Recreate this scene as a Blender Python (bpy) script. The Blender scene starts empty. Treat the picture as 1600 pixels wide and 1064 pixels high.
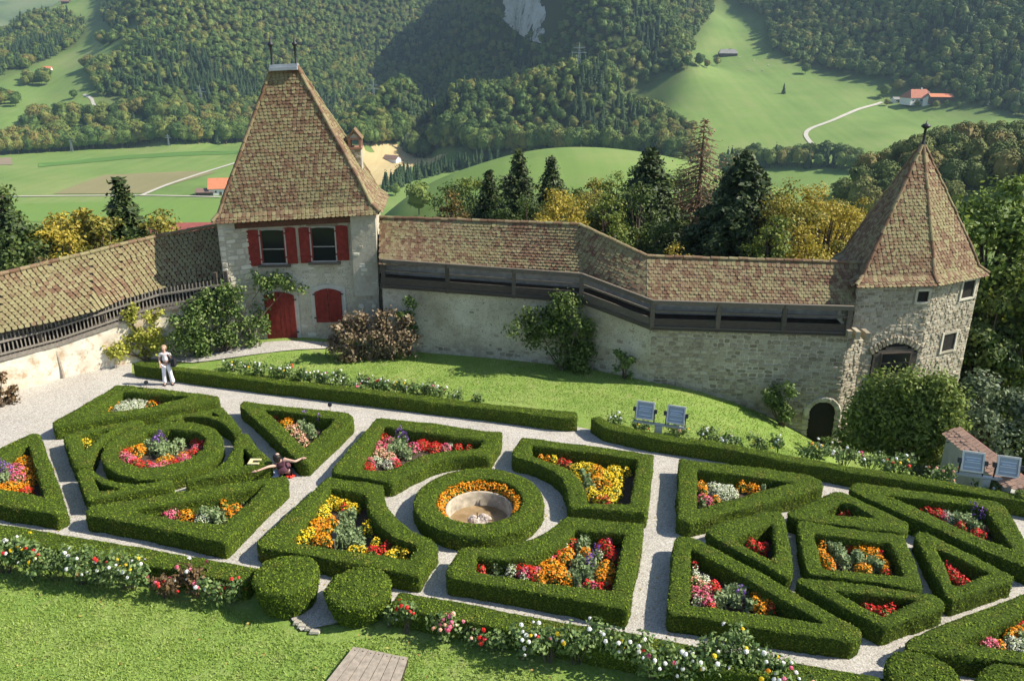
import bpy, math, random
import numpy as np
from mathutils import Matrix, Vector
from mathutils.geometry import delaunay_2d_cdt

random.seed(7); RNG = np.random.default_rng(11)
SC = bpy.context.scene
COL = SC.collection
PI = math.pi

# ------------------------------------------------------------------ camera, sky, sun, exposure
FPX, PITCH, ROLL, CAM_H = 1280.0, 0.352754, 0.006764, 12.3
def cam_axes():
    cp, sp = math.cos(PITCH), math.sin(PITCH)
    f = np.array([0, cp, -sp]); r = np.array([1.0, 0, 0]); u = np.cross(r, f)
    c, s = math.cos(ROLL), math.sin(ROLL)
    return np.array([c*r+s*u, -s*r+c*u, f]).T
CM = cam_axes()
cam = bpy.data.cameras.new('camera'); cam.sensor_width = 36; cam.lens = FPX/1600*36
cam.clip_start = 0.1; cam.clip_end = 30000
camo = bpy.data.objects.new('camera', cam); COL.objects.link(camo)
camo.matrix_world = Matrix([[CM[0,0], CM[0,1], -CM[0,2], 0], [CM[1,0], CM[1,1], -CM[1,2], 0],
                            [CM[2,0], CM[2,1], -CM[2,2], CAM_H], [0, 0, 0, 1]])
SC.camera = camo

SUN_AZ, SUN_EL = 90.5, 42.0           # clockwise from +Y
w = bpy.data.worlds.new('World'); SC.world = w; w.use_nodes = True
nt = w.node_tree; bg = nt.nodes['Background']
sky = nt.nodes.new('ShaderNodeTexSky'); sky.sky_type = 'NISHITA'; sky.sun_disc = False
sky.sun_elevation = math.radians(SUN_EL); sky.sun_rotation = math.radians(SUN_AZ)
sky.altitude = 800
nt.links.new(sky.outputs[0], bg.inputs[0]); bg.inputs[1].default_value = 0.095
sun = bpy.data.lights.new('sun', 'SUN'); sun.energy = 4.9; sun.angle = math.radians(0.5); sun.color = (1, 0.93, 0.80)
suno = bpy.data.objects.new('sun', sun); COL.objects.link(suno)
a, e = math.radians(SUN_AZ), math.radians(SUN_EL)
sd = Vector((math.sin(a)*math.cos(e), math.cos(a)*math.cos(e), math.sin(e)))
suno.rotation_euler = sd.to_track_quat('Z', 'Y').to_euler()
SC.view_settings.view_transform = 'Standard'; SC.view_settings.look = 'None'
SC.view_settings.gamma = 1; SC.view_settings.exposure = 0.88
try: SC.view_settings.use_curve_mapping = False
except Exception: pass
SC.cycles.max_bounces = 6; SC.cycles.diffuse_bounces = 3; SC.cycles.glossy_bounces = 2
SC.cycles.transmission_bounces = 3; SC.cycles.volume_bounces = 0; SC.cycles.transparent_max_bounces = 4
SC.cycles.use_adaptive_sampling = True; SC.cycles.adaptive_threshold = 0.02

# ------------------------------------------------------------------ helpers
def ray(x, y):
    return CM @ np.array([(x-800)/FPX, (532-y)/FPX, 1.0])
def at(x, y, z=0.0):                       # where the sight line through a photo pixel meets height z
    d = ray(x, y); k = (z-CAM_H)/d[2]
    return np.array([d[0]*k, d[1]*k, z])
def at_r(x, y, r):                         # same, at horizontal distance r
    d = ray(x, y); k = r/math.hypot(d[0], d[1])
    return np.array([d[0]*k, d[1]*k, CAM_H+d[2]*k])
def z_over(x, y, P):                       # height of that sight line over plan point P
    d = ray(x, y); k = (P[0]*d[0]+P[1]*d[1])/(d[0]**2+d[1]**2)
    return CAM_H+k*d[2]
def proj(P):
    q = (np.atleast_2d(P)-[0, 0, CAM_H]) @ CM
    return np.c_[800+FPX*q[:, 0]/q[:, 2], 532-FPX*q[:, 1]/q[:, 2]]

def hash3(i, j, k, s=0):
    n = (i*374761393+j*668265263+k*2147483647+s*974711) & 0xffffffff
    n = ((n ^ (n >> 13))*1274126177) & 0xffffffff
    return ((n ^ (n >> 16)) & 0xffff)/65535.0
def noise3(P, scale, seed=0):              # value noise, 0..1
    P = np.asarray(P, float)*scale; i = np.floor(P).astype(np.int64); f = P-i; f = f*f*(3-2*f)
    out = 0
    for dx in (0, 1):
        for dy in (0, 1):
            for dz in (0, 1):
                wt = (f[:, 0] if dx else 1-f[:, 0])*(f[:, 1] if dy else 1-f[:, 1])*(f[:, 2] if dz else 1-f[:, 2])
                out = out+wt*hash3(i[:, 0]+dx, i[:, 1]+dy, i[:, 2]+dz, seed)
    return out
def fbm(P, scale, octs=3, seed=0):
    s, amp, tot = 0, 1, 0
    for o in range(octs):
        s = s+amp*noise3(P, scale*2**o, seed+o); tot += amp; amp *= .5
    return s/tot

def make_mesh(name, V, F, mats=None, midx=None, smooth=False):
    """F: list of arrays, each (n,k) of equal-sized faces."""
    if isinstance(F, np.ndarray): F = [F]
    F = [np.asarray(f, dtype=np.int32) for f in F if len(f)]
    me = bpy.data.meshes.new(name)
    V = np.asarray(V, dtype=np.float32)
    me.vertices.add(len(V)); me.vertices.foreach_set('co', V.ravel())
    loops = np.concatenate([f.ravel() for f in F]); sizes = np.concatenate([np.full(len(f), f.shape[1]) for f in F])
    me.loops.add(len(loops)); me.loops.foreach_set('vertex_index', loops.astype(np.int32))
    me.polygons.add(len(sizes))
    st = np.zeros(len(sizes), np.int32); st[1:] = np.cumsum(sizes)[:-1]
    me.polygons.foreach_set('loop_start', st)
    try: me.polygons.foreach_set('loop_total', sizes.astype(np.int32))
    except Exception: pass
    if midx is not None: me.polygons.foreach_set('material_index', np.asarray(midx, np.int32))
    me.polygons.foreach_set('use_smooth', np.full(len(sizes), smooth))
    if mats is not None:
        for m in (mats if isinstance(mats, (list, tuple)) else [mats]): me.materials.append(m)
    me.update(calc_edges=True); me.validate()
    return me
def link(name, me, parent=None, label=None, cat=None, group=None, kind=None, mat=None):
    o = bpy.data.objects.new(name, me); COL.objects.link(o)
    if mat is not None: o.matrix_world = mat
    if parent is not None: o.parent = parent
    if label: o['label'] = label
    if cat: o['category'] = cat
    if group: o['group'] = group
    if kind: o['kind'] = kind
    return o
def thing(name, label, cat, loc=(0, 0, 0), group=None, rz=0):
    o = bpy.data.objects.new(name, None); COL.objects.link(o); o.empty_display_size = .2
    o.location = loc; o.rotation_euler = (0, 0, rz)
    o['label'] = label; o['category'] = cat
    if group: o['group'] = group
    bpy_dirty.append(o); return o
bpy_dirty = []
def part(name, me, parent, label=None, kind=None):
    """child given in WORLD coordinates; parent is an Empty with location/rotation or an object at identity"""
    o = bpy.data.objects.new(name, me); COL.objects.link(o)
    o.parent = parent
    root = parent
    while root.parent is not None: root = root.parent
    if root.type == 'EMPTY' and parent is root:
        L = Matrix.Translation(root.location) @ Matrix.Rotation(root.rotation_euler[2], 4, 'Z')
        o.matrix_parent_inverse = L.inverted()
    if label: o['label'] = label
    if kind: o['kind'] = kind
    return o
def partl(name, me, parent, label=None, kind=None):   # child in the parent's own coordinates
    o = bpy.data.objects.new(name, me); COL.objects.link(o); o.parent = parent
    if label: o['label'] = label
    if kind: o['kind'] = kind
    return o

class MB:
    def __init__(s): s.V = []; s.F = {}; s.n = 0
    def add(s, V, F):
        V = np.asarray(V, float); s.V.append(V)
        for f in F:
            s.F.setdefault(len(f), []).append([i+s.n for i in f])
        s.n += len(V); return s
    def box(s, c, size, R=None, taper=1.0):
        x, y, z = np.array(size)/2.0
        V = np.array([[-x, -y, -z], [x, -y, -z], [x, y, -z], [-x, y, -z], [-x*taper, -y*taper, z], [x*taper, -y*taper, z], [x*taper, y*taper, z], [-x*taper, y*taper, z]])
        if R is not None: V = V @ np.asarray(R).T
        return s.add(V+np.array(c), [(0, 3, 2, 1), (4, 5, 6, 7), (0, 1, 5, 4), (1, 2, 6, 5), (2, 3, 7, 6), (3, 0, 4, 7)])
    def beam(s, a, b, w, h, up=(0, 0, 1)):
        a, b = np.array(a, float), np.array(b, float); d = b-a; L = np.linalg.norm(d); d = d/L
        up = np.array(up, float); sx = np.cross(d, up)
        if np.linalg.norm(sx) < 1e-4: sx = np.cross(d, [1.0, 0, 0])
        sx /= np.linalg.norm(sx); uz = np.cross(sx, d)
        return s.box((a+b)/2, (w, L, h), np.array([sx, d, uz]).T)
    def tube(s, pts, rad, n=8, cap=True):
        pts = np.asarray(pts, float); rad = np.broadcast_to(rad, len(pts)); rings = []
        for i, p in enumerate(pts):
            d = pts[min(i+1, len(pts)-1)]-pts[max(i-1, 0)]; d = d/(np.linalg.norm(d)+1e-9)
            a = np.cross(d, [0, 0, 1.0])
            if np.linalg.norm(a) < 1e-3: a = np.cross(d, [0, 1.0, 0])
            a /= np.linalg.norm(a); b = np.cross(d, a)
            t = np.arange(n)*2*PI/n
            rings.append(p+rad[i]*(np.cos(t)[:, None]*a+np.sin(t)[:, None]*b))
        V = np.concatenate(rings); F = []
        for i in range(len(pts)-1):
            for j in range(n):
                k = (j+1) % n
                F.append((i*n+j, i*n+k, (i+1)*n+k, (i+1)*n+j))
        if cap: F += [tuple(range(n))[::-1], tuple(range((len(pts)-1)*n, len(pts)*n))]
        return s.add(V, F)
    def lathe(s, c, prof, n=24):
        V = []; F = []; t = np.arange(n)*2*PI/n
        for r, z in prof: V.append(np.c_[r*np.cos(t), r*np.sin(t), np.full(n, z)])
        for i in range(len(prof)-1):
            for j in range(n):
                k = (j+1) % n; F.append((i*n+j, i*n+k, (i+1)*n+k, (i+1)*n+j))
        return s.add(np.concatenate(V)+np.array(c), F)
    def poly(s, P): return s.add(P, [tuple(range(len(P)))])
    def prism(s, P, off):                                   # polygon extruded by vector off
        P = np.asarray(P, float); n = len(P); Q = P+np.asarray(off)
        F = [tuple(range(n))[::-1], tuple(range(n, 2*n))]+[(i, (i+1) % n, n+(i+1) % n, n+i) for i in range(n)]
        return s.add(np.concatenate([P, Q]), F)
    def mesh(s, name, mat, smooth=False, recalc=True):
        me = make_mesh(name, np.concatenate(s.V), [np.array(f) for f in s.F.values()], mat, smooth=smooth)
        if recalc:
            import bmesh
            b = bmesh.new(); b.from_mesh(me); bmesh.ops.recalc_face_normals(b, faces=b.faces); b.to_mesh(me); b.free()
        return me

# ------------------------------------------------------------------ materials
MATS = {}
class NT:
    def __init__(s, name, rough=.85, spec=.25):
        s.m = bpy.data.materials.new(name); s.m.use_nodes = True; s.t = s.m.node_tree
        s.b = s.t.nodes['Principled BSDF']; s.b.inputs['Roughness'].default_value = rough
        s.b.inputs['Specular IOR Level'].default_value = spec
    def n(s, typ, **kw):
        nd = s.t.nodes.new(typ)
        for k, v in kw.items():
            if k.startswith('_'): setattr(nd, k[1:], v)
            else: nd.inputs[k.replace('__', ' ')].default_value = v
        return nd
    def l(s, a, b): s.t.links.new(a, b)
    def pos(s):
        if not hasattr(s, '_p'): s._p = s.n('ShaderNodeNewGeometry')
        return s._p.outputs['Position']
    def noise(s, scale, detail=3, rough=.6, vec=None, mapping=None):
        nd = s.n('ShaderNodeTexNoise'); nd.inputs['Scale'].default_value = scale
        nd.inputs['Detail'].default_value = detail; nd.inputs['Roughness'].default_value = rough
        v = vec or s.pos()
        if mapping:
            mp = s.n('ShaderNodeMapping'); mp.inputs['Scale'].default_value = mapping; s.l(v, mp.inputs[0]); v = mp.outputs[0]
        s.l(v, nd.inputs['Vector']); return nd.outputs['Fac']
    def ramp(s, fac, stops, interp='LINEAR'):
        r = s.n('ShaderNodeValToRGB'); cr = r.color_ramp; cr.interpolation = interp
        while len(cr.elements) < len(stops): cr.elements.new(.5)
        for el, (p, c) in zip(cr.elements, stops):
            el.position = p; el.color = (*c, 1) if not isinstance(c, (int, float)) else (c, c, c, 1)
        s.l(fac, r.inputs[0]); return r.outputs[0]
    def mix(s, fac, a, b, mode='MIX'):
        m = s.n('ShaderNodeMix', _data_type='RGBA', _blend_type=mode)
        for sock, v in ((m.inputs[0], fac), (m.inputs[6], a), (m.inputs[7], b)):
            if hasattr(v, 'links') or hasattr(v, 'is_linked'): s.l(v, sock)
            elif isinstance(v, (int, float)): sock.default_value = v
            else: sock.default_value = (*v, 1)
        return m.outputs[2]
    def math(s, op, a, b=0.0):
        m = s.n('ShaderNodeMath', _operation=op)
        for sock, v in ((m.inputs[0], a), (m.inputs[1], b)):
            if isinstance(v, (int, float)): sock.default_value = v
            else: s.l(v, sock)
        return m.outputs[0]
    def rnd(s):                                            # per loose piece and per object
        g = s.n('ShaderNodeNewGeometry'); o = s.n('ShaderNodeObjectInfo')
        return s.math('FRACT', s.math('ADD', g.outputs['Random Per Island'], o.outputs['Random']))
    def bump(s, h, strength=.5, dist=.02):
        b = s.n('ShaderNodeBump'); b.inputs['Strength'].default_value = strength; b.inputs['Distance'].default_value = dist
        s.l(h, b.inputs['Height']); s.l(b.outputs[0], s.b.inputs['Normal'])
    def col(s, c):
        if hasattr(c, 'is_linked'): s.l(c, s.b.inputs['Base Color'])
        else: s.b.inputs['Base Color'].default_value = (*c, 1)
        return s
    def translucent(s, c, fac=.3):
        tr = s.n('ShaderNodeBsdfTranslucent'); mx = s.n('ShaderNodeMixShader'); mx.inputs[0].default_value = fac
        if hasattr(c, 'is_linked'): s.l(c, tr.inputs[0])
        else: tr.inputs[0].default_value = (*c, 1)
        out = s.t.nodes['Material Output']
        s.l(s.b.outputs[0], mx.inputs[1]); s.l(tr.outputs[0], mx.inputs[2]); s.l(mx.outputs[0], out.inputs[0])

def plain(name, c, rough=.8, var=.15, scale=6, metallic=0):
    t = NT(name, rough); f = t.noise(scale, 4)
    t.col(t.ramp(f, [(.3, tuple(x*(1-var) for x in c)), (.7, tuple(min(1, x*(1+var)) for x in c))]))
    t.b.inputs['Metallic'].default_value = metallic
    return t.m
def foliage(name, dark, mid, light, transl=.25, patch=.6, rough=.6):
    """leaf colour: each leaf its own shade, larger patches drift in hue"""
    t = NT(name, rough, .3); r = t.rnd(); p = t.noise(patch, 2)
    f = t.math('ADD', t.math('MULTIPLY', r, .55), t.math('MULTIPLY', p, .5))
    c = t.ramp(f, [(.15, dark), (.5, mid), (.85, light)]); t.col(c)
    if transl: t.translucent(c, transl)
    return t.m

def leaves(P, N, size, flat=.5, aspect=1.7, jit=.35):
    """leaf quads at points P, with normals N loosened by random turns; size scalar or array"""
    n = len(P); r = RNG.normal(size=(n, 3)); N = N+flat*r; N /= np.linalg.norm(N, axis=1)[:, None]+1e-9
    t = np.cross(N, RNG.normal(size=(n, 3))); t /= np.linalg.norm(t, axis=1)[:, None]+1e-9
    b = np.cross(N, t); s = (np.broadcast_to(size, n)*(1+jit*RNG.uniform(-1, 1, n)))[:, None]
    V = np.stack([P-t*s*.5*aspect, P+b*s*.5, P+t*s*.5*aspect, P-b*s*.5], 1).reshape(-1, 3)
    F = np.arange(4*n).reshape(n, 4); return V, F
def sphere_pts(n):
    v = RNG.normal(size=(n, 3)); return v/np.linalg.norm(v, axis=1)[:, None]
def inpoly(x, y, poly):
    poly = np.asarray(poly, float); inside = np.zeros(np.shape(x), bool); j = len(poly)-1
    for i in range(len(poly)):
        xi, yi = poly[i]; xj, yj = poly[j]
        c = ((yi > y) != (yj > y)) & (x < (xj-xi)*(y-yi)/(yj-yi+1e-12)+xi); inside ^= c; j = i
    return inside
def resample(P, step, closed=True):
    P = np.asarray(P, float); Q = []; n = len(P)
    for i in range(n if closed else n-1):
        a, b = P[i], P[(i+1) % n]; k = max(1, int(round(np.linalg.norm(b-a)/step)))
        for j in range(k): Q.append(a+(b-a)*j/k)
    if not closed: Q.append(P[-1])
    return np.array(Q)
def merge(parts):
    V = []; F = {}; n = 0
    for v, fs in parts:
        V.append(v)
        for f in (fs if isinstance(fs, list) else [fs]):
            if len(f): F.setdefault(f.shape[1], []).append(np.asarray(f)+n)
        n += len(v)
    return np.concatenate(V), [np.concatenate(f) for f in F.values()]
# ------------------------------------------------------------------ far terrain: valley floor, meadows, wooded mountain
VZ = -90.0
def vflat(x, y): return at(x, y, VZ)
CTRL = []
for x, y in [(-60, 330), (60, 330), (200, 330), (330, 330), (-60, 290), (100, 280), (300, 290), (-60, 246), (60, 240), (200, 232), (360, 224), (600, 300), (620, 250), (560, 228), (660, 240),
             (-200, 300), (-260, 260), (-300, 330)]:
    CTRL.append(vflat(x, y))
for x, y, r in [
    # meadow slope and woods on the left
    (-60, 200, 980), (0, 190, 960), (100, 185, 960), (200, 190, 930), (280, 200, 900), (0, 112, 1180), (60, 150, 1060), (135, 80, 1230), (150, 20, 1500), (165, -60, 1700),
    (70, 26, 1500), (20, 60, 1450), (-40, 90, 1350), (-160, 150, 1150), (-250, 180, 1050), (120, 34, 1480), (0, 62, 1460),
    # mountain face turned to the sun, left of the gully
    (200, 100, 1040), (250, 40, 1130), (300, -40, 1240), (320, 150, 990), (400, 190, 960), (400, 100, 1100), (420, 0, 1260), (420, -90, 1380), (500, 200, 1000), (520, 100, 1210), (540, 0, 1400), (560, -100, 1500),
    (600, 180, 1110), (630, 100, 1330), (650, 20, 1520), (660, -80, 1680),
    # shaded face and cliff spur
    (700, 150, 1150), (720, 60, 1290), (740, -20, 1400), (780, 140, 1020), (790, 70, 1130), (800, 40, 1130), (790, 0, 1150), (800, -70, 1200), (840, 120, 935), (860, 70, 960), (870, 20, 970), (880, -60, 1010),
    (930, 140, 850), (960, 60, 900), (980, 0, 960), (1000, -80, 1050), (1040, 130, 850), (1070, 110, 860), (1060, 50, 950), (1040, 0, 1020), (1050, -80, 1150),
    (1120, 20, 1230), (1150, -40, 1330),
    # low wooded knolls in front
    (560, 175, 820), (640, 165, 800), (700, 160, 790), (800, 130, 790), (850, 116, 780), (905, 108, 770), (960, 122, 760), (980, 160, 740), (1050, 195, 700), (700, 205, 740), (850, 190, 710), (960, 200, 690), (760, 225, 700),
    # right meadow and farm
    (970, 165, 800), (1100, 150, 800), (1090, 90, 980), (1135, 85, 1010), (1130, 35, 1130), (1170, 60, 1080), (1220, 100, 960), (1290, 200, 720), (1290, 245, 640), (1400, 210, 700), (1250, 140, 860), (1430, 158, 830), (1560, 195, 740), (1500, 175, 790), (1160, 215, 680), (1330, 150, 840),
    # forest slope on the right
    (1260, 90, 985), (1300, 60, 1020), (1300, 0, 1090), (1400, 130, 880), (1400, 60, 960), (1400, 0, 1030), (1400, -80, 1120), (1500, 140, 830), (1500, 60, 900), (1500, 0, 970), (1500, -80, 1060), (1590, 170, 790), (1600, 90, 860), (1600, 0, 950), (1600, -80, 1040),
    (1720, 190, 780), (1720, 60, 880), (1720, -60, 1000), (1880, 180, 780), (1880, 0, 950),
    # knoll meadow beyond the gallery, wooded hill on the right
    (740, 268, 325), (800, 256, 345), (870, 249, 350), (960, 251, 350), (1040, 258, 345), (1130, 272, 335), (650, 300, 300), (625, 325, 260), (720, 330, 225), (870, 330, 215), (1000, 330, 215),
    (1230, 300, 320), (1330, 290, 300), (1400, 250, 290), (1470, 238, 290), (1560, 245, 285), (1640, 250, 280), (1500, 320, 250), (1600, 330, 240), (1750, 270, 270),
]:
    CTRL.append(at_r(x, y, r))
def pol(azd, r, z): return np.array([r*math.sin(math.radians(azd)), r*math.cos(math.radians(azd)), z])
# dips behind the knolls (out of sight) and the foot of the castle hill
for azd, r, z in [(-6, 460, -88), (0, 470, -86), (5, 470, -84), (12, 460, -80), (22, 420, -70), (30, 420, -66), (36, 420, -66), (-12, 560, -90), (4, 620, -88), (14, 560, -86),
                  (3, 850, -68), (-3, 880, -72), (8, 820, -58), (-9, 900, -80),
                  (-50, 700, -90), (-60, 1200, 0), (-58, 400, -90), (50, 600, -60), (60, 400, -50), (50, 1100, 60), (60, 900, 40), (60, 1500, 150), (-60, 1900, 60), (-32, 1850, -40), (-29, 2300, -60), (-34, 2400, -60), (-20, 2200, 260), (0, 2300, 260), (20, 2000, 260), (40, 1700, 220), (-40, 2400, -60)]:
    CTRL.append(pol(azd, r, z))
CTRL = np.array(CTRL)
for azd in (-60, -45, -30, -18, -8, 0, 8, 18, 28, 40, 60):
    for r, z in ((30, -7), (48, -11), (90, -30), (150, -55 if azd < -9 else -44)):
        CTRL = np.vstack([CTRL, pol(azd, r, z)])
    if azd < -9: CTRL = np.vstack([CTRL, pol(azd, 260, -84), pol(azd, 400, -90)])
def tps(D):
    return np.where(D > 1e-9, D*D*np.log(D+1e-12), 0)
def wp(P):                                   # warp to log-polar so near and far controls weigh alike
    r = np.hypot(P[:, 0], P[:, 1]); return np.c_[np.arctan2(P[:, 0], P[:, 1])*2.2, np.log(r/100.0)*1.0]
_W = wp(CTRL)
_D = np.hypot(_W[:, None, 0]-_W[None, :, 0], _W[:, None, 1]-_W[None, :, 1])
_r = np.hypot(CTRL[:, 0], CTRL[:, 1])
_val = (CTRL[:, 2]-CAM_H)/_r                 # slope to the viewpoint's height varies smoothly
_n = len(CTRL); _A = np.zeros((_n+3, _n+3)); _A[:_n, :_n] = tps(_D)+np.eye(_n)*1e-4
_A[:_n, _n] = 1; _A[:_n, _n+1:] = _W; _A[_n:, :_n] = _A[:_n, _n:].T
_c = np.linalg.solve(_A, np.r_[_val, 0, 0, 0])
def terrain_z(X, Y):
    P = np.c_[np.ravel(X), np.ravel(Y)]; r = np.hypot(P[:, 0], P[:, 1]); Wq = wp(P); out = np.empty(len(P))
    for i in range(0, len(P), 4000):
        q = Wq[i:i+4000]; D = np.hypot(q[:, None, 0]-_W[None, :, 0], q[:, None, 1]-_W[None, :, 1])
        out[i:i+4000] = tps(D) @ _c[:_n]+_c[_n]+q @ _c[_n+1:]
    z = CAM_H+out*r
    floor = np.where(r > 380, VZ, -1e9)      # nothing lies below the valley floor
    z = np.where(z < floor+6, floor+6*np.exp((np.minimum(z-floor-6, 0))/6), z)-np.where(r > 380, 3, 0)*0
    lim = np.clip(260-(r-1500)*.0, 0, 400)
    z = np.minimum(z, 330)
    return z.reshape(np.shape(X))
_az = np.radians(np.linspace(-62, 62, 300)); _rr = np.exp(np.linspace(math.log(28), math.log(2600), 240))
_X = np.sin(_az)[None, :]*_rr[:, None]; _Y = np.cos(_az)[None, :]*_rr[:, None]; _Z = terrain_z(_X, _Y)
na, nr = len(_az), len(_rr)
FOREST_PX = [   # photo-space outlines of the woods; each tree then stands on the terrain there
    ([(-80, 130), (-40, 85), (0, 58), (40, 30), (75, 20), (110, 24), (133, 36), (132, 50), (118, 72), (95, 84), (50, 104), (10, 115), (-40, 140), (-150, 190), (-300, 240), (-400, 200), (-200, 100)], .45),
    ([(165, -200), (160, 0), (158, 25), (172, 45), (190, 60), (195, 75), (185, 92), (160, 100), (135, 108), (150, 140), (158, 152), (200, 160), (250, 172), (262, 178), (290, 172), (300, 185), (330, 200),
      (560, 215), (700, 236), (1000, 262), (1060, 262), (1085, 215), (1050, 185), (958, 160), (990, 140), (1050, 118), (1080, 105), (1082, 62), (1110, 30), (1118, -10), (1195, 30), (1205, 80), (1250, 100), (1330, 120), (1420, 138),
      (1480, 154), (1570, 178), (1700, 202), (2100, 230), (2100, -200)], .35),
]
HOLES = [[(192, 52), (205, 38), (228, 42), (222, 54), (200, 60)], [(150, 104), (190, 108), (200, 118), (178, 122), (160, 118)], [(782, -5), (800, -8), (830, 0), (872, 0), (868, 55), (850, 66), (815, 55), (785, 25)]]

_pp = proj(np.c_[_X.ravel(), _Y.ravel(), _Z.ravel()]); WOOD = np.zeros(len(_pp), bool)
for poly, _ in FOREST_PX: WOOD |= inpoly(_pp[:, 0], _pp[:, 1], poly)
for h in HOLES[:2]: WOOD &= ~inpoly(_pp[:, 0], _pp[:, 1], h)
WOOD &= (np.hypot(_X, _Y).ravel() > 560); WOOD = WOOD.reshape(_X.shape).astype(float); WOODS = WOOD.copy()
for _ in range(5):
    q_ = np.pad(WOODS, 1, mode='edge'); WOODS = (q_[1:-1, 1:-1]*2+q_[:-2, 1:-1]+q_[2:, 1:-1]+q_[1:-1, :-2]+q_[1:-1, 2:])/6
_rgh = (fbm(np.c_[_X.ravel(), _Y.ravel(), np.zeros(_X.size)], 1/105., 3, 5)-.5).reshape(_X.shape)
_Z = _Z+_rgh*(3+30*WOODS)*np.clip((np.hypot(_X, _Y)-450)/400, 0, 1)*np.clip((_Z+78)/40, 0, 1)
def tz(x, y):                                # cheap lookup on the built sheet
    x = np.atleast_1d(np.asarray(x, float)); y = np.atleast_1d(np.asarray(y, float))
    u = (np.arctan2(x, y)-_az[0])/(_az[1]-_az[0]); v = (np.log(np.maximum(np.hypot(x, y), 28.1))-math.log(28))/(math.log(2600/28)/(nr-1))
    u = np.clip(u, 0, na-1.001); v = np.clip(v, 0, nr-1.001); i = u.astype(int); j = v.astype(int); fu = u-i; fv = v-j
    return (_Z[j, i]*(1-fu)+_Z[j, i+1]*fu)*(1-fv)+(_Z[j+1, i]*(1-fu)+_Z[j+1, i+1]*fu)*fv
def hit(x, y, r0=150, r1=2500):              # first terrain point met along a sight line
    d = ray(x, y); d = d/math.hypot(d[0], d[1]); rs = np.exp(np.linspace(math.log(r0), math.log(r1), 1500))
    zz = tz(d[0]*rs, d[1]*rs); k = np.nonzero(CAM_H+d[2]*rs <= zz)[0]
    r = rs[k[0]] if len(k) else r1
    return np.array([d[0]*r, d[1]*r, CAM_H+d[2]*r])

def meadow_mat(name, c0, c1, c2, s=.01):
    t = NT(name, .9, .1)
    a = t.noise(s, 5, .65); b = t.noise(.35, 4, .7); m = t.noise(.004, 2, .5, mapping=(1, 3, 1))
    lines = t.noise(1.0, 2, .5, mapping=(.16, .006, .02)); a = t.math('ADD', t.math('MULTIPLY', a, .75), t.math('MULTIPLY', lines, .25)); c = t.ramp(a, [(.36, c0), (.5, c1), (.64, c2)])
    b2 = t.noise(.045, 5, .75); c = t.mix(t.ramp(b2, [(.5, 0.), (.66, .5)]), c, (.21, .22, .09)); c = t.mix(t.math('MULTIPLY', b, .35), c, tuple(x*.72 for x in c1))
    c = t.mix(t.math('MULTIPLY', m, .5), c, tuple(min(1, x*1.25) for x in c0)); t.col(c); t.bump(b, .3, .4)
    return t.m
M_MEADOW = meadow_mat('meadow_grass', (.105, .175, .045), (.165, .24, .065), (.25, .275, .105))
V = np.c_[_X.ravel(), _Y.ravel(), _Z.ravel()]
idx = np.arange(na*nr).reshape(nr, na)
F = np.stack([idx[:-1, :-1], idx[:-1, 1:], idx[1:, 1:], idx[1:, :-1]], -1).reshape(-1, 4)
tm_ = make_mesh('terrain', V, F, M_MEADOW, smooth=True); at_ = tm_.attributes.new('woodland', 'FLOAT', 'POINT'); at_.data.foreach_set('value', WOODS.ravel().astype(np.float32))
link('terrain', tm_, kind='structure')
_t = M_MEADOW.node_tree; _pb = _t.nodes['Principled BSDF']; _src = _pb.inputs['Base Color'].links[0].from_socket; _a = _t.nodes.new('ShaderNodeAttribute'); _a.attribute_name = 'woodland'; _m = _t.nodes.new('ShaderNodeMix'); _m.data_type = 'RGBA'
_t.links.new(_a.outputs['Fac'], _m.inputs[0]); _t.links.new(_src, _m.inputs[6]); _m.inputs[7].default_value = (.045, .055, .02, 1); _t.links.new(_m.outputs[2], _pb.inputs['Base Color'])

# a far blue range beyond the left meadows, and the ground between
def range_mesh(r0, r1, hgt, seed, az0, az1):
    az = np.radians(np.linspace(az0, az1, 160)); rr = np.linspace(r0, r1, 40)
    X = np.sin(az)[None]*rr[:, None]; Y = np.cos(az)[None]*rr[:, None]; t = (rr-r0)/(r1-r0)
    P = np.c_[X.ravel(), Y.ravel(), np.zeros(X.size)]
    Z = -150+hgt*np.sin(np.clip(t*1.2, 0, 1)*PI/2)[:, None]*(.55+.9*fbm(P, 1/1400., 4, seed).reshape(X.shape))
    i = np.arange(X.size).reshape(X.shape)
    return np.c_[X.ravel(), Y.ravel(), np.minimum(Z, 560).ravel()], np.stack([i[:-1, :-1], i[:-1, 1:], i[1:, 1:], i[1:, :-1]], -1).reshape(-1, 4)
V, F = range_mesh(2700, 6200, 640, 31, -66, 66)
t_ = NT('far_slope', .95, .1); f_ = t_.noise(.002, 5, .6)
t_.col(t_.ramp(f_, [(.42, (.04, .06, .025)), (.5, (.12, .16, .05)), (.62, (.2, .2, .1))]))
link('distant_mountain', make_mesh('distant_mountain', V, F, t_.m, smooth=True), kind='structure')

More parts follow.
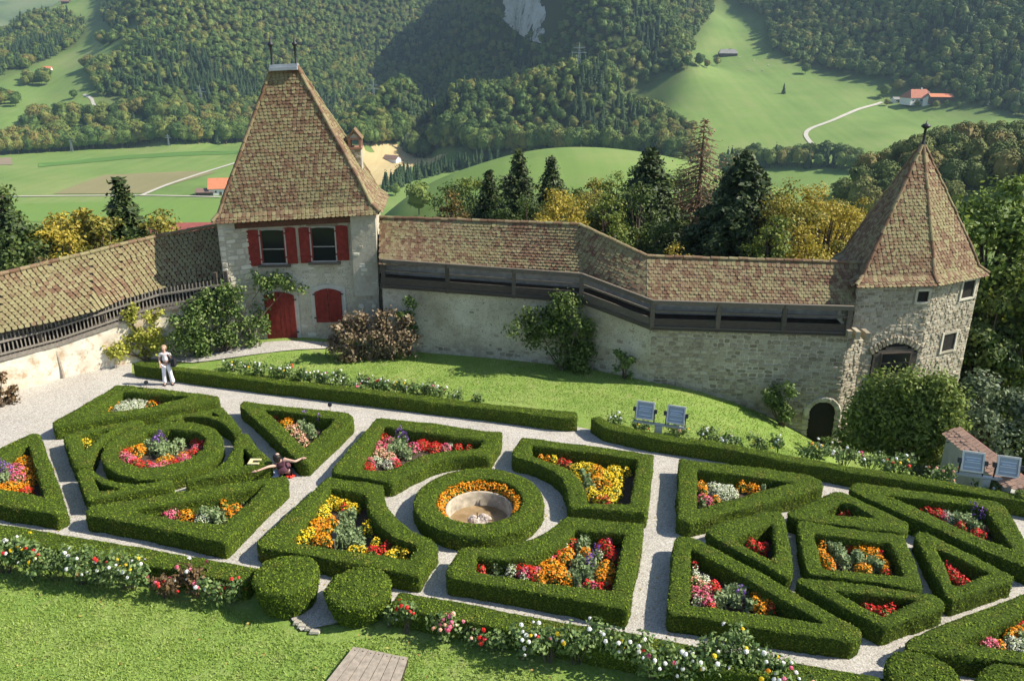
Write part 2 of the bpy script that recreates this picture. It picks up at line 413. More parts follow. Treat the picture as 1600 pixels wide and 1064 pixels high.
# fields and farm roads laid on the valley floor
def drape(name, px, mat, dz=.25, step=14):
    P = np.array([hit(x, y, 420)[:2] for x, y in px]); B = resample(P, step)
    g = []; lo, hi = B.min(0), B.max(0); gx, gy = np.meshgrid(np.arange(lo[0], hi[0], step), np.arange(lo[1], hi[1], step))
    m = inpoly(gx.ravel(), gy.ravel(), P); G = np.c_[gx.ravel(), gy.ravel()][m]
    allp = np.vstack([B, G]) if len(G) else B
    r = delaunay_2d_cdt([Vector(p) for p in allp], [(i, (i+1) % len(B)) for i in range(len(B))], [], 0, 1e-4)
    Vv = np.array([list(v) for v in r[0]]); Ff = np.array(r[2]); c = Vv[Ff].mean(1); Ff = Ff[inpoly(c[:, 0], c[:, 1], P)]
    V3 = np.c_[Vv, tz(Vv[:, 0], Vv[:, 1])+dz]
    return link(name, make_mesh(name, V3, Ff, mat, smooth=True), kind='structure')
def field_mat(name, c0, c1, ang, s=.25, k=.5):
    t = NT(name, .95, .05)
    mp = t.n('ShaderNodeMapping'); mp.inputs['Rotation'].default_value = (0, 0, ang); mp.inputs['Scale'].default_value = (s, .01, .01)
    t.l(t.pos(), mp.inputs[0]); a = t.noise(1.0, 3, .6, vec=mp.outputs[0]); b = t.noise(.02, 4)
    f = t.math('ADD', t.math('MULTIPLY', a, k), t.math('MULTIPLY', b, 1-k)); t.col(t.ramp(f, [(.3, c0), (.7, c1)])); return t.m
drape('stubble_field', [(566, 226), (600, 224), (640, 229), (700, 240), (640, 262), (600, 290), (560, 292)], field_mat('stubble', (.36, .28, .14), (.50, .40, .21), -.9))
drape('plain_lawn_field', [(-60, 322), (-60, 346), (345, 352), (345, 312)], field_mat('green_field', (.125, .21, .05), (.15, .235, .06), .3))
drape('ploughed_field', [(85, 304), (165, 274), (300, 268), (338, 270), (222, 303)], field_mat('ploughed', (.185, .18, .085), (.24, .21, .11), .5), dz=.3)
drape('mown_strip', [(60, 256), (200, 243), (380, 236), (380, 241), (200, 249), (60, 262)], field_mat('strip', (.085, .17, .04), (.1, .19, .05), .5), dz=.3)
drape('bare_strip', [(-60, 250), (18, 247), (20, 258), (-60, 260)], field_mat('bare', (.2, .16, .11), (.27, .22, .16), .1), dz=.3)
M_ROAD = plain('pale_road', (.44, .41, .35), .9, .08, .2)
def road(name, px, wid, mat=None, dz=.45):
    P = resample(np.array([hit(x, y, 420)[:2] for x, y in px]), 6, False); V = []
    for _ in range(3): P[1:-1] = (P[:-2]+2*P[1:-1]+P[2:])/4
    for i in range(len(P)):
        d = P[min(i+1, len(P)-1)]-P[max(i-1, 0)]; d /= np.linalg.norm(d); s = np.array([-d[1], d[0]])*wid/2
        for q in (P[i]-s, P[i]+s): V.append([q[0], q[1], tz(q[0], q[1])[0]+dz])
    F = [(2*i, 2*i+1, 2*i+3, 2*i+2) for i in range(len(P)-1)]
    return link(name, make_mesh(name, V, np.array(F), mat or M_ROAD), kind='structure')
road('farm_road', [(222, 306), (260, 290), (320, 270), (372, 254)], 3.2)
road('farm_road', [(-40, 309), (100, 307), (222, 306), (345, 309)], 2.6)
road('meadow_road', [(1378, 161), (1340, 172), (1300, 190), (1262, 203), (1257, 212), (1270, 228), (1287, 240), (1280, 248)], 3.4)
road('meadow_road', [(131, 149), (146, 155), (144, 167), (166, 172)], 3.2)

# ------------------------------------------------------------------ trees of the distance
M_LEAF_A = foliage('mixed_wood_leaves', (.030, .062, .014), (.058, .10, .018), (.10, .135, .028), .12, .08)
def forest_mat(name, stops, sat=.02):
    t = NT(name, .7, .2); o = t.n('ShaderNodeObjectInfo'); g = t.n('ShaderNodeNewGeometry'); p = t.noise(sat, 3, .6)
    f = t.math('ADD', t.math('MULTIPLY', o.outputs['Random'], .5), t.math('ADD', t.math('MULTIPLY', p, .42), t.math('MULTIPLY', g.outputs['Random Per Island'], .16)))
    t.col(t.ramp(f, stops)); return t.m
M_DECID = forest_mat('wood_broadleaf', [(.25, (.046, .088, .020)), (.45, (.082, .135, .028)), (.62, (.13, .175, .036)), (.74, (.185, .195, .042)), (.80, (.20, .14, .038)), (.86, (.12, .16, .034))])
M_CONIF = forest_mat('wood_conifer', [(.3, (.022, .05, .02)), (.7, (.045, .08, .028))])
M_BARK = plain('bark', (.11, .085, .06), .9, .3, 12)
def blob_crown(seed, n_cl=16, per=34, conic=False, fine=False):
    """unit tree: 1 high, crown of leaf clumps (faces) spread through its volume round a dark core"""
    rs = np.random.RandomState(seed); parts = []; P = []; N = []; S = []
    if conic:
        for k in range(11):
            h = .10+.85*k/10; R = .21*(1-(k/10.)**1.05)+.012; m = max(6, int(26*(1-k/11)))
            a = rs.uniform(0, 2*PI, m); rr = R*rs.uniform(.55, 1.1, m)
            P.append(np.c_[rr*np.cos(a), rr*np.sin(a), h+rs.uniform(-.045, .03, m)-rr*.25]); N.append(np.c_[np.cos(a), np.sin(a), np.full(m, .75)]); S.append(np.full(m, .085*(1-.55*k/10)))
    else:
        for k in range(n_cl):
            v = rs.normal(size=3); v /= np.linalg.norm(v); rad = rs.uniform(.5, 1)**.5
            c = np.array([v[0]*.29*rad, v[1]*.29*rad, .58+v[2]*.29*rad]); q = rs.normal(size=(per, 3)); q /= np.linalg.norm(q, axis=1)[:, None]; q[:, 2] = np.where(q[:, 2] < -.3, -q[:, 2], q[:, 2])
            P.append(c+q*(rs.uniform(.075, .14) if fine else rs.uniform(.10, .17))*np.array([1, 1, .85])); N.append(q+v*.4); S.append(np.full(per, .038 if fine else .062))
    P = np.concatenate(P); N = np.concatenate(N); S = np.concatenate(S); n = len(P)
    N = N/np.linalg.norm(N, axis=1)[:, None]; N = N+rs.normal(size=(n, 3))*.35; N /= np.linalg.norm(N, axis=1)[:, None]
    t = np.cross(N, rs.normal(size=(n, 3))); t /= np.linalg.norm(t, axis=1)[:, None]; b = np.cross(N, t); s = (S*rs.uniform(.7, 1.3, n))[:, None]
    V = np.stack([P-t*s*.6, P+b*s*.5, P+t*s*.6, P-b*s*.5], 1).reshape(-1, 3); F = np.arange(4*n).reshape(n, 4)
    parts.append((V, F))
    # core
    th = np.linspace(0, 2*PI, 9)[:-1]; rings = []
    prof = [(.02, .08), (.15, .12), (.10, .45), (.03, .85)] if conic else [(.10, .28), (.26, .42), (.28, .6), (.16, .8), (.02, .86)]
    for r_, z_ in prof: rings.append(np.c_[r_*np.cos(th), r_*np.sin(th), np.full(8, z_)])
    CV = np.concatenate(rings); CF = [(i*8+j, i*8+(j+1) % 8, (i+1)*8+(j+1) % 8, (i+1)*8+j) for i in range(len(prof)-1) for j in range(8)]
    parts.append((CV*[.92, .92, 1], np.array(CF)))
    TV = np.concatenate([np.c_[.022*np.cos(th[::2]), .022*np.sin(th[::2]), np.full(4, -.12)], np.c_[.015*np.cos(th[::2]), .015*np.sin(th[::2]), np.full(4, .5)]])
    TF = np.array([(j, (j+1) % 4, 4+(j+1) % 4, 4+j) for j in range(4)])
    V1, F1 = merge(parts); nl = len(F1[0]); V2, F2 = merge([(V1, F1), (TV, TF)])
    mi = np.zeros(sum(len(f) for f in F2), int); mi[nl:] = 1
    return V2, F2, mi
DEC = []; CON = []; DEC2 = []; DEC3 = []
M_OLIVE = forest_mat('hill_broadleaf', [(.25, (.06, .095, .022)), (.5, (.11, .14, .032)), (.68, (.16, .165, .04)), (.8, (.19, .15, .045))])
for s in range(4):
    V, F, mi = blob_crown(100+s); DEC.append(make_mesh('broadleaf_crown', V, F, [M_DECID, M_BARK], mi))
for s in range(4):
    V, F, mi = blob_crown(130+s, 34, 60, fine=True); DEC2.append(make_mesh('broadleaf_crown', V, F, [M_DECID, M_BARK], mi)); DEC3.append(make_mesh('broadleaf_crown', V, F, [M_OLIVE, M_BARK], mi))
for s in range(2):
    V, F, mi = blob_crown(200+s, conic=True); CON.append(make_mesh('conifer_crown', V, F, [M_CONIF, M_BARK], mi))

def gn_forest(name, pts, size, kind, label=None, cat=None):
    """one wood that reads as a mass: a point per tree, instanced"""
    me = bpy.data.meshes.new(name); me.from_pydata([tuple(p) for p in pts], [], [])
    for nm, dt, arr in (('tree_scale', 'FLOAT', size), ('tree_kind', 'INT', kind), ('tree_turn', 'FLOAT', RNG.uniform(0, 6.28, len(pts)))):
        at_ = me.attributes.new(nm, dt, 'POINT'); at_.data.foreach_set('value', np.asarray(arr, dtype=np.int32 if dt == 'INT' else np.float32))
    o = link(name, me, kind='stuff', label=label, cat=cat)
    g = bpy.data.node_groups.new(name, 'GeometryNodeTree')
    g.interface.new_socket('Geometry', in_out='INPUT', socket_type='NodeSocketGeometry'); g.interface.new_socket('Geometry', in_out='OUTPUT', socket_type='NodeSocketGeometry')
    gi = g.nodes.new('NodeGroupInput'); go = g.nodes.new('NodeGroupOutput'); ip = g.nodes.new('GeometryNodeInstanceOnPoints')
    gti = g.nodes.new('GeometryNodeGeometryToInstance')
    for ob in reversed(PROTO):
        oi = g.nodes.new('GeometryNodeObjectInfo'); oi.inputs['Object'].default_value = ob; oi.inputs['As Instance'].default_value = True
        g.links.new(oi.outputs['Geometry'], gti.inputs[0])
    def attr(nm, dt):
        a_ = g.nodes.new('GeometryNodeInputNamedAttribute'); a_.data_type = dt; a_.inputs['Name'].default_value = nm; return a_.outputs['Attribute']
    cb = g.nodes.new('ShaderNodeCombineXYZ'); g.links.new(attr('tree_turn', 'FLOAT'), cb.inputs[2])
    er = g.nodes.new('FunctionNodeEulerToRotation'); g.links.new(cb.outputs[0], er.inputs[0])
    g.links.new(gi.outputs[0], ip.inputs['Points']); g.links.new(gti.outputs[0], ip.inputs['Instance'])
    ip.inputs['Pick Instance'].default_value = True
    g.links.new(attr('tree_kind', 'INT'), ip.inputs['Instance Index']); g.links.new(er.outputs[0], ip.inputs['Rotation'])
    g.links.new(attr('tree_scale', 'FLOAT'), ip.inputs['Scale']); g.links.new(ip.outputs[0], go.inputs[0])
    md = o.modifiers.new('trees', 'NODES'); md.node_group = g
    return o
PROTO = [bpy.data.objects.new('wood_tree_source', m) for m in DEC+CON]      # never linked to the scene: only instanced

spacing = 7.4
cand = []
r = 560.0
while r < 2300:
    step = spacing*(1 if r < 1400 else (r/1400)**.8); m = int(r*math.radians(100)/step); az = np.radians(-50)+np.arange(m)*math.radians(100)/m
    rr = r+RNG.uniform(-.45, .45, m)*step; az = az+RNG.uniform(-.45, .45, m)*step/r
    cand.append(np.c_[rr*np.sin(az), rr*np.cos(az)]); r += step*.9
cand = np.concatenate(cand); cz = tz(cand[:, 0], cand[:, 1]); P3 = np.c_[cand, cz]; pp = proj(P3)
keep = np.zeros(len(P3), bool)
for poly, _ in FOREST_PX: keep |= inpoly(pp[:, 0], pp[:, 1], poly)
for h in HOLES: keep &= ~inpoly(pp[:, 0], pp[:, 1], h)
rad = np.hypot(P3[:, 0], P3[:, 1])
# the flat valley floor keeps its fields: woods only on slopes beyond it, or along the river belt
keep &= (pp[:, 1] > -95) & (pp[:, 0] > -120) & (pp[:, 0] < 1720)
# hidden backs of ridges carry no trees: test the sight line
def visible(P, clear=16):
    ok = np.ones(len(P), bool)
    for f in np.linspace(.3, .97, 26):
        q = P*f; zl = CAM_H+(P[:, 2]+clear-CAM_H)*f; ok &= tz(q[:, 0], q[:, 1]) < zl
    return ok
keep[keep] = visible(P3[keep])
FP = P3[keep]; fr = np.hypot(FP[:, 0], FP[:, 1]); fx = proj(FP)
n = len(FP); print('forest trees', n)
con = fbm(FP, 1/70., 3, 9)*1.1+RNG.uniform(0, 1, n)*.30 > .87
kind = np.where(con, 4+RNG.integers(0, 2, n), RNG.integers(0, 4, n)); size = np.where(con, RNG.uniform(11, 20, n), 7.5+9.5*RNG.beta(2, 2.4, n))
order = np.argsort(fr-((fx[:, 0] > -10) & (fx[:, 0] < 1610) & (fx[:, 1] > -5))*0)
near_ids = [i for i in order if -5 < fx[i, 0] < 1605 and fx[i, 1] > 0][:200]
mask = np.ones(n, bool); mask[near_ids] = False
gn_forest('mountain_forest', FP[mask]-[0, 0, .9], size[mask], kind[mask], 'dense mixed autumn forest covering the mountain slopes across the valley', 'forest')
def far_tree(P, h, k, label, group, name='tree', olive=False):
    me = ((DEC3 if olive else DEC2)+CON)[k]; o = link(name, me, label=label, cat='tree', group=group)
    o.location = (P[0], P[1], P[2]-h*.10); o.scale = (h, h, h*random.uniform(.9, 1.1)); o.rotation_euler = (0, 0, random.uniform(0, 6.28)); return o
for i in near_ids:
    far_tree(FP[i], size[i], kind[i], 'forest tree in the nearest part of the wooded slopes across the valley', 'trees at the near edge of the mountain woods', 'forest_tree')
# ------------------------------------------------------------------ belts and single trees of the valley (each its own object)
def belt(px, label, group, n_, h0, h1, con=False, rows=1, deep=9, z=None):
    P = np.array([hit(x, y, 420)[:2] for x, y in px]); B = resample(P, max(1, np.linalg.norm(np.diff(P, axis=0), axis=1).sum()/n_), False)
    for row in range(rows):
        for q in B:
            d = q/np.linalg.norm(q); p = q+d*(row*deep)+RNG.uniform(-2.4, 2.4, 2); k = 4+int(RNG.integers(0, 2)) if (con or RNG.random() < .1) else int(RNG.integers(0, 4))
            far_tree((p[0], p[1], tz(p[0], p[1])[0]), RNG.uniform(h0, h1)*(1+.12*row), k, label, group, 'conifer_tree' if con else 'riverside_tree')
belt([(-60, 248), (0, 243), (100, 236), (200, 230), (300, 226), (385, 222)], 'broadleaf tree in the long belt behind the green valley field', 'trees of the belt behind the valley fields', 44, 20, 27, rows=2, deep=11)
belt([(60, 205), (130, 200), (200, 197), (300, 196), (400, 196)], 'tree in the grove between the valley belt and the mountain woods', 'trees of the grove below the mountain', 30, 16, 22, rows=2, deep=12)
belt([(560, 226), (620, 228), (680, 236), (740, 243), (800, 240)], 'pale green tree lining the tan stubble field', 'trees lining the stubble field', 22, 18, 24, rows=2)
belt([(800, 236), (880, 240), (960, 244), (1040, 248), (1090, 256)], 'tree of the dense row behind the rounded green knoll', 'trees behind the green knoll', 26, 20, 26, rows=1)
belt([(1130, 268), (1180, 262), (1230, 262), (1290, 262), (1340, 268)], 'leafy tree below the right-hand meadow by the winding lane', 'trees below the farm meadow', 18, 13, 17, rows=2)
def single(x, y, h, con, label, group=None, name='meadow_tree'):
    p = hit(x, y, 420 if y < 262 else 150); return far_tree(p, h, 4 if con else int(RNG.integers(0, 4)), label, group, name)
for x, y, h, con, lab in [
    (116, 155, 12, 0, 'lone round tree on the left meadow near the bend of the little lane'),
    (1224, 147, 12, 1, 'small pointed tree standing alone in the middle of the big sloping meadow'),
    (1258, 116, 15, 0, 'round tree at the meadow edge close to the forest, with a shadow on the left'),
    (1381, 154, 15, 0, 'round tree where the lane reaches the red-roofed farm'),
    (1402, 145, 16, 0, 'taller pale tree just behind the farmhouse'),
    (1092, 105, 17, 0, 'biggest of three trees left of the grey mountain hut'),
    (1104, 107, 11, 0, 'middle one of three trees left of the grey mountain hut'),
    (1120, 104, 12, 0, 'tree nearest to the grey mountain hut'),
    (1385, 166, 8, 0, 'low orchard tree beside the lane in front of the farm'),
    (1432, 168, 7, 0, 'small orchard tree directly below the farmhouse front'),
    (1462, 170, 9, 0, 'spreading orchard tree below the open barn'),
    (1478, 168, 7, 0, 'orchard tree below the right end of the open barn'),
    (1496, 170, 7, 0, 'last small orchard tree right of the barn'),
    (72, 184, 15, 0, 'dark tree behind the white farmhouse on the left meadow'),
    (90, 181, 14, 0, 'tree right behind the pink roof of the left farmhouse'),
    (104, 186, 16, 0, 'big dark tree right of the left farmhouse'),
    (42, 204, 18, 0, 'yellowish tree at the left end of the valley grove'),
    (655, 336, 12, 0, 'pale lone tree at the foot of the knoll beside the brook'),
]: single(x, y, h, con, lab)
def clump(cx, cy, w_, h_, n_, lab, grp, hh=(12, 18), con=False):
    for _ in range(n_):
        p = hit(cx+RNG.uniform(-w_, w_), cy+RNG.uniform(-h_, h_)); far_tree(p, RNG.uniform(*hh), (4 if con else int(RNG.integers(0, 4))), lab, grp, 'meadow_tree')
clump(60, 128, 24, 7, 14, 'tree of the copse in the middle of the left meadow', 'copse on the left meadow')
clump(150, 112, 20, 10, 16, 'tree of the copse at the edge of the left mountain woods', 'copse beside the left woods')
clump(12, 162, 22, 5, 10, 'tree of the low copse at the left margin of the meadow', 'low copse at the left margin')
clump(165, 68, 16, 6, 12, 'tree of the dark copse under the ridge saddle', 'copse under the ridge saddle')
clump(200, 178, 14, 6, 8, 'tree of the small round copse above the valley belt', 'copse above the valley belt')
clump(45, 106, 6, 5, 4, 'tree on the meadow rib below the wooded left hill', 'trees on the meadow rib')
# dark clipped conifer row beside the stubble field and round pale willow
belt([(604, 302), (625, 290), (650, 281), (690, 270), (740, 262), (775, 256)], 'dark slender conifer in the row along the brook', 'conifer row by the stubble field', 26, 13, 16, con=True, rows=2, deep=5)
for x, y, lab in [(618, 306, 'pale rounded willow at the lower end of the dark conifer row')]: single(x, y, 12, 0, lab, name='willow_tree')
# wooded hill on the right, behind the round tower
cw = []
for r in np.arange(206, 335, 5.6):
    for azd in np.arange(20.5, 40, math.degrees(5.6/r)):
        p = pol(azd+RNG.uniform(-.4, .4), r+RNG.uniform(-2.5, 2.5), 0); cw.append([p[0], p[1], tz(p[0], p[1])[0]])
cw = np.array(cw); q = proj(cw)
m = inpoly(q[:, 0], q[:, 1], [(1300, 325), (1335, 300), (1385, 268), (1450, 240), (1560, 236), (1760, 250), (1760, 300), (1560, 292), (1520, 300), (1498, 330), (1430, 345), (1330, 345)])
cw = cw[m]; cw = cw[visible(cw, 12)]
print('hill trees', len(cw))
for p in cw: far_tree(p, RNG.uniform(8.5, 12.5), int(RNG.integers(0, 4)), 'autumn tinged tree of the wooded hill behind the polygonal tower', 'trees on the wooded hill behind the tower', 'hill_tree', True)

# wooded flank of the castle hill, just below the walls
hw = []
for r in np.arange(50, 175, 6.0):
    for azd in np.arange(-58, 58, math.degrees(6.0/r)):
        p = pol(azd+RNG.uniform(-.3, .3)*math.degrees(6/r), r+RNG.uniform(-2, 2), 0); hw.append([p[0], p[1], tz(p[0], p[1])[0]])
hw = np.array(hw); hs = RNG.uniform(7, 11, len(hw)); hk = np.where(RNG.random(len(hw)) < .2, 4, RNG.integers(0, 4, len(hw)))
vis_top = CAM_H-np.hypot(hw[:, 0], hw[:, 1])*.205; okk = hw[:, 2]+hs*1.05 < vis_top
gn_forest('hillside_wood', hw[okk], hs[okk], hk[okk], 'low wood on the steep castle hillside below the walls', 'forest')
# ------------------------------------------------------------------ cliff, farms, barns, pylons
t = NT('limestone', .9, .2); a_ = t.noise(.05, 6, .65, mapping=(1, 1, .35)); b_ = t.noise(.25, 5, .7)
t.col(t.ramp(t.math('ADD', t.math('MULTIPLY', a_, .6), t.math('MULTIPLY', b_, .4)), [(.38, (.10, .10, .08)), (.46, (.42, .40, .36)), (.7, (.66, .64, .60))])); t.bump(b_, .8, 3)
M_CLIFF = t.m
def cliff(px_top, px_bot, off):
    n_ = 46; m_ = 30; tops = [at_r(x, y, math.hypot(*hit(x, y+6)[:2])-2) for x, y in px_top]; bots = [hit(x, y) for x, y in px_bot]
    tp = resample(np.array(tops), 3, False); bt = resample(np.array(bots), 3, False); k = np.linspace(0, 1, n_)
    pick = lambda A: np.array([[np.interp(kk, np.linspace(0, 1, len(A)), A[:, c]) for c in range(3)] for kk in k])
    tp, bt = pick(tp), pick(bt); V = []
    for j in range(m_+1):
        s = j/m_; row = bt*(1-s)+tp*s; d = -row[:, :2]/np.linalg.norm(row[:, :2], axis=1)[:, None]
        f = fbm(row, 1/14., 4, 3)+.8*fbm(np.c_[row[:, :2], row[:, 2]*.45], 1/22., 3, 8); eg = np.clip(np.minimum(k, 1-k)*4.5+fbm(row, 1/9., 2, 14)*.5-.25, 0, 1); out = (off*math.sin(min(1, .15+s)*PI*.75)*.5+(f-.8)*22)*eg-9*(1-eg)
        row = row.copy(); row[:, :2] += d*out[:, None]; V.append(row)
    back = tp.copy(); back[:, :2] *= 1.04; V.append(back)
    V = np.concatenate(V); i = np.arange(len(V)).reshape(m_+2, n_)
    link('cliff', make_mesh('cliff', V, np.stack([i[:-1, :-1], i[:-1, 1:], i[1:, 1:], i[1:, :-1]], -1).reshape(-1, 4), M_CLIFF), kind='structure')
cliff([(758, -14), (790, -22), (840, -20), (886, -12)], [(766, 12), (785, 30), (805, 50), (828, 64), (852, 70), (884, 60)], 7)

M_WHITE = plain('white_render', (.72, .70, .66), .9, .06, 1); M_RROOF = plain('red_tiles', (.36, .14, .09), .85, .2, .8); M_BROOF = plain('brown_tiles', (.20, .13, .10), .85, .2, .8)
M_OROOF = plain('orange_tiles', (.55, .20, .10), .85, .12, .8); M_GROOF = plain('grey_shingles', (.25, .24, .23), .85, .2, .8); M_DWOOD = plain('dark_boards', (.10, .075, .055), .85, .3, 2); M_PINKR = plain('pink_tiles', (.55, .30, .26), .9, .1, .8)
M_GLASSD = plain('dark_panes', (.02, .025, .03), .2, .2, 3)
def house(P, L, W, Hh, rise, rz, wallm, roofm, name, label, cat, hip=0., nwin=4, door=True, chim=True, ov=.6):
    T = thing(name, label, cat, (P[0], P[1], P[2]), rz=rz)
    m_ = MB(); m_.box((0, 0, Hh/2-.8), (L, W, Hh+1.6))
    if hip == 0: m_.prism([(-L/2, -W/2, Hh), (-L/2, W/2, Hh), (-L/2, 0, Hh+rise)], (L, 0, 0))
    partl('wall', m_.mesh('wall', wallm), T)
    r_ = MB(); a, b, h = L/2+ov, W/2+ov, L*hip/2
    for s in (-1, 1):
        P4 = np.array([(-a, s*b, Hh-ov*.5), (a, s*b, Hh-ov*.5), (a-h, 0, Hh+rise), (-a+h, 0, Hh+rise)]); r_.prism(P4, (0, 0, .3))
    if hip:
        for s in (-1, 1): r_.prism([(s*a, -b, Hh-ov*.5), (s*a, b, Hh-ov*.5), (s*(a-h), 0, Hh+rise)], (0, 0, .3))
    rf = partl('roof', r_.mesh('roof', roofm), T)
    if chim:
        c_ = MB(); c_.box((L*.12, 0, Hh+rise+.5), (.9, .9, 2)); partl('chimney', c_.mesh('chimney', M_WHITE), rf)
    for s in (-1, 1):
        for k in range(nwin):
            x = -L/2+L*(k+.6)/nwin; w_ = MB(); w_.box((x, s*(W/2+.03), Hh*.55), (1.1, .1, 1.3)); partl('window', w_.mesh('window', M_GLASSD), T)
    if door:
        d_ = MB(); d_.box((0, -W/2-.05, 1.1), (1.6, .12, 2.4)); partl('door', d_.mesh('door', M_DWOOD), T)
    return T
p = hit(1432, 161); house(p, 24, 14, 4.6, 6.5, .25, M_WHITE, M_RROOF, 'farmhouse', 'large white farmhouse with hipped red tile roof at the forest edge', 'house', hip=.4, nwin=6)
p = hit(1449, 163); house(p, 9, 9, 5, 3.6, 1.3, M_WHITE, M_BROOF, 'farm_annex', 'white gabled annex with brownish roof at the right end of the farmhouse', 'house', nwin=2)
p = hit(1467, 160); house(p, 18, 11, 4.6, 2.2, -.12, M_DWOOD, M_OROOF, 'open_barn', 'dark timber barn with bright orange-red roof right of the farmhouse', 'barn', nwin=0, chim=False)
p = hit(1401, 160); house(p, 8, 6, 2.6, 1.6, .1, M_WHITE, M_GROOF, 'farm_shed', 'small pale shed with grey roof left of the farmhouse', 'shed', nwin=2, chim=False)
p = hit(1137, 87); house(p, 20, 10, 2.2, 4.2, -.1, M_DWOOD, M_GROOF, 'mountain_hut', 'long low alpine hut with grey shingle roof high on the meadow', 'hut', hip=.25, nwin=3)
p = hit(613, 254, 420); house(p, 13, 8, 3.4, 2.6, -.45, M_WHITE, M_BROOF, 'field_barn', 'white barn with purplish brown roof alone in the tan field', 'barn', nwin=0, chim=False, door=False)
p = hit(322, 305); house(p, 11, 7, 2.4, 2.0, .1, M_DWOOD, M_BROOF, 'field_shed', 'low grey-brown shed where the two valley roads meet', 'shed', nwin=0, chim=False)
p = hit(347, 303); house(p, 15, 12, 4.4, 6.0, .2, M_WHITE, M_OROOF, 'valley_barn', 'barn with bright orange roof half hidden by the gatehouse', 'barn', nwin=2, chim=False)
p = hit(88, 192); house(p, 14, 9, 5.2, 3.6, -.5, M_WHITE, M_PINKR, 'meadow_farmhouse', 'white farmhouse with pink roof among trees on the left meadow', 'house', nwin=3)
p = hit(75, 112); house(p, 9, 6, 3, 2.6, .1, M_WHITE, M_OROOF, 'meadow_cabin', 'small cabin with orange roof above the copse on the left meadow', 'cabin', nwin=0, chim=False)
p = hit(103, 6, 600); house(p, 12, 8, 3, 4, .2, M_DWOOD, M_BROOF, 'ridge_chalet', 'brown chalet on the ridge next to the wooded left hill', 'house', nwin=2, chim=False)
# red-brown long roof just beyond the left gallery
p_ = at_r(312, 353, 74); house((p_[0], p_[1], p_[2]-6.0), 11, 7, 4.2, 1.8, .12, M_WHITE, plain('maroon_tiles', (.26, .08, .07), .85, .15, 2), 'red_roofed_house', 'house with a long maroon roof just beyond the left gallery', 'house', nwin=2, chim=False)
M_STEEL = plain('galvanised_steel', (.42, .44, .46), .5, .1, 2, .6)
def pylon(x, y, h, lab):
    p = hit(x, y, 420); T = thing('power_pylon', lab, 'pylon', tuple(p), group='lattice power pylons'); b = h*.07; m_ = MB()
    for sx in (-1, 1):
        for sy in (-1, 1): m_.tube([(sx*b, sy*b, -1), (sx*b*.25, sy*b*.25, h*.7), (0, 0, h)], .16, 4)
    for k in range(7):
        z0, z1 = h*.1*k, h*.1*(k+1); f0, f1 = b*(1-.75*z0/(h*.7)), b*(1-.75*z1/(h*.7))
        for s in (-1, 1): m_.tube([(-f0, s*f0, z0), (f1, s*f1, z1)], .1, 3); m_.tube([(f0, s*f0, z0), (-f1, s*f1, z1)], .1, 3)
    partl('mast', m_.mesh('mast', M_STEEL), T)
    for z_, w_ in ((.68, .24), (.82, .18)):
        a_ = MB(); a_.beam((-h*w_, 0, h*z_), (h*w_, 0, h*z_), .3, .4); a_.beam((-h*w_, 0, h*z_), (0, 0, h*(z_+.07)), .12, .12); a_.beam((h*w_, 0, h*z_), (0, 0, h*(z_+.07)), .12, .12)
        partl('crossarm', a_.mesh('crossarm', M_STEEL), T)
    return T
for x, y, h, lab in [(316, 170, 25, 'lattice pylon rising from the woods left of the gatehouse roof'), (585, 168, 24, 'lattice pylon before the shaded woods right of the gatehouse roof'), (904, 118, 27, 'lattice pylon on the crest of the wooded knoll below the cliff'),
                     (638, 233, 16, 'slim pylon at the far edge of the tan field'), (113, 238, 15, 'pylon against the tree belt near the left end of the valley field'), (264, 228, 11, 'small pylon at the middle of the tree belt')]: pylon(x, y, h, lab)
def cow(x, y, k):
    p = hit(x, y); T = thing('grazing_cow', 'pale cow grazing on the slope below the alpine hut', 'cow', tuple(p), group='cows on the alpine meadow', rz=random.uniform(0, 6)); m_ = MB()
    m_.tube([(-1, 0, 1.0), (-.7, 0, 1.1), (.5, 0, 1.1), (.95, 0, 1.1), (1.35, 0, .75), (1.6, 0, .45)], [.15, .38, .4, .28, .18, .12], 7)
    for sx in (-.7, .6):
        for sy in (-.2, .2): m_.tube([(sx, sy, 1), (sx, sy, -.1)], .09, 5)
    partl('body', m_.mesh('body', plain('cow_hide', (.6, .5, .38), .9)), T)
for k, (x, y) in enumerate([(1155, 91), (1178, 96), (1191, 112), (1170, 111), (1200, 104)]): cow(x, y, k)
# ------------------------------------------------------------------ masonry, timber and tile materials
def stone_mat(name, stops, bump=.6):
    t = NT(name, .92, .15); r = t.rnd(); n1 = t.noise(9, 5, .7); n2 = t.noise(.9, 4, .6)
    f = t.math('ADD', t.math('MULTIPLY', r, .42), t.math('ADD', t.math('MULTIPLY', n1, .32), t.math('MULTIPLY', n2, .26))); t.col(t.ramp(f, stops)); t.bump(n1, bump, .03); return t.m
M_STONE = stone_mat('rubble_stone', [(.22, (.18, .15, .105)), (.42, (.32, .275, .20)), (.6, (.41, .36, .27)), (.8, (.52, .465, .365))])
M_STONEW = stone_mat('warm_stone', [(.2, (.28, .25, .19)), (.45, (.47, .43, .34)), (.75, (.64, .60, .50))])
t = NT('mortar', .95, .1); n1 = t.noise(7, 6, .75); n2 = t.noise(.8, 4, .6)
t.col(t.ramp(t.math('ADD', t.math('MULTIPLY', n1, .5), t.math('MULTIPLY', n2, .5)), [(.3, (.24, .215, .165)), (.5, (.38, .35, .28)), (.7, (.48, .445, .36))])); t.bump(n1, .7, .03); M_MORTAR = t.m
t = NT('old_plaster', .95, .1); n1 = t.noise(5, 7, .8); n2 = t.noise(.55, 5, .65); n3 = t.noise(16, 3, .6)
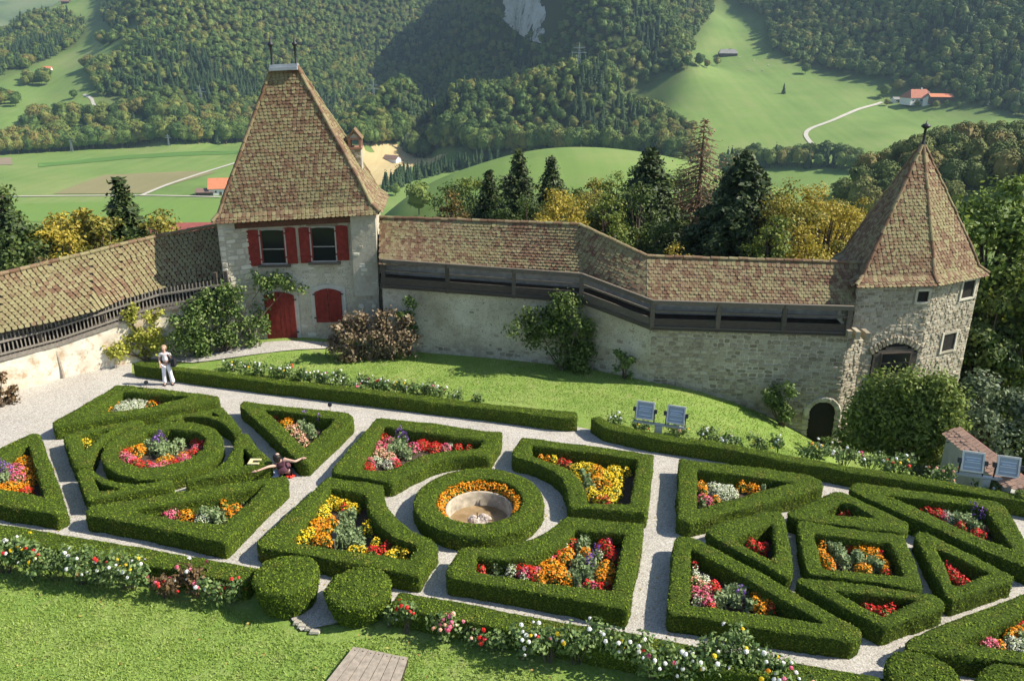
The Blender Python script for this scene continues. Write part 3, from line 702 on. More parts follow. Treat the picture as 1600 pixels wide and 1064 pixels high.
c = t.ramp(n2, [(.3, (.33, .285, .205)), (.5, (.48, .43, .325)), (.68, (.60, .55, .44))])
c = t.mix(t.ramp(n3, [(.60, 0.), (.68, 1.)]), c, (.15, .13, .10)); c = t.mix(t.ramp(n1, [(.35, .55), (.5, 0.)]), c, (.24, .21, .16)); t.col(c); t.bump(n1, .8, .04); M_PLASTER = t.m
t = NT('lime_wash', .95, .1); n1 = t.noise(3, 6, .7); n2 = t.noise(.8, 5, .7)
c = t.ramp(n2, [(.3, (.46, .38, .27)), (.48, (.62, .56, .45)), (.7, (.72, .68, .58))]); c = t.mix(t.ramp(n1, [(.36, .85), (.50, 0.)]), c, (.40, .28, .17)); t.col(c); t.bump(n1, .6, .04); M_LIME = t.m
t = NT('weathered_timber', .85, .2); n1 = t.noise(4, 5, .7, mapping=(1, 1, 6)); r = t.rnd()
t.col(t.ramp(t.math('ADD', t.math('MULTIPLY', n1, .6), t.math('MULTIPLY', r, .4)), [(.3, (.065, .053, .042)), (.7, (.155, .132, .105))])); t.bump(n1, .4, .01); M_TIMBER = t.m
M_GREYWOOD = plain('silvered_wood', (.21, .185, .155), .85, .25, 14)
M_RED = plain('oxblood_paint', (.19, .024, .017), .7, .35, 7)
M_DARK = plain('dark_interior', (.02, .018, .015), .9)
M_IRON = plain('dark_iron', (.05, .05, .055), .5, .2, 5, .5)
M_LEAD = plain('lead_sheet', (.42, .44, .46), .45, .15, 3, .5)
def tile_mat(name, red=.5, lich=.5, seed=0):
    """old clay tiles: red-brown to buff, yellow-green lichen in patches, every tile its own shade"""
    t = NT(name, .85, .2); r = t.rnd(); big = t.noise(.55, 4, .65); mid = t.noise(2.6, 4, .7); fine = t.noise(19, 4, .75)
    f = t.math('ADD', t.math('ADD', t.math('MULTIPLY', r, .38), .08), t.math('ADD', t.math('MULTIPLY', mid, .34), t.math('MULTIPLY', t.noise(.35, 3), .20)))
    base = t.ramp(f, [(.15, (.075, .048, .032)), (.36, (.145, .082, .05)), (.52, (.19, .122, .074)), (.70, (.255, .19, .115)), (.9, (.35, .30, .19))])
    li = t.math('ADD', t.math('MULTIPLY', big, .85), t.math('ADD', t.math('MULTIPLY', fine, .75), t.math('MULTIPLY', r, .25)))
    lm = t.ramp(li, [(1.20-lich*.38, 0.), (1.38-lich*.38, .66)])
    lc = t.ramp(fine, [(.35, (.15, .142, .06)), (.65, (.305, .288, .145))])
    t.col(t.mix(lm, base, lc)); t.bump(fine, .5, .008); return t.m
M_TILE_L = tile_mat('lichen_tiles_left', .4, 1.18); M_TILE_G = tile_mat('lichen_tiles_gate', .5, .92); M_TILE_C = tile_mat('lichen_tiles_gallery', .5, .88); M_TILE_T = tile_mat('lichen_tiles_tower', .6, .74)
M_RIDGE = tile_mat('ridge_tiles', .6, .7)

# ------------------------------------------------------------------ many alike pieces: first the 300 nearest as objects, the rest joined
def place(parent, name, protoVF, mats4, mat, limit=300, score=None, kindname=None, variants=None):
    """protoVF: list of (V, [F]) shapes; mats4: (n,4,4) world matrices"""
    n = len(mats4)
    if n == 0: return
    vi = RNG.integers(0, len(protoVF), n); mats4 = np.asarray(mats4)
    d = np.hypot(mats4[:, 0, 3], mats4[:, 1, 3]) if score is None else score
    order = np.argsort(d); single, rest = order[:limit], order[limit:]
    mes = [make_mesh(name, V, F, mat) for V, F in protoVF]
    inv = Matrix.Identity(4)
    root = parent
    loc = Matrix.Translation(parent.location) if parent.type == 'EMPTY' else Matrix.Identity(4)
    for i in single:
        o = bpy.data.objects.new(name, mes[vi[i]]); COL.objects.link(o); o.parent = parent; o.matrix_parent_inverse = loc.inverted() if parent.parent is None else Matrix.Identity(4)
        o.matrix_basis = Matrix(mats4[i].tolist())
    if len(rest):
        parts = []
        for k, (V, F) in enumerate(protoVF):
            ids = rest[vi[rest] == k]
            if not len(ids): continue
            M = mats4[ids]; W = np.einsum('nij,vj->nvi', M[:, :3, :3], V)+M[:, None, :3, 3]; nv = len(V)
            parts.append((W.reshape(-1, 3), [(f[None]+(np.arange(len(ids))*nv)[:, None, None]).reshape(-1, f.shape[1]) for f in F]))
        V, F = merge(parts); me = make_mesh(name, V, F, mat)
        o = bpy.data.objects.new(name, me); COL.objects.link(o); o.parent = parent; o['kind'] = 'stuff'
        o.matrix_parent_inverse = loc.inverted() if parent.parent is None else Matrix.Identity(4)
def tile_shapes():
    out = []
    for s in range(4):
        rs = np.random.RandomState(s); w, L, th = .080, .265, .020
        base = [(-w, 0), (-w*.97, -L*.40), (-w*.8, -L*.50), (-w*.42, -L*.56), (w*.42, -L*.56), (w*.8, -L*.50), (w*.97, -L*.40), (w, 0), (w, L*.35), (-w, L*.35)]
        T = np.array([[x+rs.normal()*.002, y+rs.normal()*.003, 0] for x, y in base]); n = len(T); B = T.copy(); B[:, 2] = -th
        V = np.concatenate([T, B]); F = [np.array([list(range(n))]), np.array([[i, n+i, n+(i+1) % n, (i+1) % n] for i in range(n)])]
        out.append((V, F))
    return out
TILES = tile_shapes()
TW, TC = .168, .132                                     # tile width, course height
def tile_roof(EL, ER, tilt=.15, tw=TW, tc=TC, off=.03):
    """matrices for tiles between two edge curves that run from eave to ridge (lists of 3D points)"""
    EL, ER = np.array(EL, float), np.array(ER, float); out = []
    def curve(C):
        s = np.r_[0, np.cumsum(np.linalg.norm(np.diff(C, axis=0), axis=1))]; return s/s[-1]
    sL, sR = curve(EL), curve(ER); mid = (EL[0]+ER[0])/2; top = (EL[-1]+ER[-1])/2
    LC = (EL+ER)/2 if len(EL) == len(ER) else None
    Lm = np.linalg.norm(np.diff(LC, axis=0), axis=1).sum(); rows = int(Lm/tc)
    ev = lambda C, s, t: np.array([np.interp(t, s, C[:, k]) for k in range(3)])
    for r in range(rows+1):
        t = min(1, (r*tc)/Lm); a, b = ev(EL, sL, t), ev(ER, sR, t); a2, b2 = ev(EL, sL, min(1, t+.02)+1e-6), ev(ER, sR, min(1, t+.02)+1e-6)
        if t >= .98: a2, b2 = ev(EL, sL, t-.02), ev(ER, sR, t-.02); a2, b2 = 2*a-a2, 2*b-b2
        Wd = np.linalg.norm(b-a)
        if Wd < tw*.6: break
        n = max(1, int(round(Wd/tw))); u = (b-a)/Wd; up = ((a2+b2)/2-(a+b)/2); up -= u*np.dot(u, up); up /= np.linalg.norm(up); nn = np.cross(u, up)
        if nn[2] < 0: nn = -nn
        sag = 0
        for k in range(n):
            x = (k+.5+(.25 if r % 2 else -.25))/n
            if x < .15/n or x > 1-.15/n: continue
            p = a+(b-a)*x+nn*(off+RNG.normal()*.003); th = tilt+RNG.normal()*.035; yaw = RNG.normal()*.035; ro = RNG.normal()*.025
            v2 = up*math.cos(th)-nn*math.sin(th); v2 = v2/np.linalg.norm(v2); n2 = np.cross(u, v2); 
            if n2[2] < 0: n2 = -n2
            u2 = u*math.cos(yaw)+v2*math.sin(yaw); v3 = v2*math.cos(yaw)-u*math.sin(yaw); u3 = u2+n2*ro
            M = np.eye(4); M[:3, 0] = u3*(Wd/n/tw)*.98; M[:3, 1] = v3; M[:3, 2] = n2; M[:3, 3] = p+nn*.012
            out.append(M)
    return out
def ridge_shape():
    m = MB(); n = 7; a = np.linspace(-.15*PI, 1.15*PI, n); V = []
    for y, r in ((-.19, .095), (.19, .078)):
        V.append(np.c_[r*np.cos(a), np.full(n, y), r*np.sin(a)*.8])
        V.append(np.c_[(r-.018)*np.cos(a), np.full(n, y), (r-.018)*np.sin(a)*.8])
    V = np.concatenate(V); F = [(i, i+1, 2*n+i+1, 2*n+i) for i in range(n-1)]+[(n+i+1, n+i, 3*n+i, 3*n+i+1) for i in range(n-1)]+[(i+1, i, n+i, n+i+1) for i in range(n-1)]
    return [(V, [np.array(F)])]
RIDGE = ridge_shape()
def ridge_line(P, up=(0, 0, 1), scale=1.0, step=.34, dz=.04):
    P = np.array(P, float); Q = resample(P, step, False); out = []
    for i in range(len(Q)-1):
        d = Q[i+1]-Q[i]; L = np.linalg.norm(d); d /= L; x = np.cross(d, up); x /= np.linalg.norm(x); z = np.cross(x, d)
        M = np.eye(4); M[:3, 0] = x*scale; M[:3, 1] = d*L/.34; M[:3, 2] = z*scale; M[:3, 3] = (Q[i]+Q[i+1])/2+z*dz+RNG.normal(size=3)*.006; out.append(M)
    return out
def stone_shapes(k=7):
    out = []
    for s in range(k):
        rs = np.random.RandomState(50+s); V = []
        for (sc, y) in ((1., .5), (.97, -.25), (.74, -.5)):           # x: along wall, y: depth (front at -), z: up; unit size
            for cx, cz in ((-.5, -.5), (0, -.52), (.5, -.5), (.52, 0), (.5, .5), (0, .52), (-.5, .5), (-.52, 0)):
                j = rs.uniform(-.07, .07, 3); ch = .90 if (abs(cx) > .4 and abs(cz) > .4) else 1
                V.append([(cx*sc*ch+j[0]), y+j[1]*.8, (cz*sc*ch+j[2])])
        V = np.array(V); F4 = []
        for r in range(2):
            for i in range(8): F4.append((r*8+i, r*8+(i+1) % 8, (r+1)*8+(i+1) % 8, (r+1)*8+i))
        out.append((V, [np.array(F4), np.array([[16, 17, 18, 19, 20, 21, 22, 23]])]))
    return out
STONES = stone_shapes()
def stone_face(P0, P1, z0, z1, holes=(), cw=(.2, .42), chh=(.13, .22), gap=.018, prob=1.0, zf=None, depth=.10, proud=.02, batter=0.0):
    """rubble courses over the vertical face P0-P1 (outward normal to the right of P1->P0 ... toward the viewer side)"""
    P0, P1 = np.array(P0[:2], float), np.array(P1[:2], float); L = np.linalg.norm(P1-P0); u = (P1-P0)/L; nrm = np.array([u[1], -u[0]]); out = []
    z = z0
    while z < z1-.05:
        h = min(RNG.uniform(*chh), z1-z)
        if z1-z-h < .07: h = z1-z
        x = 0
        while x < L-.03:
            w_ = RNG.uniform(*cw)
            if L-x-w_ < .12: w_ = L-x
            cx, cz = x+w_/2, z+h/2
            ok = RNG.random() < prob and not any(a-.5*w_*.6 < cx < b+.5*w_*.6 and c-.5*h*.6 < cz < d+.5*h*.6 for a, b, c, d in holes)
            if zf is not None and not zf(cx, cz): ok = False
            if ok:
                rot = RNG.normal()*.04; ps = proud+RNG.uniform(-.012, .03); M = np.eye(4); c, s = math.cos(rot), math.sin(rot)
                U = np.array([u[0], u[1], 0]); N = np.array([-nrm[0], -nrm[1], 0]); Zv = np.array([0, 0, 1.])
                M[:3, 0] = (U*c+Zv*s)*(w_-gap); M[:3, 1] = N*depth; M[:3, 2] = (-U*s+Zv*c)*(h-gap)
                q = P0+u*cx; M[:3, 3] = [q[0], q[1], cz]; M[:3, 3] += np.array([nrm[0], nrm[1], 0])*(ps-depth*.5+batter*(z1-cz)); out.append(M)
            x += w_
        z += h
    return out
def vis(M): return M
def plane_hit(x, y, P0, u):
    """photo sight line with the vertical plane through P0 along plan direction u -> (distance along u, z)"""
    d = ray(x, y); A = np.array([[u[0], -d[0]], [u[1], -d[1]]]); s, k = np.linalg.solve(A, -np.array(P0[:2])); return s, CAM_H+d[2]*k

# terrace height
HEDGE2_Y0 = at(920, 655, .5)[:2]; HEDGE2_Y1 = at(1600, 784, .5)[:2]
_hd = (HEDGE2_Y1-HEDGE2_Y0)/np.linalg.norm(HEDGE2_Y1-HEDGE2_Y0); _hn = np.array([-_hd[1], _hd[0]])
def gz(x, y):
    x, y = np.asarray(x, float), np.asarray(y, float); d = (x-HEDGE2_Y0[0])*_hn[0]+(y-HEDGE2_Y0[1])*_hn[1]
    s = np.clip((d-.9)/3.2, 0, 1); s = s*s*(3-2*s); k = np.clip(x-4.2, 0, 12)
    z = -.04*k**2*s
    z = np.maximum(z, -3.0)
    g = np.clip(1-np.hypot(x+9.5, (y-33.0)*1.0)/4.5, 0, 1); return z+.4*g*g*(3-2*g)

# ------------------------------------------------------------------ gatehouse tower on the left
def v2(p): return np.array(p[:2], float)
GL, GR = at(333, 346, 5.45), at(592, 331, 5.78)           # front eave corners
gu = v2(GR-GL); GW = np.linalg.norm(gu); gu /= GW; gn = np.array([-gu[1], gu[0]])   # gn points away from the garden
GD = 3.9
GBL = np.array([*(v2(GL)+gn*GD), 5.5]); GBR = np.array([*(v2(GR)+gn*GD), 5.75])
def line_int(x, y, depth):                                # sight line with the vertical plane at that depth behind the front eave
    s, z = plane_hit(x, y, v2(GL)+gn*depth, gu); q = v2(GL)+gn*depth+gu*s; return np.array([q[0], q[1], z])
RL, RR = line_int(426, 106, GD/2), line_int(463, 104, GD/2)
gate = thing('gatehouse_tower', 'square stone gatehouse with tall steep lichen-covered tile roof and red shutters', 'tower', (-8.7, 35.0, 0))
def hipcurve(E, Rr, flare=.10, drop=.05):
    """eave corner to ridge end, flattened near the eave (bell-cast)"""
    E, Rr = np.array(E), np.array(Rr); k = E+(Rr-E)*flare; k = k-(0, 0, 1)*np.array([0, 0, (Rr-E)[2]*drop]); k2 = E+(Rr-E)*(flare*2.2); k2 = k2-np.array([0, 0, (Rr-E)[2]*drop*.6]); return [E, k, k2, Rr]
cFL, cFR, cBL, cBR = hipcurve(GL, RL), hipcurve(GR, RR), hipcurve(GBL, RL), hipcurve(GBR, RR)
def roof_deck(curves, thick=.07, name='roof_boards', parent=None, mat=None):
    """closed underlay: pairs of (left curve, right curve)"""
    m = MB()
    for A, B in curves:
        for i in range(len(A)-1):
            P = [A[i], B[i], B[i+1], A[i+1]]
            if np.linalg.norm(np.array(A[i+1])-np.array(B[i+1])) < 1e-3: P = P[:3]
            m.prism(np.array(P)-[0, 0, .045], (0, 0, -thick))
    return part(name, m.mesh(name, mat or M_TIMBER), parent)
roof_g = roof_deck([(cFL, cFR), (cFR, cBR), (cBR, cBL), (cBL, cFL)], parent=gate, name='roof')
TLS = tile_roof(cFL, cFR)+tile_roof(cFR, cBR)+tile_roof(cBL, cFL)
# order so that the front face comes first
sc_ = [np.hypot(M[0, 3], M[1, 3])-(0 if i < 10**6 else 0) for i, M in enumerate(TLS)]
place(gate, 'roof_tile', TILES, TLS, M_TILE_G, 300, np.array(sc_))
place(gate, 'ridge_tile', RIDGE, ridge_line(cFL, (-.6, -.6, .6), 1.0, .36)+ridge_line(cFR, (.6, -.6, .6), 1.0, .36)+ridge_line(cBR, (.6, .6, .6), 1., .36)+ridge_line(cBL, (-.6, .6, .6), 1., .36), M_RIDGE, 300)
m = MB(); m.beam(RL+[-.08, 0, .05], RR+[.08, 0, .05], .42, .10); m.beam(RL+[-.08, -.02, -.06], RR+[.08, -.02, -.06], .62, .12); part('ridge_cap', m.mesh('ridge_cap', M_LEAD), gate)
for E, (xt, yt) in ((RL, (418, 52)), (RR, (459, 52))):
    ztop = z_over(xt, yt, E); f = MB(); h = ztop-E[2]; x, y, z = E
    f.lathe((x, y, z), [(.001, -.1), (.10, 0), (.06, .08), (.045, .1), (.045, h*.60), (.06, h*.61), (.11, h*.65), (.11, h*.69), (.06, h*.73), (.03, h*.77), (.018, h*.9), (.0, h)], 10)
    part('roof_finial', f.mesh('roof_finial', M_IRON, True), gate)
# walls: front wall plane set back, piers proud
WF = v2(GL)+gn*.46+gu*.18; WL = GW-.42                    # front wall line (recessed plane)
def W3(s, d, z): q = WF+gu*s-gn*d; return np.array([q[0], q[1], z])   # d: distance proud of the front wall plane
body = MB()
ztop = lambda s: 5.42+.3*s/WL
zb = -.6
body.prism([W3(0, 0, zb), W3(WL, 0, zb), W3(WL, -GD+1.0, zb), W3(0, -GD+1.0, zb)], (0, 0, 5.85))
wall_g = part('wall', body.mesh('wall', M_PLASTER), gate)
s_l0 = plane_hit(349, 352, WF-gn*.42, gu)[0]; s_l1 = plane_hit(392, 420, WF, gu)[0]; s_r0 = plane_hit(549, 380, WF-gn*.36, gu)[0]
pr = MB(); pr.prism([W3(-.06, .42, zb), W3(max(.1, s_l0+.0), .42, zb), W3(s_l1+.1, .003, zb), W3(s_l1+.1, -.3, zb), W3(-.06, -.3, zb)], (0, 0, 5.95)); part('corner_pier', pr.mesh('corner_pier', M_MORTAR), gate, label='sunlit splayed corner pier')
zc = plane_hit(597, 463, WF-gn*.36, gu)[1]
pr = MB(); pr.prism([W3(s_r0, .26, zc), W3(WL+.06, .26, zc), W3(WL+.06, -.3, zc), W3(s_r0, -.3, zc)], (0, 0, 5.62-zc)); pr.prism([W3(s_r0+.08, .10, zb), W3(WL+.03, .10, zb), W3(WL+.03, -.3, zb), W3(s_r0+.08, -.3, zb)], (0, 0, zc-zb+.002)); part('corner_pier', pr.mesh('corner_pier', M_MORTAR), gate, label='projecting rough corner pier')
S_ = []
S_ += stone_face(W3(max(.1, s_l0+.0), .42, 0), W3(s_l1+.1, .003, 0), .2, 5.3, cw=(.22, .5), chh=(.16, .3), proud=.012)
S_ += stone_face(W3(-.06, .42, 0), W3(max(.1, s_l0+.0), .42, 0), .2, 5.3, cw=(.2, .35), chh=(.16, .3), proud=.012)
S_ += stone_face(W3(s_r0, .26, 0), W3(WL+.06, .26, 0), zc, 5.6, cw=(.14, .34), chh=(.10, .2), prob=.45, proud=-.012)
S_ += stone_face(W3(s_r0+.08, .10, 0), W3(WL+.03, .10, 0), 0, zc, cw=(.2, .4), chh=(.14, .24), prob=.35)
S_ += stone_face(W3(s_l1, 0, 0), W3(s_r0, 0, 0), 0.2, 1.6, [(2.5-.0, 10, 2, 3)], cw=(.22, .45), chh=(.14, .24), prob=.30, proud=-.005)
S_ += stone_face(W3(s_l1+1.0, 0, 0), W3(s_r0, 0, 0), 3.0, 3.5, cw=(.2, .4), chh=(.12, .2), prob=.5, proud=-.005)
place(gate, 'stone', STONES, S_, M_STONEW, 300)
# timber lintel below the eaves
lt = MB(); lt.beam(W3(s_l1-.75, .12, 5.18), W3(s_r0, .12, 5.42), .24, .22); part('lintel', lt.mesh('lintel', plain('old_red_brown_beam', (.10, .045, .03), .85, .2, 8)), gate)
M_FRAME = plain('pale_window_frame', (.36, .34, .31), .7, .1, 8)
def rect_px(x0, y0, x1, y1, P0):
    s0, z0 = plane_hit(x0, y1, P0, gu); s1, z1 = plane_hit(x1, y0, P0, gu); return s0, s1, z0, z1
def arch_panel(s0, s1, z0, z1, d0, d1, rise=.08, n=9):
    xs = np.linspace(s0, s1, n); top = [(x, z1-rise+rise*math.sin(PI*(i/(n-1)))) for i, x in enumerate(xs)]
    P = [(s0, z0), (s1, z0)]+top[::-1]; return [W3(x, d0, z) for x, z in P], np.append(-gn*(d1-d0), 0)
M_PANE = NT('window_glass', .08, .5); M_PANE.b.inputs['Specular IOR Level'].default_value = .22; M_PANE.col((.012, .014, .016)); M_PANE = M_PANE.m
for k, (gx0, gy0, gx1, gy1, sh) in enumerate([(409, 357, 445, 413, [(388, 359, 408, 416), (446, 355, 461.5, 412)]), (487, 353, 524, 409, [(470, 355, 487, 411), (525, 352, 543, 407)])]):
    s0, s1, z0, z1 = rect_px(gx0, gy0, gx1, gy1, WF); fr = MB()
    for (a, b, c, d) in ((s0, s0+.05, z0, z1), (s1-.05, s1, z0, z1), (s0, s1, z0, z0+.05), (s0, s1, z1-.05, z1)):
        P = [W3(a, .0, c), W3(b, .0, c), W3(b, .0, d), W3(a, .0, d)]; fr.prism(P, np.append(-gn*.075, 0))
    win = part('window', fr.mesh('window', M_FRAME), gate)
    gm = MB(); P, o_ = arch_panel(s0+.05, s1-.05, z0+.05, z1-.05, .012, .03, .05); gm.prism(P, o_); part('pane', gm.mesh('pane', M_PANE), win)
    br = MB(); zz = z0+(z1-z0)*.42; br.prism([W3(s0+.07, .032, zz), W3(s1-.07, .032, zz), W3(s1-.07, .032, zz+.03), W3(s0+.07, .032, zz+.03)], np.append(-gn*.02, 0)); part('glazing_bar', br.mesh('glazing_bar', M_FRAME), win)
    sl = MB(); sl.prism([W3(s0-.12, 0, z0-.10), W3(s1+.12, 0, z0-.10), W3(s1+.12, 0, z0), W3(s0-.12, 0, z0)], np.append(-gn*.16, 0)); part('sill', sl.mesh('sill', M_TIMBER), win)
    a_ = MB(); P, o_ = arch_panel(s0-.1, s1+.1, z1, z1+.22, .0, .035, .14); a_.prism(P, o_); part('window_arch', a_.mesh('window_arch', M_STONE), win)
    for (x0, y0, x1, y1) in sh:
        a, b, c, d = rect_px(x0, y0, x1, y1, WF-gn*.03); q = MB(); P, o_ = arch_panel(a+.01, b-.01, c, d, .03, .06, .04); q.prism(P, o_)
        shu = part('shutter', q.mesh('shutter', M_RED), gate)
        bt = MB()
        for f in (.16, .82): zz = c+(d-c)*f; bt.prism([W3(a+.02, .062, zz), W3(b-.02, .062, zz), W3(b-.02, .062, zz+.07), W3(a+.02, .062, zz+.07)], np.append(-gn*.018, 0))
        for f in (.33, .66): xx = a+(b-a)*f; bt.prism([W3(xx, .061, c+.02), W3(xx+.012, .061, c+.02), W3(xx+.012, .061, d-.06), W3(xx, .061, d-.06)], np.append(-gn*.006, 0))
        part('batten', bt.mesh('batten', M_RED), shu)
for (x0, y0, x1, y1, nm) in ((419, 455, 459, 528, 'door'), (495, 450, 533, 503, 'closed_shutter')):
    a, b, c, d = rect_px(x0, y0, x1, y1, WF); h_ = (b-a)/2
    su = MB(); P, o_ = arch_panel(a-.16, b+.16, c-.05, d+.17, .0, .04, .16); su.prism(P, o_); part(nm+'_surround', su.mesh(nm+'_surround', plain('pale_surround_'+nm, (.50, .47, .40), .9, .1, 5)), gate)
    lf = MB()
    for i in (0, 1):
        aa, bb = a+i*h_+.008, a+(i+1)*h_-.008; n_ = 6; xs = np.linspace(aa, bb, n_); top = [(x, d-.16+.16*math.sin(PI*((x-a)/(b-a)))) for x in xs]; P = [W3(x, .045, z) for x, z in [(aa, c), (bb, c)]+top[::-1]]; lf.prism(P, np.append(-gn*.05, 0))
        for j in (1, 2): xx = aa+(bb-aa)*j/3; lf.prism([W3(xx, .096, c+.03), W3(xx+.012, .096, c+.03), W3(xx+.012, .096, d-.2), W3(xx, .096, d-.2)], np.append(-gn*.005, 0))
    dr = part(nm, lf.mesh(nm, M_RED), gate)
    hg = MB()
    for f in (.12, .82):
        for e_ in (a-.07, b-.03): hg.prism([W3(e_, .10, c+(d-c)*f), W3(e_+.12, .10, c+(d-c)*f), W3(e_+.12, .10, c+(d-c)*f+.06), W3(e_, .10, c+(d-c)*f+.06)], np.append(-gn*.02, 0))
    part('hinge', hg.mesh('hinge', M_IRON), dr)
# chimney on the right slope
cc = line_int(559, 288, 2.5); s_c, z_c0 = plane_hit(559, 288, v2(GL)+gn*2.5, gu); _, z_c1 = plane_hit(557, 232, v2(GL)+gn*2.5, gu); _, z_c2 = plane_hit(556, 200, v2(GL)+gn*2.5, gu)
cw_ = abs(plane_hit(568, 250, v2(GL)+gn*2.5, gu)[0]-plane_hit(546, 250, v2(GL)+gn*2.5, gu)[0])
Rg = np.array([[gu[0], gn[0], 0], [gu[1], gn[1], 0], [0, 0, 1]])
ch = MB(); ch.box((cc[0], cc[1], (z_c1+z_c0-2.2)/2), (cw_*.86, .62, z_c1-z_c0+2.2), Rg); chim = part('chimney', ch.mesh('chimney', M_MORTAR), gate)
S_ = stone_face(v2(cc)-gu*cw_*.43-gn*.31, v2(cc)+gu*cw_*.43-gn*.31, z_c0-1.4, z_c1, cw=(.12, .3), chh=(.08, .13), depth=.06, proud=.008)
for i, M in enumerate(S_):
    o = bpy.data.objects.new('brick', bpy.data.meshes.get('chimney_brick') or make_mesh('chimney_brick', *STONES[0], M_STONE)); COL.objects.link(o); o.parent = chim; o.matrix_world = Matrix(M.tolist())
cp = MB(); cp.box((cc[0], cc[1], z_c1+.04), (cw_, .76, .08), Rg)
for sx in (-1, 1):
    for sy in (-1, 1): q = v2(cc)+gu*sx*cw_*.38+gn*sy*.26; cp.box((q[0], q[1], z_c1+.24), (.10, .10, .34), Rg)
cp.box((cc[0], cc[1], z_c1+.42), (cw_*.98, .74, .06), Rg); part('chimney_cap', cp.mesh('chimney_cap', plain('brick_cap', (.33, .19, .13), .9, .2, 8)), chim)
gb = MB(); e0 = v2(cc)
P = [np.append(e0-gu*cw_*.56-gn*.40, z_c1+.42), np.append(e0+gu*cw_*.56-gn*.40, z_c1+.42), np.append(e0-gn*.40, z_c2)]
gb.prism([P[0], P[2], P[2]+[0, 0, -.10], P[0]+[.09, 0, 0]], np.append(gn*.8, 0)); gb.prism([P[1], P[2], P[2]+[0, 0, -.10], P[1]-[.09, 0, 0]], np.append(gn*.8, 0)); part('chimney_hood', gb.mesh('chimney_hood', M_TILE_G), chim)
gw = MB(); q = [np.append(e0-gu*cw_*.42-gn*.3, z_c1+.45), np.append(e0+gu*cw_*.42-gn*.3, z_c1+.45), np.append(e0-gn*.3, z_c2-.18)]; gw.prism(q, np.append(gn*.6, 0)); part('chimney_gable', gw.mesh('chimney_gable', M_STONEW), chim)

# ------------------------------------------------------------------ curtain wall with covered wall walk
rp = [(596, 446.5, 2.75), (908, 470, 2.75), (1018, 512, 2.15), (1327, 522, 2.15)]
CW_ = [at(x, y, z) for x, y, z in rp]
CW_[0][:2] -= 0
curt = thing('curtain_wall', 'long rubble and plaster curtain wall with a roofed timber wall walk between the two towers', 'wall', (3.2, 30.5, 0))
def seg_dirs(P):
    D = [v2(P[i+1]-P[i])/np.linalg.norm(v2(P[i+1]-P[i])) for i in range(len(P)-1)]; return D
CD = seg_dirs(CW_)
def vert_n(i):
    ds = [CD[j] for j in (i-1, i) if 0 <= j < len(CD)]; d = sum(ds)/len(ds); d /= np.linalg.norm(d); return np.array([-d[1], d[0]])/max(.5, abs(np.dot(d, ds[0])))
CN = [vert_n(i) for i in range(4)]                        # away from the garden
def cpt(i, back, z): q = v2(CW_[i])+CN[i]*back-(CD[0]*.9 if (i == 0 and back > .5) else 0); return np.array([q[0], q[1], z])
RB = [2.72, 2.72, 2.12, 2.12]
m = MB()
for i in range(3):
    m.add(np.array([cpt(i, .06, -4), cpt(i+1, .06, -4), cpt(i+1, .06, RB[i+1]), cpt(i, .06, RB[i]), cpt(i, .75, -4), cpt(i+1, .75, -4), cpt(i+1, .75, RB[i+1]), cpt(i, .75, RB[i])]), [(0, 1, 2, 3), (3, 2, 6, 7), (5, 4, 7, 6)])
part('wall', m.mesh('wall', M_PLASTER), curt)
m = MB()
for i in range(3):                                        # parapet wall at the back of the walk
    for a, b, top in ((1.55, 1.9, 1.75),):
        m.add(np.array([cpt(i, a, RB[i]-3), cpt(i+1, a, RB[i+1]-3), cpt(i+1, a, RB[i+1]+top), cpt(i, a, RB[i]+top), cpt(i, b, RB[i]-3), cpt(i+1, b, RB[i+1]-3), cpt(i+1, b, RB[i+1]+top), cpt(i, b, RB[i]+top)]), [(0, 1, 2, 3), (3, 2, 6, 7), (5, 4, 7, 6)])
part('parapet', m.mesh('parapet', plain('brightened_parapet', (.62, .58, .50), .95, .25, 4)), curt)  # brightness put into the colour: plaster lightened to offset deep shade under the roof
for i, s in ((0, .27), (0, .55), (0, .86), (1, .5), (2, .2), (2, .62)):
    q = v2(CW_[i])*(1-s)+v2(CW_[i+1])*s+CN[i]*1.53; z = RB[i]*(1-s)+RB[i+1]*s+1.0; e = MB(); e.box((q[0], q[1], z), (.42, .06, .3), np.array([[CD[i][0], -CD[i][1], 0], [CD[i][1], CD[i][0], 0], [0, 0, 1]])); part('loophole', e.mesh('loophole', M_DARK), curt)
dk = MB()
for i in range(3):
    dk.add(np.array([cpt(i, -.12, RB[i]), cpt(i+1, -.12, RB[i+1]), cpt(i+1, 1.56, RB[i+1]), cpt(i, 1.56, RB[i]), cpt(i, -.12, RB[i]+.08), cpt(i+1, -.12, RB[i+1]+.08), cpt(i+1, 1.56, RB[i+1]+.08), cpt(i, 1.56, RB[i]+.08)]), [(0, 3, 2, 1), (4, 5, 6, 7), (0, 1, 5, 4), (2, 3, 7, 6)])
part('walkway', dk.mesh('walkway', M_TIMBER), curt)
EZ = [3.86, 3.84, 3.22, 3.22]
for i in range(3):
    for a, w_, h_ in ((.04, .16, .14), (.27, .05, .30), (.70, .07, .07)):
        b_ = MB(); b_.beam(cpt(i, -.04, RB[i]+a), cpt(i+1, -.04, RB[i+1]+a), w_, h_); part('rail' if a > .3 else ('parapet_board' if a > .1 else 'sill_beam'), b_.mesh('rail', M_TIMBER), curt)
    b_ = MB(); b_.beam(cpt(i, -.04, EZ[i]-.05), cpt(i+1, -.04, EZ[i+1]-.05), .14, .16); part('wall_plate', b_.mesh('wall_plate', M_TIMBER), curt)
posts = [(0, .015), (0, .345), (0, .675), (1, 0.0), (2, 0.0), (2, .335), (2, .665), (2, .985)]
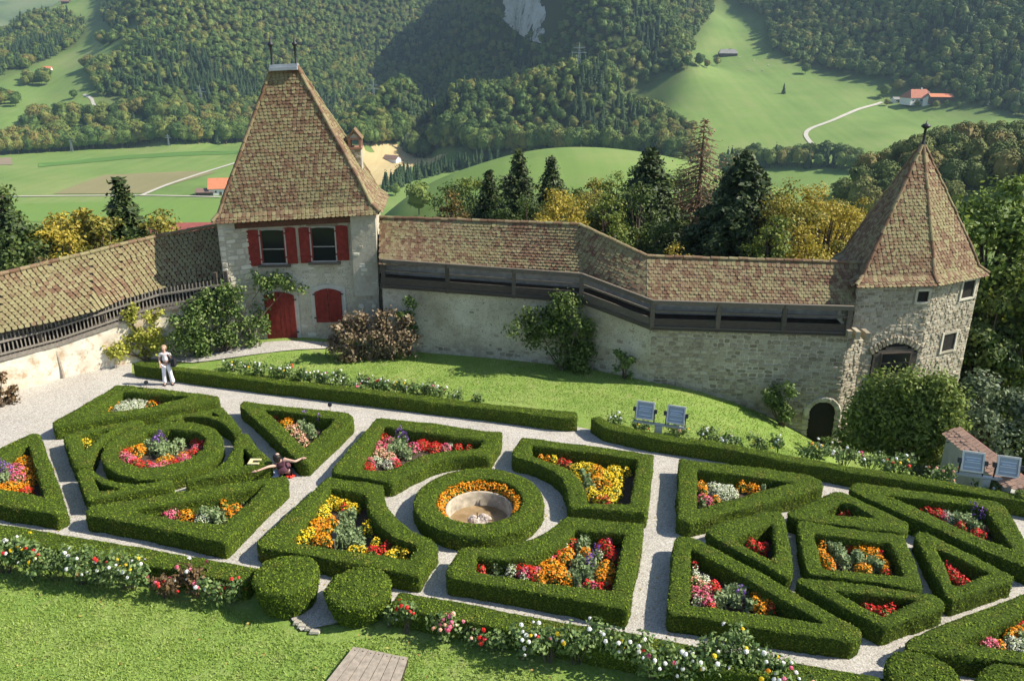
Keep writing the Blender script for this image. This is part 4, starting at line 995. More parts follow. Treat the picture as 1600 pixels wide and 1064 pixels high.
for i, s in posts:
    q = v2(CW_[i])*(1-s)+v2(CW_[i+1])*s-CN[i]*.03; z0 = RB[i]*(1-s)+RB[i+1]*s-.05; z1 = EZ[i]*(1-s)+EZ[i+1]*s; b_ = MB(); b_.beam((q[0], q[1], z0), (q[0], q[1], z1), .16, .16, (0, 1, 0))
    part('post', b_.mesh('post', M_TIMBER), curt)
# roof: eaves and ridge run along the bends
epx = [(594, 409), (911, 423), (1012, 469), (1338, 477)]; rpx = [(594, 341), (905, 352), (1012, 402), (1342, 412)]
EV = [at(x, y, z-.02) for (x, y), z in zip(epx, [3.80, 3.80, 3.16, 3.16])]
RG = []
for i, (x, y) in enumerate(rpx):
    dd = CD[min(i, 2)] if i != 1 else (CD[0]+CD[1])/2
    s, z = plane_hit(x, y, v2(CW_[i])+CN[i]*1.35, dd/np.linalg.norm(dd)); q = v2(CW_[i])+CN[i]*1.35+dd/np.linalg.norm(dd)*s; RG.append(np.array([q[0], q[1], z]))
print('ridge z', [round(float(r[2]), 2) for r in RG])
BK = [np.array([*(v2(RG[i])+CN[i]*1.1), RG[i][2]-1.0]) for i in range(4)]
mids = lambda A, B: [A, A*.5+B*.5-np.array([0, 0, .05]), B]
roof_deck([(mids(EV[i], RG[i]), mids(EV[i+1], RG[i+1])) for i in range(3)]+[([BK[i+1], RG[i+1]], [BK[i], RG[i]]) for i in range(3)], parent=curt, name='roof')
T_ = []
for i in range(3): T_ += tile_roof(mids(EV[i], RG[i]), mids(EV[i+1], RG[i+1]))
place(curt, 'roof_tile', TILES, T_, M_TILE_C, 300)
place(curt, 'ridge_tile', RIDGE, ridge_line(RG), M_RIDGE, 300)
# rubble: sparse under the plaster on the left, full courses to the right
S_ = []
L0 = np.linalg.norm(v2(CW_[1]-CW_[0]))
S_ += stone_face(cpt(0, .06, 0), cpt(1, .06, 0), -.1, 2.6, prob=.10, cw=(.12, .25), chh=(.1, .18), proud=-.012)
S_ += stone_face(cpt(0, .06, 0), cpt(1, .06, 0), -.1, .42, prob=.75, proud=.0)
S_ += stone_face(cpt(1, .06, 0), cpt(2, .06, 0), -.4, 2.7, cw=(.18, .36), chh=(.12, .19), proud=.0, zf=lambda x, z: z < 2.62-x*.27 and RNG.random() < (.25 if z > 1.6-x*.5 else .9))
L2 = np.linalg.norm(v2(CW_[3]-CW_[2]))
ad0, adz = plane_hit(1258, 684, cpt(2, .06, 0), CD[2]); ad1, adz1 = plane_hit(1308, 628, cpt(2, .06, 0), CD[2])
S_ += stone_face(cpt(2, .06, 0), cpt(3, .06, 0), -3.4, 2.1, [(ad0+.05, ad1-.05, -9, adz1-.1)], cw=(.16, .36), chh=(.11, .18), zf=lambda x, z: z > -.25*x-.9)
place(curt, 'stone', STONES, S_, M_STONE, 300)
# arched cellar doorway at the foot
d_ = MB(); n_ = 11; xs = np.linspace(ad0, ad1, n_); rr_ = (ad1-ad0)/2
q0 = v2(cpt(2, .06, 0)); f3 = lambda s, b, z: np.array([*(q0+CD[2]*s+CN[2]*b), z])
arch = [(x, adz1-rr_+math.sqrt(max(0, rr_**2-(x-ad0-rr_)**2))) for x in xs]
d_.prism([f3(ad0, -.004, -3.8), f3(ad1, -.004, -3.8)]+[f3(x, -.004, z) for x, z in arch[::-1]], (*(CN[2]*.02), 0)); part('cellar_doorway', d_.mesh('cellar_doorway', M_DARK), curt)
vs = []
for i in range(13):
    a_ = PI*i/12; x = ad0+rr_-math.cos(a_)*(rr_+.10); z = adz1-rr_+math.sin(a_)*(rr_+.10); M = np.eye(4); tq = np.array([*(CD[2]*math.sin(a_)), math.cos(a_)]); rq = np.array([*(-CD[2]*math.cos(a_)), math.sin(a_)])
    M[:3, 0] = tq*.25; M[:3, 1] = np.array([*CN[2], 0])*.16; M[:3, 2] = rq*.22; M[:3, 3] = f3(x, -.0, z); vs.append(M)
for z in np.arange(-3.4, adz1-rr_, .24):
    for s in (ad0-.1, ad1+.1): M = np.eye(4); M[:3, 0] = np.array([*CD[2], 0])*.24; M[:3, 1] = np.array([*CN[2], 0])*.16; M[:3, 2] = [0, 0, .22]; M[:3, 3] = f3(s, 0, z); vs.append(M)
place(curt, 'arch_stone', STONES, vs, M_STONEW, 300)

# ------------------------------------------------------------------ polygonal corner tower on the right
TE = 3.95
epxs = [(1338, 446), (1464, 443), (1543, 427)]
TA, TB, TCc = [at(x, y, TE) for x, y in epxs]; TDp = at(1305, 402, 4.0)
cen = (v2(TA)+v2(TB)+v2(TCc)+v2(TDp))/4+np.array([.45, 1.0]); 
TEe = np.array([TCc[0]+.9, TCc[1]+2.9, TE]); TFf = np.array([TDp[0]+3.0, TDp[1]+1.9, TE])
ring = [TA, TB, TCc, TEe, TFf, TDp]
apz = z_over(1442, 226, cen); da = ray(1442, 226); k_ = np.dot(cen, da[:2])/np.dot(da[:2], da[:2]); apex = np.array([da[0]*k_, da[1]*k_, CAM_H+da[2]*k_]); print('apex', apex, cen)
tower = thing('corner_tower', 'polygonal rubble-stone corner tower with steep pointed tile roof and ball finial', 'tower', (15.8, 31.5, -4))
APX = lambda P: apex+(P-apex)*.012
curvs = [hipcurve(P, APX(P), .13, .075) for P in ring]
roof_deck([(curvs[i], curvs[(i+1) % 6]) for i in range(6)], parent=tower, name='roof')
T_ = []
for i in (5, 0, 1): T_ += tile_roof(curvs[i], curvs[(i+1) % 6], tw=.17, tc=.135)
place(tower, 'roof_tile', TILES, T_, M_TILE_T, 300)
H_ = []
for i, c in enumerate(curvs):
    o_ = v2(ring[i])-cen; o_ /= np.linalg.norm(o_); H_ += ridge_line(c, (o_[0]*.8, o_[1]*.8, .6), .85, .33)
place(tower, 'ridge_tile', RIDGE, H_, M_RIDGE, 300)
f = MB(); zt = z_over(1446, 187, apex); h = zt-apex[2]
f.lathe(tuple(apex-[0, 0, .5]), [(.28, -.1), (.16, .3), (.05, .62), (.045, .5+h*.62), (.06, .5+h*.63), (.16, .5+h*.70), (.17, .5+h*.75), (.1, .5+h*.82), (.03, .5+h*.84), (.0, .5+h)], 12); part('roof_finial', f.mesh('roof_finial', M_IRON, True), tower)
inset = [np.array([*(v2(P)+(cen-v2(P))/np.linalg.norm(cen-v2(P))*.22)]) for P in ring]
base = [np.array([*(q+(q-cen)/np.linalg.norm(q-cen)*.0)]) for q in inset]
m = MB(); n_ = 6; V = [np.array([*q, -9.]) for q in base]+[np.array([*q, TE-.02]) for q in inset]; m.add(np.array(V), [(i, (i+1) % n_, n_+(i+1) % n_, n_+i) for i in range(n_)]); part('wall', m.mesh('wall', M_MORTAR), tower)
def face_hit(i, x, y): d = inset[i+1]-inset[i]; L = np.linalg.norm(d); return plane_hit(x, y, inset[i], d/L), d/L
holes0, holes1 = [], []
(s0, z1), uA = face_hit(0, 1434, 455); (s1, z0), _ = face_hit(0, 1448, 471); hw = (s0, s1, z0, z1); holes0.append(hw)
(a0, az0), _ = face_hit(0, 1356, 596); (a1, az1), _ = face_hit(0, 1437, 533); holes0.append((a0+.05, a1-.02, -9, az1-.15))
(b0, bz1), uB = face_hit(1, 1505, 440); (b1, bz0), _ = face_hit(1, 1518, 463); holes1.append((b0, b1, bz0, bz1))
(c0, cz1), _ = face_hit(1, 1474, 523); (c1, cz0), _ = face_hit(1, 1488, 545); holes1.append((c0, c1, cz0, cz1))
L01 = np.linalg.norm(inset[1]-inset[0]); L12 = np.linalg.norm(inset[2]-inset[1])
S_ = stone_face(inset[0], inset[1], -4.2, TE-.05, holes0, cw=(.13, .30), chh=(.09, .16), gap=.012, proud=.008)
S_ += stone_face(inset[1], inset[2], -5.2, TE-.05, holes1, cw=(.12, .28), chh=(.08, .15), gap=.012, proud=.010)
S_ += stone_face(inset[5], inset[0], 2, TE-.05, cw=(.15, .36), chh=(.10, .19))
place(tower, 'stone', STONES, S_, M_STONE, 300)
def wq(i, s, b, z): d = inset[i+1]-inset[i]; d = d/np.linalg.norm(d); q = inset[i]+d*s+np.array([-d[1], d[0]])*b; return np.array([q[0], q[1], z])
def nrm_in(i): d = inset[i+1]-inset[i]; d = d/np.linalg.norm(d); return np.array([-d[1], d[0], 0])
for i, (s0, s1, z0, z1) in ((0, hw), (1, (b0, b1, bz0, bz1)), (1, (c0, c1, cz0, cz1))):
    fr = MB()
    for a_, b_, c_, d_ in ((s0-.1, s0, z0-.08, z1+.1), (s1, s1+.1, z0-.08, z1+.1), (s0, s1, z0-.08, z0), (s0, s1, z1, z1+.1)):
        fr.prism([wq(i, a_, .03, c_), wq(i, b_, .03, c_), wq(i, b_, .03, d_), wq(i, a_, .03, d_)], -nrm_in(i)*.09)
    wn = part('window', fr.mesh('window', M_STONEW), tower); g_ = MB(); g_.prism([wq(i, s0, -.0, z0), wq(i, s1, -.0, z0), wq(i, s1, -.0, z1), wq(i, s0, -.0, z1)], -nrm_in(i)*.012); part('pane', g_.mesh('pane', M_DARK), wn)
# big blind arch closed with boards round a window
xs = np.linspace(a0, a1, 13); ar = [(x, az1-.42+.42*math.sin(PI*(k/12))) for k, x in enumerate(xs)]
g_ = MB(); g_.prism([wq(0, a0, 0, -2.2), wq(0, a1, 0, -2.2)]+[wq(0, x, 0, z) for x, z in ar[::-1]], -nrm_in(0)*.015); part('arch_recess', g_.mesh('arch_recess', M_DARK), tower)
for k in range(16):
    z = az1-.42-k*.13
    b_ = MB(); b_.prism([wq(0, a0+.03, -.016, z-.12), wq(0, a1-.03, -.016, z-.12), wq(0, a1-.03, -.016, z), wq(0, a0+.03, -.016, z)], -nrm_in(0)*.03)
    if z > -1.6: part('plank', b_.mesh('plank', M_TIMBER), tower)
for k in (0, 1):
    z = az1-.42+.003+k*.13; w_ = (a1-a0)*(.10+.16*k); b_ = MB(); b_.prism([wq(0, a0+w_, -.016, z), wq(0, a1-w_, -.016, z), wq(0, a1-w_, -.016, z+.12), wq(0, a0+w_, -.016, z+.12)], -nrm_in(0)*.03); part('plank', b_.mesh('plank', M_TIMBER), tower)
(w0, wz1), _ = face_hit(0, 1376, 551); (w1, wz0), _ = face_hit(0, 1418, 580)
fr = MB(); fr.prism([wq(0, w0, -.047, wz0), wq(0, w1, -.047, wz0), wq(0, w1, -.047, wz1), wq(0, w0, -.047, wz1)], -nrm_in(0)*.03); wn = part('window', fr.mesh('window', M_DWOOD), tower, label='window in the boarded arch')
for k in range(2):
    g_ = MB(); zc_ = wz0+(wz1-wz0)*(.05+k*.48); g_.prism([wq(0, w0+.06, -.079, zc_), wq(0, w1-.06, -.079, zc_), wq(0, w1-.06, -.079, zc_+(wz1-wz0)*.42), wq(0, w0+.06, -.079, zc_+(wz1-wz0)*.42)], -nrm_in(0)*.008); part('pane', g_.mesh('pane', M_PANE), wn)
vs = []
for k in range(15):
    s = k/14; x = a0-.06+(a1-a0+.12)*s; z = az1-.42+.42*math.sin(PI*s)+.12; tl = math.cos(PI*s)*.5; M = np.eye(4); d = np.append(uA, 0); tq = d*math.cos(tl)+np.array([0, 0, math.sin(tl)]); rq = -d*math.sin(tl)+np.array([0, 0, math.cos(tl)])
    M[:3, 0] = tq*.15; M[:3, 1] = nrm_in(0)*.16; M[:3, 2] = rq*.30; M[:3, 3] = wq(0, x, -.0, z); vs.append(M)
place(tower, 'arch_stone', STONES, vs, M_STONE, 60)
for x, y in ((1324, 520), (1337, 521), (1352, 523)):
    s, z = plane_hit(x, y, v2(CW_[3])-CN[3]*.05, CD[2]); q = v2(CW_[3])-CN[3]*.05+CD[2]*s; b_ = MB(); b_.box((q[0], q[1], z), (.16, .5, .3)); part('corbel', b_.mesh('corbel', M_STONE), tower)
m = MB(); m.prism([cpt(3, .05, -4.5), np.array([*(inset[0]+uA*.5), -4.5]), np.array([*(inset[0]+nrm_in(0)[:2]*.5), -4.5]), cpt(3, .75, -4.5)], (0, 0, 4.5+2.1)); part('wall_return', m.mesh('wall_return', M_MORTAR), tower)
dR = v2(inset[0]+uA*.5)-v2(cpt(3, .05, 0)); place(tower, 'stone', STONES, stone_face(cpt(3, .05, 0), inset[0]+uA*.5, -3.8, 2.1, cw=(.16, .36), chh=(.11, .18)), M_STONE, 0)

# ------------------------------------------------------------------ left wall with roofed walk and picket railing
lw = [at(-70, 648), at(0, 618), at(100, 590), at(200, 568), at(262, 556), at(372, 541, .2)]
lw[0] = lw[1]+(lw[1]-lw[2])*2.2
LZ = [1.30, 1.35, 1.38, 1.75, 2.0, 2.3]                   # wall top
lwall = thing('garden_wall', 'sunlit cream-washed garden wall with a roofed walk and picket railing left of the gatehouse', 'wall', (-17, 30, 0))
LDr = seg_dirs(lw)
def ln(i):
    ds = [LDr[j] for j in (i-1, i) if 0 <= j < len(LDr)]; d = sum(ds)/len(ds); d /= np.linalg.norm(d); return np.array([-d[1], d[0]])
LN = [ln(i) for i in range(len(lw))]
def lp(i, back, z): q = v2(lw[i])+LN[i]*back; return np.array([q[0], q[1], z])
NL = len(lw)
rows = []; zs_ = np.linspace(0, 1, 9); PV = []; seg_i = []
for i in range(NL-1):
    for k in range(14): seg_i.append((i, k/14))
seg_i.append((NL-2, 1.0))
for zq in zs_:
    for i, s in seg_i:
        a_, b_ = lp(i, 0, -.3), lp(i+1, 0, -.3); zt_ = LZ[i]*(1-s)+LZ[i+1]*s; p = a_*(1-s)+b_*s; p[2] = -.3+(zt_+.3)*zq; PV.append(p)
PV = np.array(PV); f_ = (fbm(PV, 1.3, 3, 4)-.5)*.14; nn_ = np.array([LN[i] for i, s in seg_i]*len(zs_)); PV[:, :2] -= nn_*(f_[:, None]+.03*(1-np.repeat(zs_, len(seg_i)))[:, None])
ni = len(seg_i); I_ = np.arange(len(PV)).reshape(-1, ni); part('wall', make_mesh('wall', PV, np.stack([I_[:-1, :-1], I_[:-1, 1:], I_[1:, 1:], I_[1:, :-1]], -1).reshape(-1, 4), M_LIME, smooth=True), lwall)
m = MB()
for i in range(NL-1):
    m.add(np.array([lp(i, .1, LZ[i]), lp(i+1, .1, LZ[i+1]), lp(i+1, 2.1, LZ[i+1]), lp(i, 2.1, LZ[i]), lp(i, .1, LZ[i]-.1), lp(i+1, .1, LZ[i+1]-.1), lp(i+1, 2.1, LZ[i+1]-.1), lp(i, 2.1, LZ[i]-.1)]), [(0, 1, 2, 3), (4, 7, 6, 5), (0, 4, 5, 1)])
part('walkway', m.mesh('walkway', M_TIMBER), lwall)
m = MB()
for i in range(NL-1):
    m.add(np.array([lp(i, 1.9, -6), lp(i+1, 1.9, -6), lp(i+1, 1.9, LZ[i+1]+1.15), lp(i, 1.9, LZ[i]+1.15), lp(i, 2.3, -6), lp(i+1, 2.3, -6), lp(i+1, 2.3, LZ[i+1]+1.15), lp(i, 2.3, LZ[i]+1.15)]), [(0, 1, 2, 3), (3, 2, 6, 7), (5, 4, 7, 6)])
part('parapet', m.mesh('parapet', M_PLASTER), lwall)
pk = []
for i in range(NL-1):
    L = np.linalg.norm(v2(lw[i+1]-lw[i])); n_ = int(L/.135)
    for k in range(n_):
        s = (k+.5)/n_; q = v2(lw[i])*(1-s)+v2(lw[i+1])*s-LN[i]*(-.02); zt_ = LZ[i]*(1-s)+LZ[i+1]*s; pk.append((q[0], q[1], zt_+.42+.01*math.sin(k*2.7), RNG.normal()*.03, LDr[i]))
    for a_ in (.18, .62):
        b_ = MB(); b_.beam(lp(i, -.03, LZ[i]+a_), lp(i+1, -.03, LZ[i+1]+a_), .06, .07); part('rail', b_.mesh('rail', M_GREYWOOD), lwall)
    b_ = MB(); b_.beam(lp(i, .0, LZ[i]+.0), lp(i+1, .0, LZ[i+1]+.0), .16, .12); part('sill_beam', b_.mesh('sill_beam', M_GREYWOOD), lwall)
pm = MB(); pm.box((0, 0, 0), (.045, .03, .82)); pm.box((0, 0, .43), (.045, .03, .05), taper=.4)
picket = [(np.concatenate(pm.V), [np.array(f) for f in pm.F.values()])]
PM = []
for x, y, z, r, d in pk: M = np.eye(4); M[:3, 0] = [d[0], d[1], r]; M[:3, 1] = [-d[1], d[0], 0]; M[:3, 2] = [-r*d[0], -r*d[1], 1]; M[:3, 3] = [x, y, z]; PM.append(M)
place(lwall, 'picket', picket, PM, M_GREYWOOD, 300)
lepx = [(0, 516), (78, 500), (142, 484), (188, 464), (254, 446), (364, 427)]; lrpx = [(0, 430), (78, 411), (142, 396), (188, 384), (254, 369), (346, 352)]
lez = [2.42, 2.48, 2.55, 2.68, 2.8, 3.0]; LE = [at(x, y, z) for (x, y), z in zip(lepx, lez)]; LR = []
for i, (x, y) in enumerate(lrpx):
    q = at(x, y, 4.0+.7*i/5); LR.append(q)
LE = [LE[0]+(LE[0]-LE[1])*1.9]+LE; LR = [LR[0]+(LR[0]-LR[1])*1.9]+LR
print('left roof widths', [round(float(np.linalg.norm(a-b)), 2) for a, b in zip(LE, LR)])
LB = [np.array([*(v2(LR[i])+LN[min(i, NL-1)]*1.5), LR[i][2]-1.2]) for i in range(len(LR))]
ml = lambda A, B: [A, A*.5+B*.5-np.array([0, 0, .07]), B]
roof_deck([(ml(LE[i], LR[i]), ml(LE[i+1], LR[i+1])) for i in range(len(LE)-1)]+[([LB[i+1], LR[i+1]], [LB[i], LR[i]]) for i in range(len(LE)-1)], parent=lwall, name='roof')
T_ = []
for i in range(len(LE)-1): T_ += tile_roof(ml(LE[i], LR[i]), ml(LE[i+1], LR[i+1]), tw=.20, tc=.165)
sc_ = [abs(proj(M[:3, 3])[0, 0]-160)+(0 if proj(M[:3, 3])[0, 0] > 0 else 1e4) for M in T_]
place(lwall, 'roof_tile', TILES, T_, M_TILE_L, 300, np.array(sc_))
place(lwall, 'ridge_tile', RIDGE, ridge_line(LR, scale=1.2), M_RIDGE, 300)
for s_px in (78, 175, 262, 330):
    i = 1 if s_px < 100 else (2 if s_px < 200 else (3 if s_px < 262 else 4)); s = {78: .78, 175: .75, 262: .95, 330: .8}[s_px]
    q = v2(lw[i])*(1-s)+v2(lw[i+1])*s+LN[i]*.06; zt_ = LZ[i]*(1-s)+LZ[i+1]*s; b_ = MB(); b_.beam((q[0], q[1], zt_), (q[0], q[1], zt_+1.15), .14, .14, (0, 1, 0)); part('post', b_.mesh('post', M_TIMBER), lwall)
# ------------------------------------------------------------------ terrace: lawn, gravel
HH = .50
# the fountain's round ring hedge: fitted centre and radius
rc = np.array([at(x, y, HH)[:2] for x, y in [(643, 782), (851, 790.5), (751, 729.2), (758, 838), (660, 757), (685, 742.5), (838, 762), (662, 810.5), (838, 812)]])
A_ = np.c_[2*rc, np.ones(len(rc))]; s_ = np.linalg.lstsq(A_, (rc**2).sum(1), rcond=None)[0]; FC = s_[:2]; FR = math.sqrt(s_[2]+s_[0]**2+s_[1]**2); print('fountain', FC, FR)
BASIN_R = FR-.62-.28+.05
t = NT('lawn_grass', .85, .15); a_ = t.noise(.35, 4, .6); b_ = t.noise(14, 5, .75); c_ = t.noise(2.2, 4, .65)
c = t.ramp(a_, [(.3, (.165, .265, .055)), (.5, (.215, .31, .07)), (.7, (.29, .345, .11))]); c = t.mix(t.ramp(b_, [(.42, .8), (.55, 0.)]), c, (.14, .22, .035)); c = t.mix(t.ramp(c_, [(.52, 0.), (.7, .6)]), c, (.30, .31, .12)); t.col(c); t.bump(b_, .9, .05); M_LAWN = t.m
t = NT('gravel', .95, .15); a_ = t.noise(42, 4, .8); b_ = t.noise(.7, 4, .6); v_ = t.n('ShaderNodeTexVoronoi', Scale=38.0); t.l(t.pos(), v_.inputs['Vector'])
c = t.ramp(t.math('ADD', t.math('MULTIPLY', v_.outputs['Color'], .45), t.math('ADD', t.math('MULTIPLY', a_, .3), t.math('MULTIPLY', b_, .25))), [(.25, (.23, .21, .18)), (.5, (.42, .39, .345)), (.75, (.62, .585, .53))]); t.col(c); t.bump(a_, .8, .02); M_GRAVEL = t.m
M_SOIL = plain('bed_soil', (.07, .05, .035), .95, .35, 20)
gx = np.arange(-27, 27.01, .3); gy = np.arange(1.0, 36.01, .3); GX, GY = np.meshgrid(gx, gy)
wallpoly = [v2(p) for p in lw]; wallpoly = [v2(lp(i, .25, 0)) for i in range(NL)]+[v2(W3(0, -.4, 0)), v2(W3(WL, -.4, 0)), v2(cpt(0, .4, 0)), v2(cpt(1, .4, 0)), v2(cpt(2, .4, 0)), v2(cpt(3, .4, 0)), v2(inset[0]+[.3, .5]), np.array([26, 30.5]), np.array([26, 1]), np.array([-26.5, 1]), np.array([-26.5, 24])]
ok = inpoly(GX.ravel(), GY.ravel(), wallpoly).reshape(GX.shape)
cell = ok[:-1, :-1] & ok[:-1, 1:] & ok[1:, 1:] & ok[1:, :-1] | (ok[:-1, :-1] | ok[:-1, 1:] | ok[1:, 1:] | ok[1:, :-1])
I_ = np.arange(GX.size).reshape(GX.shape); Fq = np.stack([I_[:-1, :-1], I_[:-1, 1:], I_[1:, 1:], I_[1:, :-1]], -1)[cell]
def lawn_z(x, y):
    z = gz(x, y)+(fbm(np.c_[np.ravel(x), np.ravel(y), np.zeros(np.size(x))], .6, 3, 2).reshape(np.shape(x))-.5)*.06-.03
    steep = np.clip((np.asarray(x)-20.5)/4, 0, 1)*np.clip((np.asarray(y)-22)/3, 0, 1); return z-steep*3
ZZ = lawn_z(GX, GY)
used = np.unique(Fq); remap = np.full(GX.size, -1); remap[used] = np.arange(len(used))
Fq = Fq[~(np.hypot(GX.ravel()[Fq]-FC[0], GY.ravel()[Fq]-FC[1]) < BASIN_R+.05).any(1)]; used = np.unique(Fq); remap = np.full(GX.size, -1); remap[used] = np.arange(len(used))
VV = np.c_[GX.ravel(), GY.ravel(), ZZ.ravel()][used]; link('lawn', make_mesh('lawn', VV, remap[Fq], M_LAWN, smooth=True), kind='structure')
def flat_sheet(name, poly, mat, dz, step=.35, zf=gz, hole=None):
    P = np.array([p[:2] for p in poly], float); B = resample(P, step); lo, hi = B.min(0), B.max(0)
    g0, g1 = np.meshgrid(np.arange(lo[0], hi[0], step), np.arange(lo[1], hi[1], step)); mm = inpoly(g0.ravel(), g1.ravel(), P); G = np.c_[g0.ravel(), g1.ravel()][mm]
    allp = np.vstack([B, G]) if len(G) else B
    ed = [(i, (i+1) % len(B)) for i in range(len(B))]
    if hole is not None:
        allp = allp[~((np.hypot(allp[:, 0]-hole[0], allp[:, 1]-hole[1]) < hole[2]+.1) & (np.arange(len(allp)) >= len(B)))]; t_h = np.arange(48)*2*PI/48; n0 = len(allp); allp = np.vstack([allp, np.c_[hole[0]+hole[2]*np.cos(t_h), hole[1]+hole[2]*np.sin(t_h)]]); ed += [(n0+i, n0+(i+1) % 48) for i in range(48)]
    r = delaunay_2d_cdt([Vector(p) for p in allp], ed, [], 0, 1e-5)
    Vv = np.array([list(v) for v in r[0]]); Ff = np.array(r[2]); c = Vv[Ff].mean(1); Ff = Ff[inpoly(c[:, 0], c[:, 1], P)]; c = Vv[Ff].mean(1)
    if hole is not None: Ff = Ff[np.hypot(c[:, 0]-hole[0], c[:, 1]-hole[1]) > hole[2]-.02]
    return link(name, make_mesh(name, np.c_[Vv, zf(Vv[:, 0], Vv[:, 1])+dz], Ff, mat), kind='structure')
# gravel between the near and the far border hedge, out to the left wall
far_edge = [(206, 585), (300, 596), (400, 609), (500, 620), (600, 632), (700, 644), (800, 656), (906, 668), (925, 672), (1016, 697), (1130, 716), (1200, 730), (1327, 752), (1454, 774), (1600, 802), (1720, 822)]
near_edge = [(1850, 1150), (1500, 1075), (1375, 1060), (1200, 1035), (1000, 1000), (800, 967), (617, 938), (520, 975), (470, 985), (400, 900), (350, 888), (200, 858), (0, 822), (-200, 790)]
left_e = [v2(lp(0, .1, 0)), v2(lp(1, .1, 0)), v2(lp(2, .1, 0)), v2(lp(3, .1, 0)), v2(lp(4, .1, 0)), v2(lp(5, .1, 0))]
front_t = [v2(W3(s_r0+.3, .4, 0)), at(560, 545), at(500, 553), at(420, 560), at(300, 567), at(215, 560), at(206, 566)]
gp = left_e+[v2(W3(.3, .5, 0))]+front_t+[at(x, y) for x, y in far_edge]+[at(x, y) for x, y in near_edge]
flat_sheet('gravel_path', gp, M_GRAVEL, .012, hole=(FC[0], FC[1], BASIN_R))
# stone steps between the two clipped drums
st = thing('stone_steps', 'worn flat stones set in the grass edge between the two clipped hedge drums', 'steps', tuple(at(500, 975)))
for k_, (x_, y_, w_) in enumerate(((466, 972, .22), (474, 977, .26), (484, 981, .20), (492, 986, .24))):
    c0 = at(x_, y_); b_ = MB(); b_.box((c0[0], c0[1], .015), (w_, .16, .05), taper=.8); part('step', b_.mesh('step', M_MORTAR), st)

# ------------------------------------------------------------------ clipped hedges
M_HEDGE = foliage('clipped_hedge_leaves', (.064, .108, .013), (.12, .178, .018), (.185, .24, .026), .04, 1.3, .85); M_HEDGE.node_tree.nodes['Principled BSDF'].inputs['Specular IOR Level'].default_value = .08
class _H: pass
_t = M_HEDGE.node_tree; _pb = _t.nodes['Principled BSDF']; _src = _pb.inputs['Base Color'].links[0].from_socket; _n = _t.nodes.new('ShaderNodeTexNoise'); _n.inputs['Scale'].default_value = 1.7; _n.inputs['Detail'].default_value = 5; _g = _t.nodes.new('ShaderNodeNewGeometry'); _t.links.new(_g.outputs['Position'], _n.inputs['Vector'])
_r = _t.nodes.new('ShaderNodeValToRGB'); _r.color_ramp.elements[0].position = .56; _r.color_ramp.elements[0].color = (0, 0, 0, 1); _r.color_ramp.elements[1].position = .72; _r.color_ramp.elements[1].color = (.75, .75, .75, 1); _t.links.new(_n.outputs['Fac'], _r.inputs[0])
_m = _t.nodes.new('ShaderNodeMix'); _m.data_type = 'RGBA'; _t.links.new(_r.outputs[0], _m.inputs[0]); _t.links.new(_src, _m.inputs[6]); _m.inputs[7].default_value = (.24, .19, .045, 1); _t.links.new(_m.outputs[2], _pb.inputs['Base Color'])
M_HCORE = NT('hedge_core', .9, .1); n_ = M_HCORE.noise(22, 4, .8); M_HCORE.col(M_HCORE.ramp(n_, [(.35, (.022, .036, .007)), (.65, (.085, .13, .016))])); M_HCORE.bump(n_, 1, .05); M_HCORE = M_HCORE.m
HH = .50
hid = [0]
